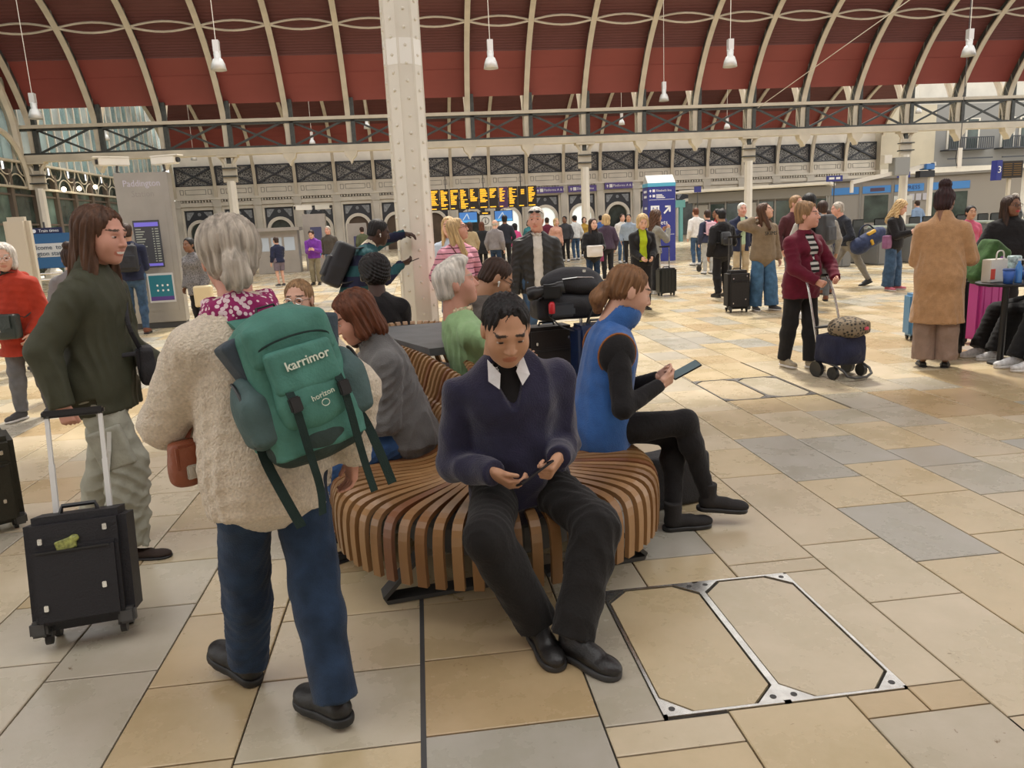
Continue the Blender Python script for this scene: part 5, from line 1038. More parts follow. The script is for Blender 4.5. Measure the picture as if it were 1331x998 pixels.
# --- teal rucksack of the walking woman
TEAL = cloth('teal_nylon', (.07, .20, .16), .12, (90, .25), .6, 0); TEAL_D = cloth('grey_teal_nylon', (.07, .115, .115), .12, (90, .25), .6, 0); TEAL_X = cloth('dark_teal_base', (.035, .055, .05), .1, (90, .25), .6, 0); WEB = cloth('dark_green_webbing', (.018, .034, .03), .1, (200, .3), .8, 0)
def rucksack(J):
    e = empty('rucksack', (0, 0, 0), 0, 'teal hiking rucksack with grey side pockets on the cream jumper', 'rucksack')
    Rb = J['Rc']@rotm(R(-4), R(-7), 0); org = J['p2']+J['Rc']@np.array((.06, -.115-.034, -.075)); Rz = np.array(Matrix.Rotation(R(J['rz']), 3, 'Z')); e.matrix_world = frame_M(Rz@Rb*.88, J['W'](org))
    sdf_ob('main_body', [rbox((0, -.085, -.03), (.115, .055, .20), .045, .02), ell((0, -.11, -.13), (.155, .09, .13), .05), cut((0, 0, -.235), (0, 0, -1))], .009, TEAL, e, .003, 30)
    sdf_ob('base_panel', [ell((0, -.105, -.185), (.160, .100, .085), .03), cap((-.10, -.10, -.20), (.10, -.10, -.20), .07, .07, .03)], .009, TEAL_X, e, .002)
    sdf_ob('lid', [ell((0, -.09, .175), (.150, .115, .085), .03), rbox((0, -.095, .14), (.115, .075, .045), .03, .03)], .009, TEAL, e, .004, 30)
    fp = sdf_ob('front_pocket', [rbox((0, -.185, -.01), (.085, .012, .10), .028, .02), ell((0, -.19, -.06), (.115, .05, .10), .03)], .008, TEAL, e, .003, 30)
    sdf_ob('pocket_flap', [rbox((0, -.205, .045), (.095, .012, .055), .018, .01), ell((0, -.215, -.0), (.09, .022, .05), .02)], .007, TEAL, e, .002)
    for s in (-1, 1):
        p = sdf_ob('side_pocket', [ell((s*.175, -.10, -.055), (.058, .085, .125), .03), rbox((s*.165, -.10, -.08), (.022, .05, .06), .03, .02)], .008, TEAL_D, e, .003, 30)
        MB().tube([(s*.206, -.10-.068*math.cos(a), -.055+.112*math.sin(a)) for a in np.linspace(-1.2, 1.5, 16)], .006, 5).build('pocket_zip', M_BLACK, p)
        sdf_ob('side_wing', [rbox((s*.15, -.07, .11), (.018, .05, .07), .015, .01, rot=rotm(0, R(s*18)))], .008, cloth('slate_nylon', (.05, .068, .085), .1, (90, .25), .6, 0), e, .003)
        MB().strip(chaikin([(s*.075, -.03, .20), (s*.085, .02, .25), (s*.10, .09, .265), (s*.115, .19, .23), (s*.13, .27, .12), (s*.15, .27, -.02), (s*.17, .12, -.14), (s*.15, -.03, -.19)], 2), .062, .016, (1, 0, 0)).build('shoulder_strap', TEAL, e)
        x = .085*s+.01
        st = MB().strip(chaikin([(x, -.225, .0), (x, -.248, -.06), (x, -.232, -.16), (x+.005, -.20, -.24), (x+.01, -.17, -.36), (x+.012*s, -.165, -.44)], 2), .026, .004, (1, 0, 0)).build('compression_strap', WEB, e)
        rb((x-.019, -.262, -.085), (x+.019, -.240, -.035), .004, 'buckle', M_BLACK, st)
    MB().strip(chaikin([(-.165, -.05, -.12), (-.185, -.08, -.2), (-.17, -.10, -.34), (-.145, -.08, -.47)], 2), .034, .004, (1, 0, 0)).build('hip_strap', WEB, e)
    MB().strip(chaikin([(.165, -.05, -.12), (.19, -.08, -.2), (.20, -.09, -.34), (.21, -.08, -.46)], 2), .034, .004, (1, 0, 0)).build('hip_strap', WEB, e)
    MB().tube([(-.045, -.03, .225), (-.03, -.035, .27), (.03, -.035, .27), (.045, -.03, .225)], .009, 6, flat=.5).build('grab_loop', M_BLACK, e)
    MB().tube([(.0+.125*math.cos(a), -.222+.03*abs(math.cos(a))**2, .12+.03*math.sin(a)) for a in np.linspace(0, math.pi, 16)], .0035, 5).build('lid_seam', WEB, e)
    lm_ = mat('pale_thread', (.62, .66, .55), .7)
    text('stitched_lettering', 'karrimor', .042, lm_, e, T((.012, -.242, .062), (R(90), R(-3), 0)), ext=.002, bold=.0006); text('stitched_lettering', 'horizon', .026, lm_, e, T((.020, -.2515, -.058), (R(96), R(-6), 0)), ext=.002)
    MB().tube([(.020+.013*math.cos(a), -.2515, -.085+.011*math.sin(a)) for a in np.linspace(0, 2*math.pi, 14)], .0014, 4).build('stitched_emblem', lm_, e)
    return e
rucksack(W_)
e = sling_bag('small tan leather purse hanging open at the hip of the cream jumper', W_, W_['p0']+np.array((-.235, .07, .05)), (.10, .06, .14), mat('tan_leather', (.22, .06, .025), .45, bump=(90, .3)), [W_['p0']+np.array((-.22, .09, .12)), W_['p0']+np.array((-.15, .16, .25)), W_['p2']+np.array((-.05, .15, .0))], 40, name='purse')
# --- phones in hands
p, d, n = C_['hand1']; phone('black phone held low by the man in navy fleece', C_['W']((C_['WR']*.35+C_['WL']*.65)+np.array((0.02, .115, .0))), (.75, .35, .35), (-.2, .35, .9), L=.155)
phone('dark phone with lit screen in the hands of the blue gilet woman', B_['W']((B_['WR']+B_['WL'])/2+np.array((-.01, .135, .045))), (.9, 0, .42), (-.42, -.25, .9), L=.155, lit=True)
phone('black phone held out by the man leaning on the column', PM_['W'](PM_['WR']+np.array((0, .13, .03))), (.9, 0, .3), (-.3, 0, .9))
# --- luggage heap behind the bench
BX, BYY = 1.62, 5.75
suitcase('dark brown upright suitcase in the luggage heap behind the bench', (1.04, 6.34, 0), 10, (.42, .26, .66), mat('dark_brown_fabric', (.028, .022, .020), .7, bump=(120, .3)), handle=0, pocket=True)
suitcase('glossy navy blue hard suitcase in the luggage heap behind the bench', (1.40, 5.98, 0), 6, (.40, .27, .70), mat('navy_polycarbonate', (.010, .026, .085), .25), pocket=False, ribs=4, handle=.26)
e = empty('holdall', (1.18, 6.15, .79), R(8), 'black holdall lying across the two suitcases behind the bench', 'bag')
sdf_ob('bag_body', [rbox((0, 0, .10), (.24, .10, .055), .045, .02), ell((0, -.02, .12), (.29, .15, .095), .04)], .011, fabric_b, e, .006, 26)
rb((-.20, -.185, .03), (.02, -.12, .15), .02, 'side_pocket', mat('slate_nylon_b', (.03, .037, .05), .5), e); MB().tube(chaikin([(-.2, -.16, .05), (-.1, -.2, -.06), (.08, -.19, -.1), (.16, -.17, .08)], 2), .014, 6, flat=.4).build('strap', M_BLACK, e)
e = empty('backpack', (1.21, 6.15, 1.0), R(14), 'bulging black backpack topping the luggage heap behind the bench', 'backpack')
sdf_ob('bag_body', [ell((.02, 0, .09), (.27, .15, .12), .03), ell((.10, -.03, .05), (.2, .15, .08), .04)], .011, fabric_b, e, .007, 24); MB().tube([(-.12, -.13, .12), (.0, -.155, .13), (.14, -.14, .12), (.22, -.1, .08)], .005, 5).build('zip', M_STEEL, e)
rb((.06, -.135, .165), (.09, -.12, .185), .003, 'zip_pull', M_STEEL, e)
e = empty('video_camera', (.97, 5.95, .98), R(-10), 'black video camera resting beside the backpack on the luggage heap', 'camera')
MB().lathe([(.04, -.14), (.055, -.13), (.055, -.06), (.045, -.05), (.045, .1), (.05, .11), (.05, .16)], 16, (0, 0, .06), rotm(0, R(80), 0)).build('lens_barrel', M_BLACK, e, smooth=True); rb((-.02, -.05, .0), (.14, .06, .11), .015, 'camera_body', M_BLACK, e)
o = MB().lathe([(.022, 0), (.026, .01), (.026, .075), (.02, .085), (.014, .095)], 14, (1.02, 5.92, .86)).build('red_flask', mat('red_enamel', (.55, .02, .03), .35), None, smooth=True); tag(o, 'small red flask strapped to the luggage heap', 'flask')
# --- black bag under the bench end
e = empty('tote_bag', (1.32, 3.90, 0), R(15), 'black tote bag on the floor behind the boots of the blue gilet woman', 'bag')
sdf_ob('bag_body', [rbox((0, 0, .15), (.17, .06, .12), .028, .02)], .01, fabric_b, e, .004, 30); MB().tube(chaikin([(-.10, -.05, .27), (-.08, -.06, .38), (.06, -.06, .39), (.10, -.05, .27)], 2), .010, 6).build('handle', M_BLACK, e)
# --- backpack standing beside the woman in glasses
e = empty('backpack', GL_['W']((.30, .10, .47)), R(110), 'dark backpack with a looped handle on the seat beside the woman in glasses', 'backpack')
sdf_ob('bag_body', [rbox((0, 0, .20), (.10, .05, .16), .04, .02)], .011, fabric_b, e, .005, 26); MB().tube(chaikin([(-.05, 0, .39), (-.05, .0, .47), (.05, .0, .47), (.05, 0, .39)], 2), .012, 6, flat=.6).build('loop', M_DGREY, e)
# --- backpack of the man at the column
def daypack(label, J, m, size=(.30, .17, .44), off=0., name='backpack', z=-.02):
    e = empty(name, (0, 0, 0), 0, label, 'backpack'); Rz = np.array(Matrix.Rotation(R(J['rz']), 3, 'Z')); w, d, h = size
    e.matrix_world = frame_M(Rz@J['Rc'], J['W'](J['p2']+J['Rc']@np.array((off, -J['chR']*.72-.03-d/2, z))))
    v = .011 if h > .3 and J['hs'] > .5 else .02
    sdf_ob('bag_body', [rbox((0, 0, -.02), (w/2-.05, d/2-.045, h/2-.05), .045, .02), ell((0, -.02, -h*.12), (w*.48, d*.6, h*.36), .04)], v, m, e, .004, 28)
    sdf_ob('front_pocket', [rbox((0, -d/2, -.08), (w*.32, .012, h*.2), .02, .02)], v, m, e, .002)
    for s in (-1, 1): MB().strip(chaikin([(s*.08, d/2, h*.42), (s*.09, d/2+.08, h*.5+.02), (s*.10, d/2+.2, h*.36), (s*.12, d/2+.22, .0), (s*.15, d/2+.06, -h*.3), (s*.13, d/2-.02, -h*.4)], 2), .05, .012, (1, 0, 0)).build('shoulder_strap', m, e)
    return e
daypack('bulky black backpack on the man leaning against the column', PM_, fabric_b, (.32, .2, .50), z=-.12)
sling_bag('brown leather bag on a cream strap across the pink striped jumper', PK_, PK_['p0']+np.array((-.16, .15, .06)), (.24, .10, .19), LEA_BR, [PK_['p0']+np.array((-.05, .16, .15)), chest(PK_, (.05, .17, .02)), chest(PK_, (.115, .03, .19)), chest(PK_, (.10, -.12, .1)), PK_['p0']+np.array((-.05, -.16, .15)), PK_['p0']+np.array((-.2, .1, .15))], 200)
# ================================================================ people further off
MAROON = cloth('maroon_velvet', (.11, .008, .022), .15, (120, .3)); CAMEL = mat('camel_wool', (.42, .24, .12), .95, bump=(110, .6), var=.12, vscale=20, spec=.1, sheen=.3)
def G(px, py): return P(px, py)[:2]
def ex_redb(J, gar):
    Rc, p3, p2 = J['Rc'], J['p3'], J['p2']; u = lambda v: Rc@np.array(v, float)
    gar('lapel', [cap(p3+u((s*.07, .03, .0)), p2+u((s*.035, .14, -.09)), .022, .03, .01, flat=.5, fr=u((0, 1, 0))) for s in (-1, 1)], MAROON, .001)
    MB().tube([p3+u((s*.05*math.cos(a), .06+.02*math.sin(a), -.02-.10*math.sin(a))) for s in (1,) for a in np.linspace(0, math.pi, 12)], .003, 4).build('necklace', LEA_BR, J['e'])
RB_ = person('woman in a maroon velvet blazer pushing a wheeled shopping trolley', (3.77, 7.2), 196, H=1.60, fem=True, res='n', skin='pink', hair=('updo', HDBL), head='f', hyaw=28, hpitch=2, build=1.08,
    pose=dict(wr=(.10, .30, .90), wl=(-.14, .30, .92), er=(1, -.5, -.4), el=(-1, -.5, -.4), fr=(.08, -.10, 0, -4, 0), fl=(-.08, .10, 0, 4, 0)), hands=('grip', 'grip'), under=dict(m=stripes(bpy.data.materials.new('striped_top'), (.02, .02, .02), (.5, .48, .45), .05, .5), t=.010), top=dict(m=MAROON, t=.026, hem=-.14, open=.05, oz=.14, oh=.18, name='blazer'), bottom=dict(m=BLKC, t=.014, wide=.016), shoes=('sneaker', cloth('stone_trainer', (.33, .28, .2)), RUB_W), extra=ex_redb)
TC_ = person('woman with a dark bun in a long camel coat seen from behind', (4.98, 6.82), -32, H=1.68, fem=True, res='n', skin='brown', hair=('bun', hairm('dark_auburn', (.03, .010, .010))), head='f', hyaw=-14, hpitch=-16, build=1.0,
    pose=dict(wr=(.14, .28, 1.06), wl=(-.08, .28, 1.05), er=(.6, -1, -.4), el=(-.6, -1, -.4)), top=dict(m=CAMEL, t=.034, hem=-.46, flare=.045, amp=.006, boxy=True, name='coat', collar=True), bottom=dict(m=cloth('taupe', (.26, .18, .14)), t=.02, wide=.05, name='flared_trousers'), shoes=('flat', LEA_B, M_BLACK))
LM_ = person('blonde woman in a lime green top and black jacket looking down', G(835, 402), 176, H=1.60, fem=True, res='m', skin='fair', hair=('bob', HBL), head='f', hpitch=-26, pose=dict(wr=(.06, .26, .90), wl=(-.12, .26, .90)), under=dict(m=cloth('lime', (.42, .52, .02)), t=.012), top=dict(m=BLKC, t=.026, hem=-.10, open=.06, oh=.42, name='jacket'), bottom=dict(m=BLKC, t=.014, wide=.02), shoes=('flat', LEA_B, None))
CU_ = person('woman with long curly brown hair and grey sweater eating a snack', (4.86, 15.5), -78, H=1.67, fem=True, res='m', skin='tan', hair=('curly', HB), head='f', hpitch=-4, pose=dict(wr=(.08, .30, 1.32), wl=(-.12, .28, 1.28), er=(.4, -.3, -1), el=(-.4, -.3, -1)), top=dict(m=cloth('grey_sweater', (.24, .23, .20)), t=.024), bottom=dict(m=BLKC, wide=.04), shoes=('sneaker', SHOE_W, RUB_W))
suitcase('small black hard cabin case with tall silver handle beside the curly-haired woman', (*G(866, 384), 0), 5, (.37, .24, .50), mat('black_polycarbonate', (.012, .014, .014), .3), handle=.42, pocket=False, ribs=5)
def ex_hood(J, gar):
    text('printed_lettering', 'SKIMS', .085, M_BLACK, J['e'], frame_M(J['Rc']@rotm(R(90), 0, R(180)), J['p2']+J['Rc']@np.array((0, .192, .005))), ext=.003)
HO_ = person('woman in a brown printed hoodie and wide blue jeans touching her hair', G(990, 403), 188, H=1.67, fem=True, res='m', skin='fair', hair=('long', HB), head='f', hyaw=42, hpitch=14, pose=dict(wr=(.20, .02, 1.46), er=(1, .2, -.4), wl=(-.26, .06, .82), fr=(.12, 0, 0, -12, 0), fl=(-.14, .1, 0, 14, 0)), top=dict(m=cloth('brown_hoodie', (.21, .155, .10)), t=.030, hem=-.06, hood=True, boxy=True, name='hoodie'), bottom=dict(m=DENIM_L, t=.018, wide=.06, name='jeans'), shoes=('sneaker', SHOE_G, RUB_W), extra=ex_hood)
suitcase('tall black soft wheeled duffel standing beside the brown hoodie', (*G(957, 405), 0), -4, (.36, .30, .62), mat('black_canvas', (.016, .014, .014), .75, bump=(60, .5)), handle=.52, hm=M_DGREY, shell=.05)
BK_ = person('person in a black hooded jacket with a black sling bag seen from behind', G(938, 386), 10, H=1.63, res='m', skin='olive', hair=('buzz', HBK), head='m', top=dict(m=BLKC, t=.036, hem=-.10, hood=True, name='hooded_jacket', boxy=True), bottom=dict(m=BLKC, wide=.02), shoes=('sneaker', LEA_B, None), pose=dict(wr=(.16, .26, 1.12)))
daypack('small black sling bag on the back of the black hooded jacket', BK_, mat('satin_black', (.02, .02, .021), .4), (.22, .10, .26), -.04, z=-.08)
WM_ = person('white-haired man in a navy blazer, green shirt and cream chinos', G(962, 373), 176, H=1.74, res='m', skin='pink', hair=('short', HW), head='m', build=1.05, pose=dict(wr=(.02, .26, 1.30), er=(1, -.3, -1)), under=dict(m=cloth('pale_green', (.42, .55, .36)), t=.012), top=dict(m=NAVYC, t=.028, hem=-.16, open=.05, oh=.42, name='blazer'), bottom=dict(m=BEIGE), shoes=('sneaker', LEA_BR, None))
_p = PY(1032, 262, 13.2); MM_ = person('man in a maroon blazer and dark sunglasses behind the black T-shirt', _p[:2], 196, H=_p[2]+.06, res='m', skin='pink', hair=('short', HDBL), head='m', hyaw=12, under=dict(m=cloth('white_plain', (.7, .7, .7)), t=.012), top=dict(m=cloth('maroon_blazer', (.075, .022, .026)), t=.028, open=.05, oh=.42, name='blazer'), bottom=dict(m=GREYT), shoes=('sneaker', LEA_BR, None)); glasses(MM_, M_BLACK)
_p = PY(1056, 255, 10.6); BT_ = person('black-haired man in a black T-shirt wearing a grey backpack', _p[:2], 30, H=_p[2], res='m', skin='asian', hair=('short', HBK), head='m', hyaw=-40, top=dict(m=BLKC, t=.022, sleeve=.33, name='t_shirt'), bottom=dict(m=GREYT), shoes=('sneaker', SHOE_W, RUB_W)); daypack('dark grey backpack on the black-haired man in the black T-shirt', BT_, mat('charcoal_nylon', (.035, .035, .038), .6))
_p = PY(1048, 264, 12.0); person('bald ruddy man half hidden behind the woman in the maroon blazer', _p[:2], 200, H=_p[2], res='m', skin='pink', hair=('bald', HG), head='m', top=dict(m=cloth('stone_shirt', (.45, .42, .38))), bottom=dict(m=GREYT), shoes=('sneaker', LEA_BR, None))
_p = PY(1070, 264, 12.6); person('man in a taupe shirt standing between the black T-shirt and the striding man', _p[:2], -20, H=_p[2], res='m', skin='tan', hair=('short', HDB), head='m', top=dict(m=cloth('taupe_shirt', (.27, .25, .22))), bottom=dict(m=GREYT), shoes=('sneaker', LEA_BR, None))
_p = PY(1076, 275, 13.6); person('dark-haired person in navy close behind the striding man', _p[:2], 10, H=_p[2], res='m', skin='olive', hair=('short', HDB), head='m', top=dict(m=NAVYC), bottom=dict(m=GREYT), shoes=('sneaker', LEA_BR, None))
_p = G(1100, 372); ST_ = person('grey-haired man in a dark jumper striding left with a long step', _p, 84, H=1.76, res='m', skin='pink', hair=('short', HG), head='m', hyaw=-6, hpitch=-10, pose=dict(pel=(0, .0, .88), lean=22, wr=(.2, -.12, .88), wl=(-.2, .30, .90), fr=(.06, .36, 0, 0, 0), fl=(-.06, -.44, .0, 0, 22)), top=dict(m=cloth('ink_jumper', (.02, .022, .03)), t=.024, name='jumper'), bottom=dict(m=cloth('warm_grey', (.22, .20, .17))), shoes=('sneaker', LEA_B, None))
e = empty('duffel_bag', ST_['W']((-.24, -.30, .92)), R(60), 'navy duffel bag with yellow trim slung behind the striding man', 'bag'); e.rotation_euler = (0, R(-24), R(10))
sdf_ob('bag_body', [cap((-.26, 0, 0), (.26, 0, 0), .17, .16, .03)], .018, cloth('navy_nylon', (.03, .04, .085), .3, (60, .4)), e, .01, 20); rb((-.10, -.19, -.06), (-.04, -.15, .05), .01, 'yellow_patch', mat('yellow_trim', (.6, .35, .03), .6), e); rb((-.05, -.12, .12), (.14, -.05, .18), .01, 'yellow_trim', mat('yellow_trim', (.6, .35, .03), .6), e); MB().tube(chaikin([(-.2, 0, .15), (-.1, 0, .32), (.1, 0, .32), (.2, 0, .15)], 2), .014, 6).build('handle', NAVYC, e)
BP_ = person('long-haired blonde woman in a black jacket and wide jeans using her phone', G(1158, 377), 214, H=1.63, fem=True, res='m', skin='fair', hair=('curly', HBL), head='f', hyaw=12, hpitch=-24, pose=dict(wr=(.02, .30, 1.08), wl=(-.10, .30, 1.08), er=(.6, -.4, -1), el=(-.6, -.4, -1), fr=(.12, 0, 0, -20, 0), fl=(-.12, .05, 0, 20, 0)), top=dict(m=BLKC, t=.030, name='jacket', boxy=True), bottom=dict(m=DENIM, t=.018, wide=.055, name='jeans'), shoes=('sneaker', cloth('pink_trainer', (.50, .14, .18)), RUB_W))
phone('black phone in the hands of the blonde woman in wide jeans', BP_['W']((BP_['WR']+BP_['WL'])/2+np.array((0, .12, .03))), (.3, -.8, .4), (-.2, .3, .9))
sling_bag('mauve shoulder bag at the side of the blonde woman in wide jeans', BP_, (.28, .0, .92), (.24, .10, .24), cloth('mauve_canvas', (.24, .10, .19)), None, 214, flap=False)
_p = PY(1314, 262, 8.6); RJ_ = person('dark-haired woman in glasses and a black jacket beyond the small table', _p[:2], 150, H=_p[2]+.03, fem=True, res='m', skin='brown', hair=('long', HDB), head='f', hyaw=34, build=1.15, top=dict(m=BLKC, t=.034, hem=-.12, boxy=True), bottom=dict(m=BLKC), shoes=('sneaker', SHOE_G, None), lip=(.35, .03, .04), pose=dict(wr=(.2, .28, 1.0), wl=(-.2, .28, 1.0))); glasses(RJ_, M_BLACK)
_p = PY(1260, 272, 12.2); person('dark-haired person in a pink top half hidden by the camel coat', _p[:2], 170, H=_p[2]+.02, fem=True, res='m', skin='tan', hair=('short', HBK), head='f', top=dict(m=cloth('pink_top', (.52, .10, .17))), bottom=dict(m=BLKC), shoes=('sneaker', SHOE_W, RUB_W), build=1.15)
# two people sitting at the right edge, of whom mostly legs show
seat = empty('waiting_seat', (6.42, 6.72, 0), 0, 'low dark waiting seat under the two people in black tracksuits', 'seat')
rb((-.28, -.75, .38), (.3, .75, .44), .02, 'seat_pad', M_DGREY, seat)
for y in (-.65, .65): MB().box((-.2, y-.03, 0), (.2, y+.03, .38)).build('leg', M_DGREY, seat)
tp_ = cloth('track_black', (.012, .012, .013), .1, (60, .3))
def ex_stripes(J, gar):
    wm = mat('cream_stripe', (.62, .58, .48), .8)
    for k in range(3):
        off = np.array((.0, -.022+k*.022, 0))
        for a, b in ((J['HR'], J['KR']), (J['KR'], J['AR'])):
            d = nrm(b-a); sd = np.array((1., 0, 0)); c = np.cross(d, sd)
            r = .078 if b is J['KR'] else .072
            MB().strip([a+sd*(r+.012)+c*(-.026+k*.026)+d*.0, b+sd*(r+.010)+c*(-.026+k*.026)], .012, .004, c).build('side_stripe', wm, J['e'])
T1 = person('person in black tracksuit trousers with three cream stripes seated by the table', (6.22, 6.42), 88, H=1.72, res='m', skin='tan', hair=('short', HBK), head='m', pose=SEAT(1.72, fr=(.10, .62, 0, 0, 0), fl=(-.10, .60, 0, 0, 0), lean=-10, wr=(.06, .36, .92), wl=(-.1, .36, .9)), top=dict(m=tp_, t=.028), bottom=dict(m=tp_, t=.02, wide=.04), shoes=('sneaker', SHOE_W, RUB_W), extra=ex_stripes)
T2 = person('person in plain black wide trousers and white trainers seated by the table', (6.30, 7.03), 90, H=1.70, fem=True, res='m', skin='tan', hair=('long', HBK), head='f', pose=SEAT(1.70, fr=(.10, .62, 0, 0, 0), fl=(-.10, .60, 0, 0, 0), lean=-10, wr=(.08, .36, .86), wl=(-.08, .36, .86)), top=dict(m=BLKC, t=.026), bottom=dict(m=tp_, t=.02, wide=.05), shoes=('sneaker', SHOE_W, RUB_W))
suitcase('large black quilted hard suitcase between the camel coat and the table', (5.46, 7.42, 0), 6, (.46, .28, .74), mat('black_quilted_shell', (.012, .012, .012), .35, bump=(25, .8)), pocket=False, ribs=5)
suitcase('pale blue suitcase mostly hidden behind the camel coat', (PY(1196, 430, 8.3)[0], 8.3, 0), -12, (.34, .22, .50), mat('pale_blue_shell', (.10, .25, .42), .35), pocket=False, ribs=4)
suitcase('bright pink hard suitcase behind the cup table', (PY(1282, 380, 7.85)[0], 7.85, 0), 6, (.42, .26, .66), mat('pink_shell', (.55, .06, .28), .35), pocket=False, ribs=4)
e = empty('rucksack', (PY(1272, 380, 7.80)[0], 7.80, .79), R(20), 'green hiking rucksack leaning on the pink suitcase', 'rucksack'); e.rotation_euler = (R(6), R(30), R(14))
sdf_ob('bag_body', [rbox((0, 0, .12), (.10, .07, .20), .05, .02), ell((0, -.04, .1), (.15, .12, .2), .04)], .014, cloth('green_nylon', (.045, .10, .03), .3, (40, .4)), e, .006, 26); MB().lathe([(.035, 0), (.04, .02), (.04, .17), (.03, .19), (.022, .22)], 12, (-.02, -.17, .0)).build('bottle', mat('violet_bottle', (.20, .06, .26), .35), e, smooth=True)
e = empty('cup_table', (5.62, 6.73, 0), 0, 'small round black table crowded with paper cups and bags', 'table')
MB().lathe([(.25, .775), (.265, .785), (.265, .80), (.25, .805)], 28).build('table_top', M_BLACK, e); MB().lathe([(.03, .02), (.03, .775)], 12).build('stem', M_BLACK, e); MB().lathe([(.11, 0), (.11, .02), (.03, .035)], 20).build('table_foot', M_BLACK, e)
for i, (x, y, lb) in enumerate(((5.50, 6.57, 'blue cup beside the white paper carrier on the round table'), (5.72, 6.58, 'blue cup beside the patterned tumbler on the round table'))):
    c = empty('takeaway_cup', (x, y, .806), 0, lb, 'cup'); MB().lathe([(.038, 0), (.05, .125), (.046, .125), (.04, .10)], 18).build('cup', mat('blue_card', (.03, .11, .42), .5), c, smooth=True); MB().lathe([(.052, .122), (.052, .132), (.045, .14)], 18).build('lid', mat('blue_lid', (.02, .06, .22), .4), c)
c = empty('water_bottle', (5.61, 6.58, .806), 0, 'clear blue plastic water bottle between the two blue cups', 'bottle'); MB().lathe([(.03, 0), (.032, .01), (.032, .14), (.012, .19), (.012, .21)], 16).build('bottle_body', mat('blue_plastic', (.08, .25, .62), .15), c, smooth=True); MB().lathe([(.014, .208), (.014, .225)], 12).build('cap', mat('pale_cap', (.6, .66, .7), .4), c)
c = empty('paper_carrier', (5.52, 6.78, .806), R(12), 'white paper carrier bag with twisted handles on the round table', 'bag'); rb((-.11, -.05, 0), (.11, .05, .22), .006, 'bag_body', mat('white_paper', (.66, .64, .58), .8), c); MB().tube(chaikin([(-.05, -.05, .21), (-.045, -.05, .30), (.045, -.05, .30), (.05, -.05, .21)], 2), .007, 6).build('handle', mat('white_paper', (.66, .64, .58), .8), c); rb((-.105, -.054, .03), (-.05, -.049, .13), .001, 'red_print', mat('red_print', (.65, .08, .05), .6), c)
c = empty('tumbler', (5.74, 6.80, .806), 0, 'large patterned tumbler with a side handle on the round table', 'tumbler'); MB().lathe([(.045, 0), (.055, .06), (.062, .23), (.055, .24)], 18).build('tumbler_body', mat('patterned_tumbler', (.35, .45, .45), .4, var=.8, vscale=25), c, smooth=True); MB().tube([(.06, 0, .2), (.12, 0, .19), (.12, 0, .09), (.06, 0, .08)], .012, 6).build('handle', mat('grey_handle', (.5, .5, .5), .5), c)
# shopping trolley
e = empty('shopping_trolley', (3.92, 6.74, 0), R(14), 'two-wheeled navy shopping trolley with chrome push handle', 'trolley')
fr_ = MB()
for s in (-1, 1): fr_.tube(chaikin([(s*.13, .32, .93), (s*.15, .24, .80), (s*.16, .10, .30), (s*.16, .06, .16)], 2), .011, 8)
fr_.build('push_frame', M_STEEL, e, smooth=True); MB().tube([(-.14, .325, .935), (.14, .325, .935)], .016, 8).build('grip', M_BLACK, e); MB().tube([(-.16, .14, .46), (.16, .14, .46)], .012, 8).build('cross_bar', M_BLACK, e)
MB().tube(chaikin([(-.16, .06, .16), (-.16, -.22, .12), (-.14, -.30, .03), (.14, -.30, .03), (.16, -.22, .12), (.16, .06, .16)], 1), .012, 8).build('base_frame', M_DGREY, e, smooth=True)
for s in (-1, 1):
    MB().lathe([(.02, -.015), (.075, -.02), (.075, .02), (.02, .015)], 18, (s*.19, .06, .076), rotm(0, R(90), 0)).build('wheel', M_BLACK, e); MB().lathe([(.02, -.015), (.06, -.018), (.06, .018), (.02, .015)], 16, (s*.17, -.13, .061), rotm(0, R(90), 0)).build('small_wheel', M_BLACK, e)
sdf_ob('trolley_bag', [rbox((0, -.03, .27), (.14, .12, .10), .04, .02), ell((0, -.05, .25), (.20, .18, .13), .04)], .012, cloth('navy_canvas', (.018, .02, .045), .1, (60, .4)), e, .006, 24)
o = empty('leopard_backpack', (3.96, 6.66, .40), R(14), 'leopard print backpack strapped on top of the shopping trolley', 'backpack')
lp = bpy.data.materials.new('leopard_print'); lp.use_nodes = True; _n = lp.node_tree; _v = _n.nodes.new('ShaderNodeTexVoronoi'); _v.inputs['Scale'].default_value = 38; _tc = _n.nodes.new('ShaderNodeTexCoord'); _n.links.new(_tc.outputs['Object'], _v.inputs[0]); _rp = _n.nodes.new('ShaderNodeValToRGB'); _rp.color_ramp.elements[0].position = .35; _rp.color_ramp.elements[0].color = (.02, .018, .015, 1); _rp.color_ramp.elements[1].position = .5; _rp.color_ramp.elements[1].color = (.22, .17, .11, 1); _n.links.new(_v.outputs['Distance'], _rp.inputs[0]); _n.links.new(_rp.outputs[0], _n.nodes['Principled BSDF'].inputs['Base Color']); _n.nodes['Principled BSDF'].inputs['Roughness'].default_value = .8
sdf_ob('bag_body', [ell((0, 0, .07), (.19, .16, .11), .03), rbox((.02, -.06, .08), (.10, .06, .03), .03, .03)], .011, lp, o, .006, 26); rb((.05, -.17, .06), (.10, -.14, .09), .008, 'pink_tag', mat('pink_tag', (.65, .08, .14), .6), o)
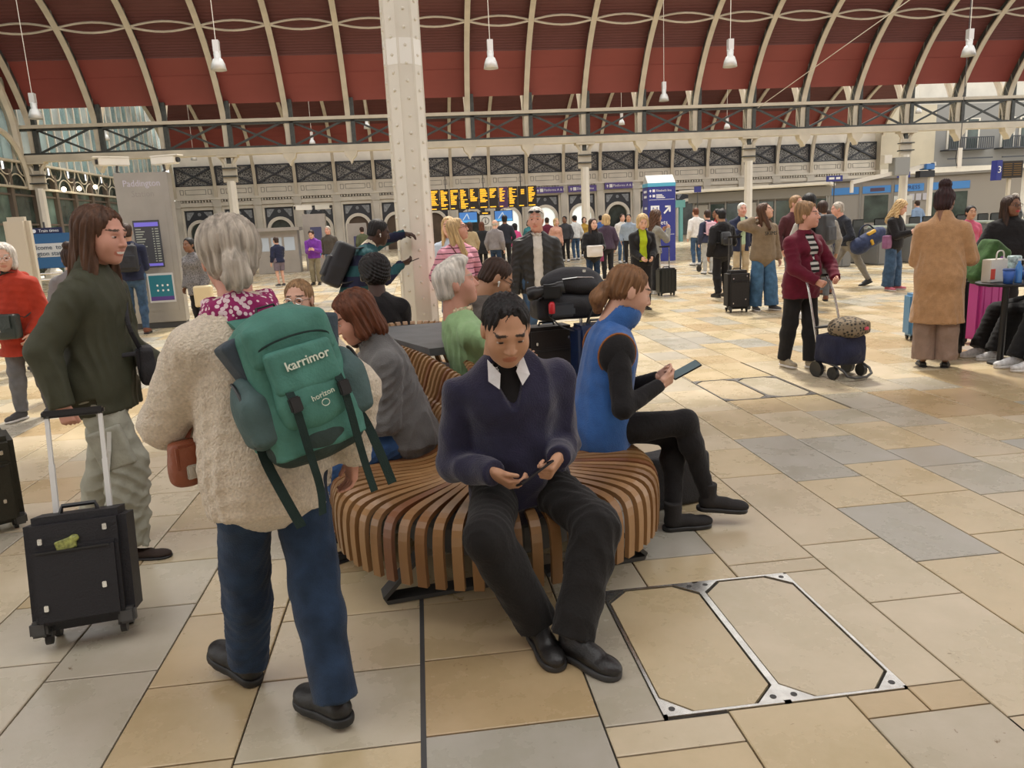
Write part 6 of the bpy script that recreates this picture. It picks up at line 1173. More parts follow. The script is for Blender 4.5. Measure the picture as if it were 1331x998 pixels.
# ---------------------------------------------------------------- middle distance, left
TM_ = person('man in navy jacket and jeans with a black backpack reading the totem', (*G(183, 434),), 12, H=1.84, res='m', skin='olive', hair=('short', HDB), head='m', top=dict(m=NAVYC, t=.024), bottom=dict(m=DENIM, t=.014), shoes=('sneaker', LEA_BR, None), pose=dict(wr=(.1, .3, 1.1))); daypack('black backpack on the man reading the grey totem', TM_, fabric_b, (.32, .17, .46), z=-.06)
_p = PY(88, 322, 8.6); person('person with a brown bun in a grey coat hidden behind the olive jacket', _p[:2], 20, H=_p[2]-.04, fem=True, res='m', skin='fair', hair=('bun', HDB), head='f', top=dict(m=cloth('grey_coat', (.2, .19, .19)), t=.03, hem=-.3), bottom=dict(m=BLKC), shoes=('sneaker', LEA_B, None))
_p = PY(248, 312, 13.6); CB_ = person('person in a dark speckled coat waiting beside the grey totem', _p[:2], 150, H=_p[2], fem=True, res='m', skin='brown', hair=('short', HBK), head='f', top=dict(m=mat('speckled_knit', (.16, .15, .15), .9, var=.7, vscale=60), t=.03, hem=-.2), bottom=dict(m=BLKC), shoes=('sneaker', LEA_B, None))
o = sdf_ob('carrier_bag', [rbox((0, 0, 0), (.12, .05, .15), .03, .02)], .02, mat('cream_plastic', (.62, .50, .30), .6), None, .012, 16); o.location = CB_['W']((-.25, .12, .62)); tag(o, 'cream plastic carrier bag held beside the grey totem', 'bag')
PU_ = person('boy in a purple hoodie and khaki trousers looking at his phone', G(412, 370), 172, H=1.64, res='m', skin='fair', hair=('short', HDB), head='m', hpitch=-24, pose=dict(wr=(.06, .30, 1.08), wl=(-.1, .30, 1.08)), top=dict(m=cloth('purple', (.16, .035, .28)), t=.032, hood=True, name='hoodie'), bottom=dict(m=KHAKI, wide=.03), shoes=('sneaker', LEA_B, None))
person('man in a dark brown jacket and jeans walking behind the purple hoodie', G(433, 364), 160, H=1.74, res='m', skin='pink', hair=('short', HG), head='m', top=dict(m=cloth('brown_jacket', (.07, .06, .05)), t=.034), bottom=dict(m=DENIM), shoes=('sneaker', LEA_B, None), pose=dict(fr=(.08, .12, 0, 0, 0), fl=(-.08, -.12, 0, 0, 0)))
person('child in a navy top and grey shorts facing the ticket machines', G(366, 372), 40, H=1.48, res='m', skin='fair', hair=('short', HDB), head='m', top=dict(m=NAVYC, t=.026, sleeve=.9), bottom=dict(m=cloth('grey_shorts', (.16, .13, .16)), k=.42, t=.03, name='shorts'), shoes=('sneaker', SHOE_G, RUB_W), pose=dict(wr=(.1, .3, .95)))
BW_ = person('dark-haired woman in glasses and a black jacket holding a white bag', G(772, 380), 190, H=1.57, fem=True, res='m', skin='fair', hair=('long', HDB), head='f', top=dict(m=BLKC, t=.032, boxy=True), bottom=dict(m=DENIM_D), shoes=('sneaker', SHOE_G, None), pose=dict(wr=(.12, .26, .98), wl=(-.12, .26, .98)))
sling_bag('white handbag clasped by the woman in glasses and a black jacket', BW_, (.10, .34, .92), (.34, .12, .24), mat('white_leather', (.62, .57, .52), .5), None, 190, name='handbag')
PJ_ = person('woman with fair hair in a plum jumper with her back turned', G(790, 366), 8, H=1.66, fem=True, res='m', skin='fair', hair=('bob', HBL), head='f', top=dict(m=cloth('plum_jumper', (.055, .035, .055)), t=.030), bottom=dict(m=BLKC), shoes=('flat', LEA_B, None))
sling_bag('magenta handbag hanging beside the plum jumper', PJ_, (-.28, .0, .66), (.34, .14, .26), mat('magenta_leather', (.20, .012, .07), .5), None, 8, name='handbag', flap=False)
# ---------------------------------------------------------------- the crowd beyond
def far(px, py, H, rz, top, bot, hair, label, fem=False, skin='fair', **k):
    return person(label, G(px, py), rz, H=H, fem=fem, res='f', skin=skin, hair=hair, head='f' if fem else 'm', top=dict(m=cloth(*top), t=.028, **k.pop('topk', {})), bottom=dict(m=bot), shoes=('sneaker', k.pop('shoe', SHOE_W), None), group='travellers in the crowd beyond', **k)
far(614, 357, 1.66, 10, ('sand', (.34, .26, .15)), DENIM_D, ('long', HDB), 'woman with long dark hair in a sand jacket below the departure board', True)
far(629, 352, 1.66, -10, ('black_coat', (.02, .02, .022)), BLKC, ('long', HAU), 'auburn-haired woman in a long black coat below the departure board', True, topk=dict(hem=-.3))
far(646, 361, 1.68, -30, ('grey_marl', (.20, .18, .18)), DENIM_D, ('bald', HG), 'bald man in a grey sweatshirt and jeans below the blue screens')
far(659, 352, 1.84, 0, ('ink', (.02, .022, .03)), BLKC, ('short', HBK), 'tall man in black standing below the blue screens', skin='brown')
far(602, 342, 1.72, 20, ('pale_shirt', (.55, .55, .58)), DENIM, ('bald', HG), 'man in a pale shirt beside the pink striped jumper')
far(672, 347, 1.55, 30, ('hot_pink', (.6, .07, .22)), BLKC, ('bob', HBK), 'small figure in hot pink beside the tall man in black', True)
far(713, 341, 1.72, 0, ('wine', (.13, .02, .04)), BLKC, ('short', HDB), 'man in a wine red jacket beyond the quilted jacket')
far(724, 345, 1.66, 200, ('peach', (.55, .30, .22)), DENIM, ('bob', HBL), 'blonde woman in a peach top beyond the quilted jacket', True)
far(736, 340, 1.74, 150, ('charcoal', (.05, .05, .055)), BLKC, ('short', HBK), 'man in charcoal beyond the woman in glasses', skin='brown')
far(749, 338, 1.76, 20, ('white_t', (.6, .6, .58)), DENIM, ('short', HBK), 'man in a white T-shirt near the arcade column', skin='tan')
far(818, 345, 1.68, 160, ('grey_blue', (.25, .30, .36)), BLKC, ('short', HBK), 'man in a grey-blue shirt beside the lime green top', skin='tan')
far(809, 342, 1.7, 190, ('white_p', (.62, .6, .56)), DENIM, ('short', HDB), 'person in white close to the blue toilets sign')
far(905, 345, 1.76, 10, ('white_shirt_far', (.68, .66, .62)), DENIM, ('short', HAU), 'red-haired man in a white shirt near the canopy')
PBJ = far(920, 356, 1.66, 5, ('navy_cardigan', (.035, .04, .07)), cloth('pale_grey_trousers', (.38, .37, .34)), ('short', HDB), 'person in a navy cardigan and pale trousers wearing a pink backpack', True)
daypack('pale pink backpack on the person in the navy cardigan', PBJ, cloth('pale_pink', (.60, .38, .44)), (.28, .14, .36))
far(933, 350, 1.68, 90, ('scarlet', (.5, .03, .04)), cloth('scarlet', (.5, .03, .04)), ('long', HBK), 'woman in scarlet beside the grey pushchair', True, skin='brown')
far(940, 345, 1.7, 60, ('navy_coat', (.02, .025, .06)), BLKC, ('short', HBK), 'person in a navy coat next to the woman in scarlet', skin='brown')
far(345, 345, 1.62, 170, ('black_vest', (.02, .02, .022)), cloth('nude', (.5, .33, .24)), ('long', HDB), 'dark-haired woman in a black vest by the ticket machines', True)
far(363, 340, 1.68, 10, ('black_tee', (.02, .02, .02)), BLKC, ('short', HBK), 'person in a black T-shirt at the ticket machines')
far(376, 340, 1.62, 190, ('claret', (.18, .02, .04)), DENIM, ('bob', HBK), 'person in a claret top and jeans at the ticket machines', True, skin='brown')
far(330, 348, 1.62, 120, ('tan_top', (.45, .30, .2)), BLKC, ('short', HDB), 'person in a tan top left of the ticket machines', True)
far(1190, 318, 1.7, 10, ('steel_blue', (.2, .28, .4)), BLKC, ('short', HDB), 'man in steel blue by the office window')
far(1085, 330, 1.7, 0, ('slate', (.08, .09, .11)), BLKC, ('short', HBK), 'man in slate grey at the express office')
far(1315, 325, 1.75, 30, ('grey_suit', (.16, .17, .19)), GREYT, ('short', HG), 'man in a grey suit passing the ticket gates')
far(475, 350, 1.70, 20, ('olive_far', (.10, .11, .06)), BLKC, ('short', HDB), 'man in olive beyond the black backpack')
far(690, 340, 1.66, 160, ('teal_far', (.05, .2, .22)), BLKC, ('bob', HDB), 'woman in teal between the blue screen and the quilted jacket', True)
far(702, 338, 1.72, 10, ('red_far', (.4, .04, .04)), BLKC, ('short', HDB), 'man in a red top beyond the quilted jacket')
far(782, 335, 1.72, 0, ('blue_far', (.06, .12, .3)), DENIM, ('short', HBK), 'man in blue under the platform signs')
far(760, 333, 1.68, 180, ('mustard', (.42, .26, .05)), BLKC, ('bob', HDB), 'woman in mustard under the platform signs', True)
# ================================================================ signs, totems, lamps, offices
def board(name, label, cat, c, w, h, m, d=.12, rz=0.):
    e = empty(name, c, R(rz), label, cat); rb((-w/2, 0, -h/2), (w/2, d, h/2), .008, 'panel', m, e); return e
def tx(body, size, e, x, z, m=None, align='LEFT', y=-.006, nm='lettering'): return text(nm, body, size, m or M_TEXTW, e, T((x, y, z), FACE_CAM), align)
# grey totem
e = empty('information_totem', (-4.72, 14.5, 0), R(5), 'tall brushed steel totem reading Paddington Station with a departures screen', 'totem'); e.scale = (.79, .79, .905)
rb((-.60, 0, .12), (.52, .42, 3.05), .012, 'case', M_METAL, e); rb((-.58, .04, 0), (.50, .38, .12), .004, 'plinth', M_DGREY, e); rb((-.44, -.012, .35), (.40, .01, 2.42), .006, 'service_door', M_METAL, e)
tx('Paddington', .175, e, -.04, 2.84, mat('pale_violet_lettering', (.55, .53, .62), .4), 'CENTER', -.004); tx('Station', .17, e, -.04, 2.64, mat('faded_lettering', (.33, .31, .29), .5), 'CENTER', -.004)
s = rb((-.34, -.03, 1.22), (.22, .0, 2.14), .006, 'screen', mat('totem_screen', (.06, .062, .07), .25, emit=.10), e)
rb((-.31, -.034, 2.02), (.19, -.028, 2.10), .001, 'screen_header', mat('violet_lit', (.12, .10, .42), .4, emit=.6), s); rb((-.31, -.034, 1.25), (.19, -.028, 1.30), .001, 'screen_footer', mat('violet_lit', (.12, .10, .42), .4, emit=.6), s)
for k in range(14):
    z = 1.96-k*.048; MB().box((-.30, -.034, z), (-.30+.12+.1*((k*37) % 10)/10, -.030, z+.018)).box((.05, -.034, z), (.08, -.03, z+.018)).box((.11, -.034, z), (.18, -.03, z+.018)).build('departure_row', mat('dim_led', (.30, .32, .27), .5, emit=.2), s)['kind'] = 'stuff'
p = rb((-.20, -.022, .52), (.36, -.006, 1.10), .002, 'poster', mat('poster_white', (.6, .6, .6), .6), e); rb((-.17, -.026, .56), (.33, -.02, 1.06), .001, 'poster_teal', mat('poster_teal', (.02, .18, .24), .5), p); rb((-.17, -.028, .56), (.33, -.024, .64), .001, 'poster_violet', mat('poster_violet', (.10, .05, .25), .5), p)
for k in range(6): MB().lathe([(.022, -.003), (.022, .003)], 10, (.0+(k % 3)*.11, -.028, .76 if k < 3 else .86), rotm(R(90))).build('poster_icon', M_TEXTW, p)
def cctv(label, p, rz, L=.55, sc=1.):
    e = empty('security_camera', p, R(rz), label, 'camera'); w = .075*sc; L *= sc
    rb((-w, -L/2, .02), (w, L/2, .16*sc), .012, 'housing', M_WHITE, e); rb((-w-.012, -L/2-.08, .15*sc), (w+.012, L/2, .175*sc), .006, 'sun_shield', M_WHITE, e); MB().lathe([(.045*sc, -.01), (.045*sc, .03)], 12, (0, -L/2-.01, .085*sc), rotm(R(90))).build('lens', M_BLACK, e); MB().tube([(0, .05, .03), (0, .03, -.08*sc), (0, .12, -.16*sc)], .022*sc, 8).build('bracket', M_DGREY, e); return e
cctv('white security camera pointing left above the Paddington totem', PY(148, 214, 14.7)+np.array([.0, 0, -.04]), -62, .5); cctv('white security camera pointing right above the Paddington totem', PY(215, 212, 14.75)+np.array([.0, 0, -.04]), 68, .5)
# smaller totems by the far arches
for px, py0, w, lb in ((407, 278, .95, 'distant grey totem with small screen behind the purple hoodie'), (463, 290, .8, 'distant slim totem with blue screen left of the riveted column')):
    q = PY(px, py0, 34); e = empty('small_totem', (q[0], 34, 0), 0, lb, 'totem'); rb((-w/2, 0, 0), (w/2, .4, q[2]), .02, 'case', M_METAL, e); rb((-w*.2, -.03, q[2]-1.35), (w*.3, 0, q[2]-.55), .01, 'screen', mat('small_screen', (.05, .05, .10), .3, emit=.25), e); rb((-w*.3, -.03, q[2]-1.75), (w*.35, 0, q[2]-1.45), .01, 'lit_panel', M_SCREEN, e)
    if px == 407:
        for s, nm in ((-1, 'left'), (1, 'right')): cctv('distant white security camera aimed %s over the totem with small screen' % nm, (q[0]+s*.42, 34.2, q[2]+.16), 62*s, sc=1.3)
# welcome board and train times sign
q = PY(66, 326, 11); e = board('welcome_board', 'blue board welcoming travellers to the station behind the olive jacket', 'sign', (q[0], 11, q[2]), .95, .46, mat('welcome_blue', (.015, .10, .26), .4)); rb((-.475, -.006, -.08), (.475, .0, .10), .001, 'white_band', mat('pale_band', (.52, .55, .58), .5), e)
dk = mat('dark_lettering', (.04, .07, .12), .5); tx('Welcome', .085, e, -.14, .045, dk, 'CENTER', -.01); tx('to', .085, e, .11, .045, dk, 'CENTER', -.01); tx('Paddington station', .085, e, -.08, -.035, dk, 'CENTER', -.01)
for x in (-.42, .42): MB().box((x-.02, .03, -q[2]), (x+.02, .09, -.23)).build('post', M_STEEL, e)
for z in (-.30, -.38): MB().tube([(-.5, -.02, z), (.7, -.02, z)], .014, 6).build('rail', M_STEEL, e)
q = PY(57, 300, 11.5); e = board('train_times_sign', 'small navy Train times sign above the welcome board', 'sign', (q[0], 11.5, q[2]), .46, .085, mat('navy_sign', (.015, .02, .07), .4), .05); tx('Train times', .058, e, -.07, 0); MB().lathe([(.026, -.003), (.026, .003)], 14, (-.13, -.004, 0), rotm(R(90))).build('symbol', M_TEXTW, e); MB().bar((0, .03, .04), (0, .03, .12), .02).build('hanger', M_DGREY, e); MB().bar((.2, .03, -q[2]), (.2, .03, .0), .04).build('post', M_STEEL, e)
q = PY(21, 282, 10.3); e = empty('cream_post', (q[0], 10.3, 0), 0, 'cream rounded post standing behind the red coat', 'post'); rb((-.15, -.08, 0), (.15, .08, q[2]), .05, 'shell', mat('cream_plastic_post', (.56, .50, .40), .5), e); rb((-.16, -.09, 0), (.16, .09, .10), .03, 'foot', M_DGREY, e)
# blue Toilets totem
q0 = PY(860, 240, 27); e = empty('toilets_totem', (q0[0], 27, 0), R(-4), 'blue wayfinding totem for the Toilets and Elizabeth line with a pitched top', 'sign'); zt = q0[2]
rb((-.50, 0, 0), (.50, .85, zt-.06), .01, 'blue_body', M_SIGNBLUE, e); rb((-.505, -.005, zt-.06), (.505, .855, zt+.07), .005, 'pale_blue_band', mat('pale_blue', (.10, .42, .60), .4), e)
MB().add([(-.5, 0, zt+.07), (.5, 0, zt+.07), (.5, .85, zt+.07), (-.5, .85, zt+.07), (-.5, .42, zt+.36), (.5, .42, zt+.36)], [(0, 1, 5, 4), (2, 3, 4, 5), (1, 2, 5), (3, 0, 4), (3, 2, 1, 0)]).build('pitched_top', mat('pale_grey_roof', (.55, .53, .50), .5), e)
tx('Elizabeth line', .105, e, -.20, zt-.20); [MB().box((-.20, -.005, zt-z), (.02+.05*k, 0, zt-z+.03)).build('fine_print', M_TEXTW, e) for k, z in enumerate((.36, .41, .46))]; tx('Toilets', .22, e, -.40, zt-1.32, None, 'LEFT', -.004); tx('Platform', .125, e, -.40, zt-1.62)
for z in (.20, .38): rb((-.33, -.006, zt-z-.045), (-.24, .0, zt-z+.045), .001, 'icon', M_TEXTW, e); MB().prism([(-.46, zt-z-.01), (-.41, zt-z+.045), (-.36, zt-z-.01), (-.395, zt-z-.01), (-.395, zt-z-.045), (-.425, zt-z-.045), (-.425, zt-z-.01)], -.006, 0).build('arrow', M_TEXTW, e)
for z in (.52, 1.75): MB().box((-.45, -.005, zt-z), (.45, 0, zt-z+.012)).build('rule', M_TEXTW, e)
ic = rb((-.40, -.006, zt-1.05), (-.09, .0, zt-.72), .001, 'wc_icon', M_TEXTW, e)
for x in (-.31, -.17): MB().lathe([(.024, -.002), (.024, .002)], 10, (x, -.009, zt-.80), rotm(R(90))).box((x-.028, -.011, zt-.92), (x+.028, -.007, zt-.835)).box((x-.018, -.011, zt-1.01), (x+.018, -.007, zt-.92)).build('figure', M_SIGNBLUE, ic)
MB().bar((.08, -.004, zt-1.0), (.27, -.004, zt-.80), .06, .006, (0, 1, 0)).box((.12, -.007, zt-.79), (.32, 0, zt-.73)).box((.26, -.007, zt-.95), (.32, 0, zt-.73)).build('arrow', M_TEXTW, e)
for i, z in enumerate((.22, .40, .80, 1.05, 1.42)):
    MB().box((-.506, .18, zt-z-.04), (-.5, .62-.05*(i % 3), zt-z+.04)).build('side_print', M_TEXTW, e)
# departure boards
q0, q1 = PY(559, 262, 44), PY(698, 253, 44); W_t = q1[0]-q0[0]; e = empty('departure_board', ((q0[0]+q1[0])/2, 44, (q0[2]+q1[2])/2), 0, 'long row of eleven amber departure panels hanging in front of the arches', 'departure board')
for k in range(11):
    w = W_t/11; x = -W_t/2+k*w; p = rb((x+.02, 0, -.58), (x+w-.02, .2, .58), .01, 'led_panel', M_LEDBG if k != 7 else mat('violet_led', (.08, .03, .10), .4), e); g = random.Random(k); m = MB(); rows = [11, 12, 11, 13, 9, 10, 7, 10, 12, 4, 11][k]
    for r in range(rows):
        z = .46-r*.075
        if k == 9: m.box((x+.18, -.012, z-.1), (x+w-.18, 0, z-.06)); continue
        m.box((x+.06, -.012, z), (x+.06+(w-.12)*(.3+.7*g.random()), 0, z+.045))
    m.box((x+.06, -.012, -.52), (x+.06+(w-.12)*(.4+.5*g.random()), 0, -.47)); m.build('led_text', M_ORANGE, p)['kind'] = 'stuff'
for x in (-W_t*.35, 0, W_t*.35): MB().bar((x, .1, .5), (x, .1, 2.2), .05).build('hanger', M_DGREY, e)
for px, py, lb in ((608.5, 282.5, 'blue advertising screen on the left of the round information sign'), (654.5, 280.5, 'blue advertising screen on the right of the round information sign')):
    q = PY(px, py, 44); e = board('advert_screen', lb, 'screen', q, 1.07, .62, M_LEDBG, .1); rb((-.50, -.01, -.28), (.50, 0, .28), .001, 'picture', M_SCREEN, e); rb((-.50, -.014, -.28), (.50, -.009, -.16), .001, 'caption_band', mat('bright_blue_lit', (.06, .28, .55), .4, emit=.6), e); MB().bar((-.3, -.014, -.14), (-.05, -.014, .2), .05, .01, (0, 1, 0)).bar((-.05, -.014, .2), (.05, -.014, -.1), .05, .01, (0, 1, 0)).build('pale_shape', mat('pale_lit', (.4, .5, .6), .4, emit=.4), e); MB().bar((0, .05, .3), (0, .05, .43), .04).build('hanger', M_DGREY, e)
q = PY(631, 287, 44); e = board('information_sign', 'white square sign with a round information symbol below the departure board', 'sign', q, .62, .62, mat('sign_white', (.66, .65, .62), .5), .1); MB().tube([(.2*math.cos(a), -.01, .2*math.sin(a)) for a in np.linspace(0, 2*math.pi, 24)], .02, 6).box((-.03, -.012, -.12), (.03, 0, .04)).box((-.03, -.012, .08), (.03, 0, .13)).build('symbol', M_DGREY, e); rb((-.31, 0, .33), (.31, .1, .53), .005, 'led_strip', M_LEDBG, e); MB().box((-.16, -.006, .40), (.16, 0, .45)).build('led_text', M_ORANGE, e)
for x in (-.31, .31): MB().box((x-.05, .02, -q[2]), (x+.05, .12, -.31)).build('leg', M_METAL, e)
# purple platform signs on the office front
for px, py, lb, t in ((714, 247, 'purple platform sign nearest the departure board', 'Platforms A & B'), (757, 245, 'purple sign crossed by the white arcade column', 'Elizabeth line'), (804, 241, 'purple platform sign beside the blue toilets totem', 'Platforms A & B')):
    q = PY(px, py, YF-.3); e = board('platform_sign', lb, 'sign', (q[0], YF-.35, q[2]), 2.35, .5, M_PURPLE, .1); tx(t, .27, e, -.48, 0); rb((-.78, -.01, -.13), (-.52, 0, .13), .001, 'icon', M_TEXTW, e); MB().prism([(-1.05, -.02), (-.95, .12), (-.85, -.02), (-.92, -.02), (-.92, -.13), (-.98, -.13), (-.98, -.02)], -.01, 0).build('arrow', M_TEXTW, e)
# pendant lamps
def lamp(px, py, Y, sc, label, ceil_z):
    q = PY(px, py, Y); e = empty('pendant_lamp', q, 0, label, 'lamp', 'pendant lamps under the station roof'); al = mat('spun_aluminium', (.62, .62, .60), .4, .4)
    MB().lathe([(.10*sc, .42*sc), (.11*sc, .36*sc), (.10*sc, .22*sc), (.14*sc, .2*sc), (.2*sc, .06*sc), (.235*sc, -.12*sc), (.225*sc, -.12*sc), (.18*sc, .05*sc)], 20).build('bell_shade', al, e, smooth=True); MB().box((-.09*sc, -.09*sc, .40*sc), (.09*sc, .09*sc, .74*sc)).build('gear_box', al, e); MB().tube([(0, 0, .74*sc), (0, 0, ceil_z-q[2])], .012*sc, 5).build('cable', M_WHITE, e)
for px, py, Y, sc, lb, cz in ((284, 86, 25.6, 1., 'bell pendant lamp hanging left of the riveted column', 14.5), (638, 84, 25.6, 1., 'bell pendant lamp hanging right of the riveted column', 14.5), (949, 82, 25.6, 1., 'bell pendant lamp over the blue toilets totem side', 14.5), (1259, 68, 25.6, 1., 'bell pendant lamp above the balcony end of the hall', 14.5), (46, 150, 30, 1., 'bell pendant lamp in front of the glazed gable', 14.2), (863, 128, 33, .9, 'smaller bell pendant lamp hanging low over the arcade', 13.4),
    (406, 186, 51, .9, 'far pendant lamp behind the arcade left of the riveted column', 12), (477, 165, 50, .9, 'far pendant lamp half hidden by the riveted column', 12), (138, 180, 50, .9, 'far pendant lamp before the glazed gable end', 12), (252, 206, 55, .9, 'far pendant lamp beside the totem cameras', 12), (808, 160, 50, .9, 'far pendant lamp behind the arcade above the toilets totem', 12), (945, 165, 50, .9, 'far pendant lamp behind the arcade beside its white column', 12), (1194, 145, 50, .9, 'far pendant lamp behind the arcade above the express office', 12)): lamp(px, py, Y, sc, lb, cz)
a, b = PY(1182, 0, 30), PY(985, 140, 40.5); o = MB().tube([a+(a-b)*.3, a, b], .02, 5).build('tie_cable', M_WHITE, None); tag(o, 'thin pale cable running diagonally across the roof ribs', 'cable')
# express ticket office with canopy
A, B = PY(1003, 250, 56), PY(1204, 238, 50); d = nrm((B-A)*np.array([1, 1, 0])); L = np.linalg.norm((B-A)[:2]); zt = (A[2]+B[2])/2; ang = math.atan2(d[1], d[0])
e = empty('express_office', (A[0], A[1], 0), ang, 'grey glazed express ticket office with a sky blue fascia', 'building')
rb((0, 0, 0), (L+5.5, 3, zt+.45), .03, 'body', mat('office_grey', (.30, .28, .25), .5), e); rb((-.2, -.25, zt+.45), (L+5.7, 3.1, zt+.62), .02, 'roof_edge', mat('office_roof', (.22, .21, .19), .5), e)
ns = 5; sw_ = L/ns
for k in range(ns):
    f = rb((k*sw_+.12, -.06, zt-.48), ((k+1)*sw_-.12, 0, zt+.02), .01, 'fascia_panel', M_SKYBLUE, e)
    t = [None, 'EXPRESS', None, None, 'EXPRESS'][k]
    if k in (0, 3): MB().box(((k+.3)*sw_, -.07, zt-.36), ((k+.75)*sw_, -.055, zt-.12)).build('dark_print', mat('fascia_print', (.09, .06, .10), .5), f)
    if t: tx(t, .36, f, (k+.5)*sw_, zt-.23, mat('fascia_lettering', (.03, .04, .14), .5), 'CENTER', -.075)
    if k in (0, 1, 3): 
        w = rb((k*sw_+.25, -.04, .5), ((k+1)*sw_-.25, .0, zt-.62), .01, 'office_window', M_GLASS_D, e)
    MB().box((k*sw_-.06, -.08, 0), (k*sw_+.06, 0, zt+.45)).build('mullion', mat('office_mullion', (.24, .23, .21), .5), e)
f = rb((L+.1, -.06, zt-.48), (L+2.6, 0, zt+.02), .01, 'fascia_panel', M_SKYBLUE, e); rb((L+.3, -.04, .2), (L+2.5, 0, zt-.65), .01, 'office_window', M_GLASS_D, e)
n = rb((4.05*sw_, -.10, .9), (4.62*sw_, -.05, zt-.75), .01, 'notice_frame', mat('notice_white', (.62, .62, .58), .5), e); rb((4.08*sw_, -.115, 1.0), (4.59*sw_, -.095, zt-1.0), .002, 'notice_sheet', mat('notice_sheet', (.5, .5, .47), .6), n)
for k in range(3): rb((L-1.0+k*.42, -.08, 1.9), (L-.68+k*.42, -.05, 2.35), .002, 'pinned_notice', mat('notice_lilac', (.5, .5, .56), .6), e)
# canopied shop front
A, B = PY(893, 251, 50), PY(1080, 236, 45); d = nrm((B-A)*np.array([1, 1, 0])); L = np.linalg.norm((B-A)[:2]); zt = (A[2]+B[2])/2
e = empty('canopy_kiosk', (A[0], A[1], 0), math.atan2(d[1], d[0]), 'grey shop front under a long white canopy edge', 'building')
rb((-.5, -.3, zt-.10), (L, 3.2, zt+.10), .04, 'canopy', M_WHITE, e); rb((.2, .6, 0), (L-.3, 3, zt-.12), .03, 'shop_body', mat('office_mullion', (.24, .23, .21), .5), e); MB().box((0, .3, zt-.75), (L, .5, zt-.15)).build('shop_fascia', mat('office_mullion', (.24, .23, .21), .5), e)
MB().tube([(-.5-1.6*math.sin(t), .3, zt-.02-.35*(1-math.cos(t))) for t in np.linspace(0, 1.57, 9)], .09, 6).build('curved_end', M_WHITE, e)
for k in range(8): rb((.4+k*L/8.5, .5, .1), (.4+k*L/8.5+L/10, .62, zt-.9), .01, 'shop_window' if k % 3 else 'shutter', M_GLASS_D if k % 3 else mat('shutter_grey', (.33, .31, .27), .5), e)
for k in range(9): MB().box((.3+k*L/8.5, .45, 0), (.4+k*L/8.5, .6, zt-.15)).build('post', mat('office_mullion', (.24, .23, .21), .5), e)
q = PY(900, 318, 46); e = empty('teal_doorway', (q[0]-1.2, 47, 0), 0, 'teal portal frame beyond the white-shirted man', 'doorway'); tl = mat('teal_paint', (.12, .33, .33), .5)
for x in (-.4, .75): rb((x, 0, 0), (x+.2, .3, 2.1), .01, 'jamb', tl, e)
rb((-.5, 0, 2.1), (1.1, .3, 2.55), .01, 'lintel', tl, e)
# roof-top gantry and small signs over the office
q = PY(1180, 213, 40); e = empty('gantry', (q[0], 40, 0), 0, 'white cable gantry with a grey equipment cabinet above the express office', 'gantry')
MB().bar((-3.2, 0, q[2]-.85), (1.6, 0, q[2]-.05), .2).bar((-3.2, 0, q[2]-1.4), (-3.2, 0, q[2]-.8), .14).bar((1.4, 0, 0), (1.4, 0, q[2]), .2).build('frame', M_WHITE, e); rb((-.95, -.3, q[2]-.6), (-.05, .3, q[2]+.35), .03, 'cabinet', mat('cabinet_grey', (.30, .30, .28), .5), e); rb((-1.5, -.2, q[2]+.05), (-1.05, .2, q[2]+.5), .02, 'white_box', M_WHITE, e); rb((.9, -.3, q[2]-.35), (1.4, .3, q[2]-.05), .02, 'blue_box', mat('mid_blue', (.06, .2, .5), .5), e); rb((.6, -.2, q[2]-.75), (1.5, .2, q[2]-.4), .02, 'black_box', M_BLACK, e)
for px, py, lb, w, t in ((1085, 232, 'small navy direction sign fixed above the canopy', .95, 'Exit'), (1175, 227, 'small navy sign under the equipment cabinet', .75, 'Platforms'), (907, 246, 'small blue sign standing on the canopy edge', .4, '')):
    q = PY(px, py, 44); e = board('direction_sign', lb, 'sign', q, w, .34, M_SIGNBLUE, .1, -8); MB().bar((0, .05, -.1), (0, .05, -q[2]), .05).build('post', M_DGREY, e)
    if t: MB().box((-w*.35, -.006, -.05), (-w*.02, 0, .08)).build('print', M_TEXTW, e); MB().box((w*.08, -.006, -.05), (w*.34, 0, .08)).build('print', M_TEXTW, e)
q = PY(1248, 205, 26.4); e = board('white_banner', 'narrow white vertical panel hanging near the balcony end', 'panel', (q[0], 26.4, q[2]), .17, .70, M_WHITE, .06); MB().tube([(-.1, 0, -.3), (-.18, 0, 0), (-.12, 0, .33)], .012, 5).build('cable_loop', M_BLACK, e); MB().bar((0, .03, .3), (0, .03, 14.5-q[2]), .02).build('hanger', M_DGREY, e)
q = PY(1316, 220, 20); e = board('platform_board', 'hanging platform board with a blue end panel numbered three', 'departure board', (q[0], 20, q[2]), .64, .46, M_LEDBG, .2); rb((-.50, -.02, -.28), (-.32, .2, .26), .01, 'blue_end', M_SIGNBLUE, e); tx('3', .26, e, -.41, 0, None, 'CENTER', -.03)
m = MB()
for k in range(6): m.box((-.26, -.008, .14-k*.06), (-.02, 0, .16-k*.06)).box((.04, -.008, .14-k*.06), (.26, 0, .16-k*.06))
m.build('led_text', mat('dim_amber', (.20, .11, .02), .5), e); MB().bar((0, .1, -.2), (0, .1, -q[2]), .08).build('post', M_CREAM, e)
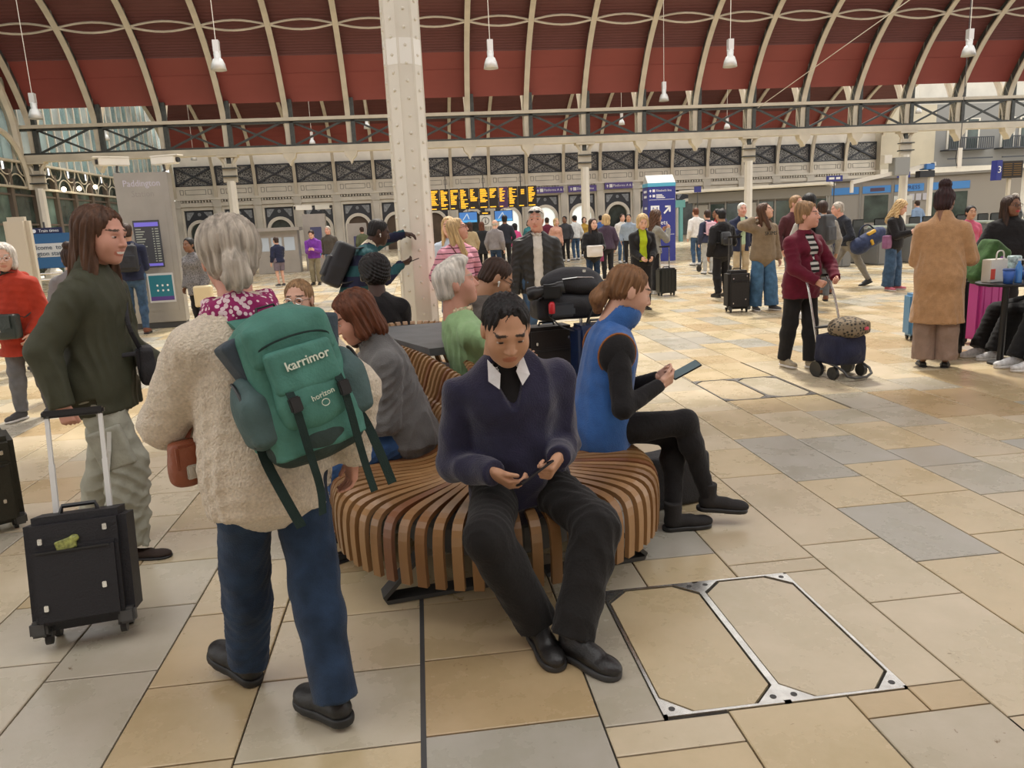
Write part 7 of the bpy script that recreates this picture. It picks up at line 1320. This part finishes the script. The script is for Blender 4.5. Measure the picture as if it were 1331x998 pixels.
# ticket gates
for k in range(7):
    x = 11.6+k*1.05; e = empty('ticket_gate', (x, 20.5, 0), 0, ['ticket gate cabinet with a pale top, first of the row by the office', 'ticket gate cabinet second of the row by the office', 'ticket gate cabinet third of the row by the office', 'ticket gate cabinet in the middle of the row', 'ticket gate cabinet fifth along from the office', 'ticket gate cabinet sixth along from the office', 'ticket gate cabinet farthest along from the office'][k], 'ticket gate', 'row of ticket gates')
    rb((-.14, -.8, 0), (.14, .8, .98), .03, 'cabinet', mat('gate_grey', (.16, .16, .155), .4), e); rb((-.15, -.82, .98), (.15, -.2, 1.06), .03, 'pale_top', mat('gate_top', (.42, .46, .40), .4), e)
    rb((.15, -.1, .3), (.5, -.06, 1.25), .03, 'gate_leaf', mat('gate_leaf', (.05, .055, .055), .3), e); rb((.55, -.1, .3), (.9, -.06, 1.25), .03, 'gate_leaf', mat('gate_leaf', (.05, .055, .055), .3), e)
# ticket machines
q = PY(358, 296, 33); e = empty('ticket_machines', (q[0], 33, 0), 0, 'bank of grey ticket machines with a flat canopy by the arches', 'ticket machine'); rb((-.85, 0, 0), (.85, .7, q[2]-.15), .02, 'cabinet', M_METAL, e); rb((-1.0, -.4, q[2]-.15), (1.0, .7, q[2]), .02, 'canopy', M_METAL, e)
for k in range(3): rb((-.75+k*.52, -.03, q[2]-.95), (-.33+k*.52, 0, q[2]-.4), .01, 'screen', mat('machine_screen', (.4, .44, .47), .3, emit=.2), e)
# pushchair by the woman in scarlet
q = P(928, 353); e = empty('pushchair', q, R(20), 'grey pushchair on thin wheels in front of the woman in scarlet', 'pushchair'); sdf_ob('seat', [rbox((0, 0, .5), (.2, .06, .22), .04, rot=rotm(R(-25)))], .03, mat('pushchair_grey', (.35, .36, .38), .7), e)
fm = MB(); fm.tube([(-.22, .45, 1.0), (-.22, -.35, .12)], .02, 6).tube([(.22, .45, 1.0), (.22, -.35, .12)], .02, 6).tube([(-.22, .45, 1.0), (.22, .45, 1.0)], .02, 6).tube([(-.22, .1, .55), (-.22, .35, .1)], .02, 6).tube([(.22, .1, .55), (.22, .35, .1)], .02, 6); fm.build('frame', M_DGREY, e)
for x in (-.24, .24):
    for y in (-.35, .35): MB().lathe([(.02, -.02), (.09, -.02), (.09, .02), (.02, .02)], 12, (x, y, .09), rotm(0, R(90), 0)).build('wheel', M_BLACK, e)
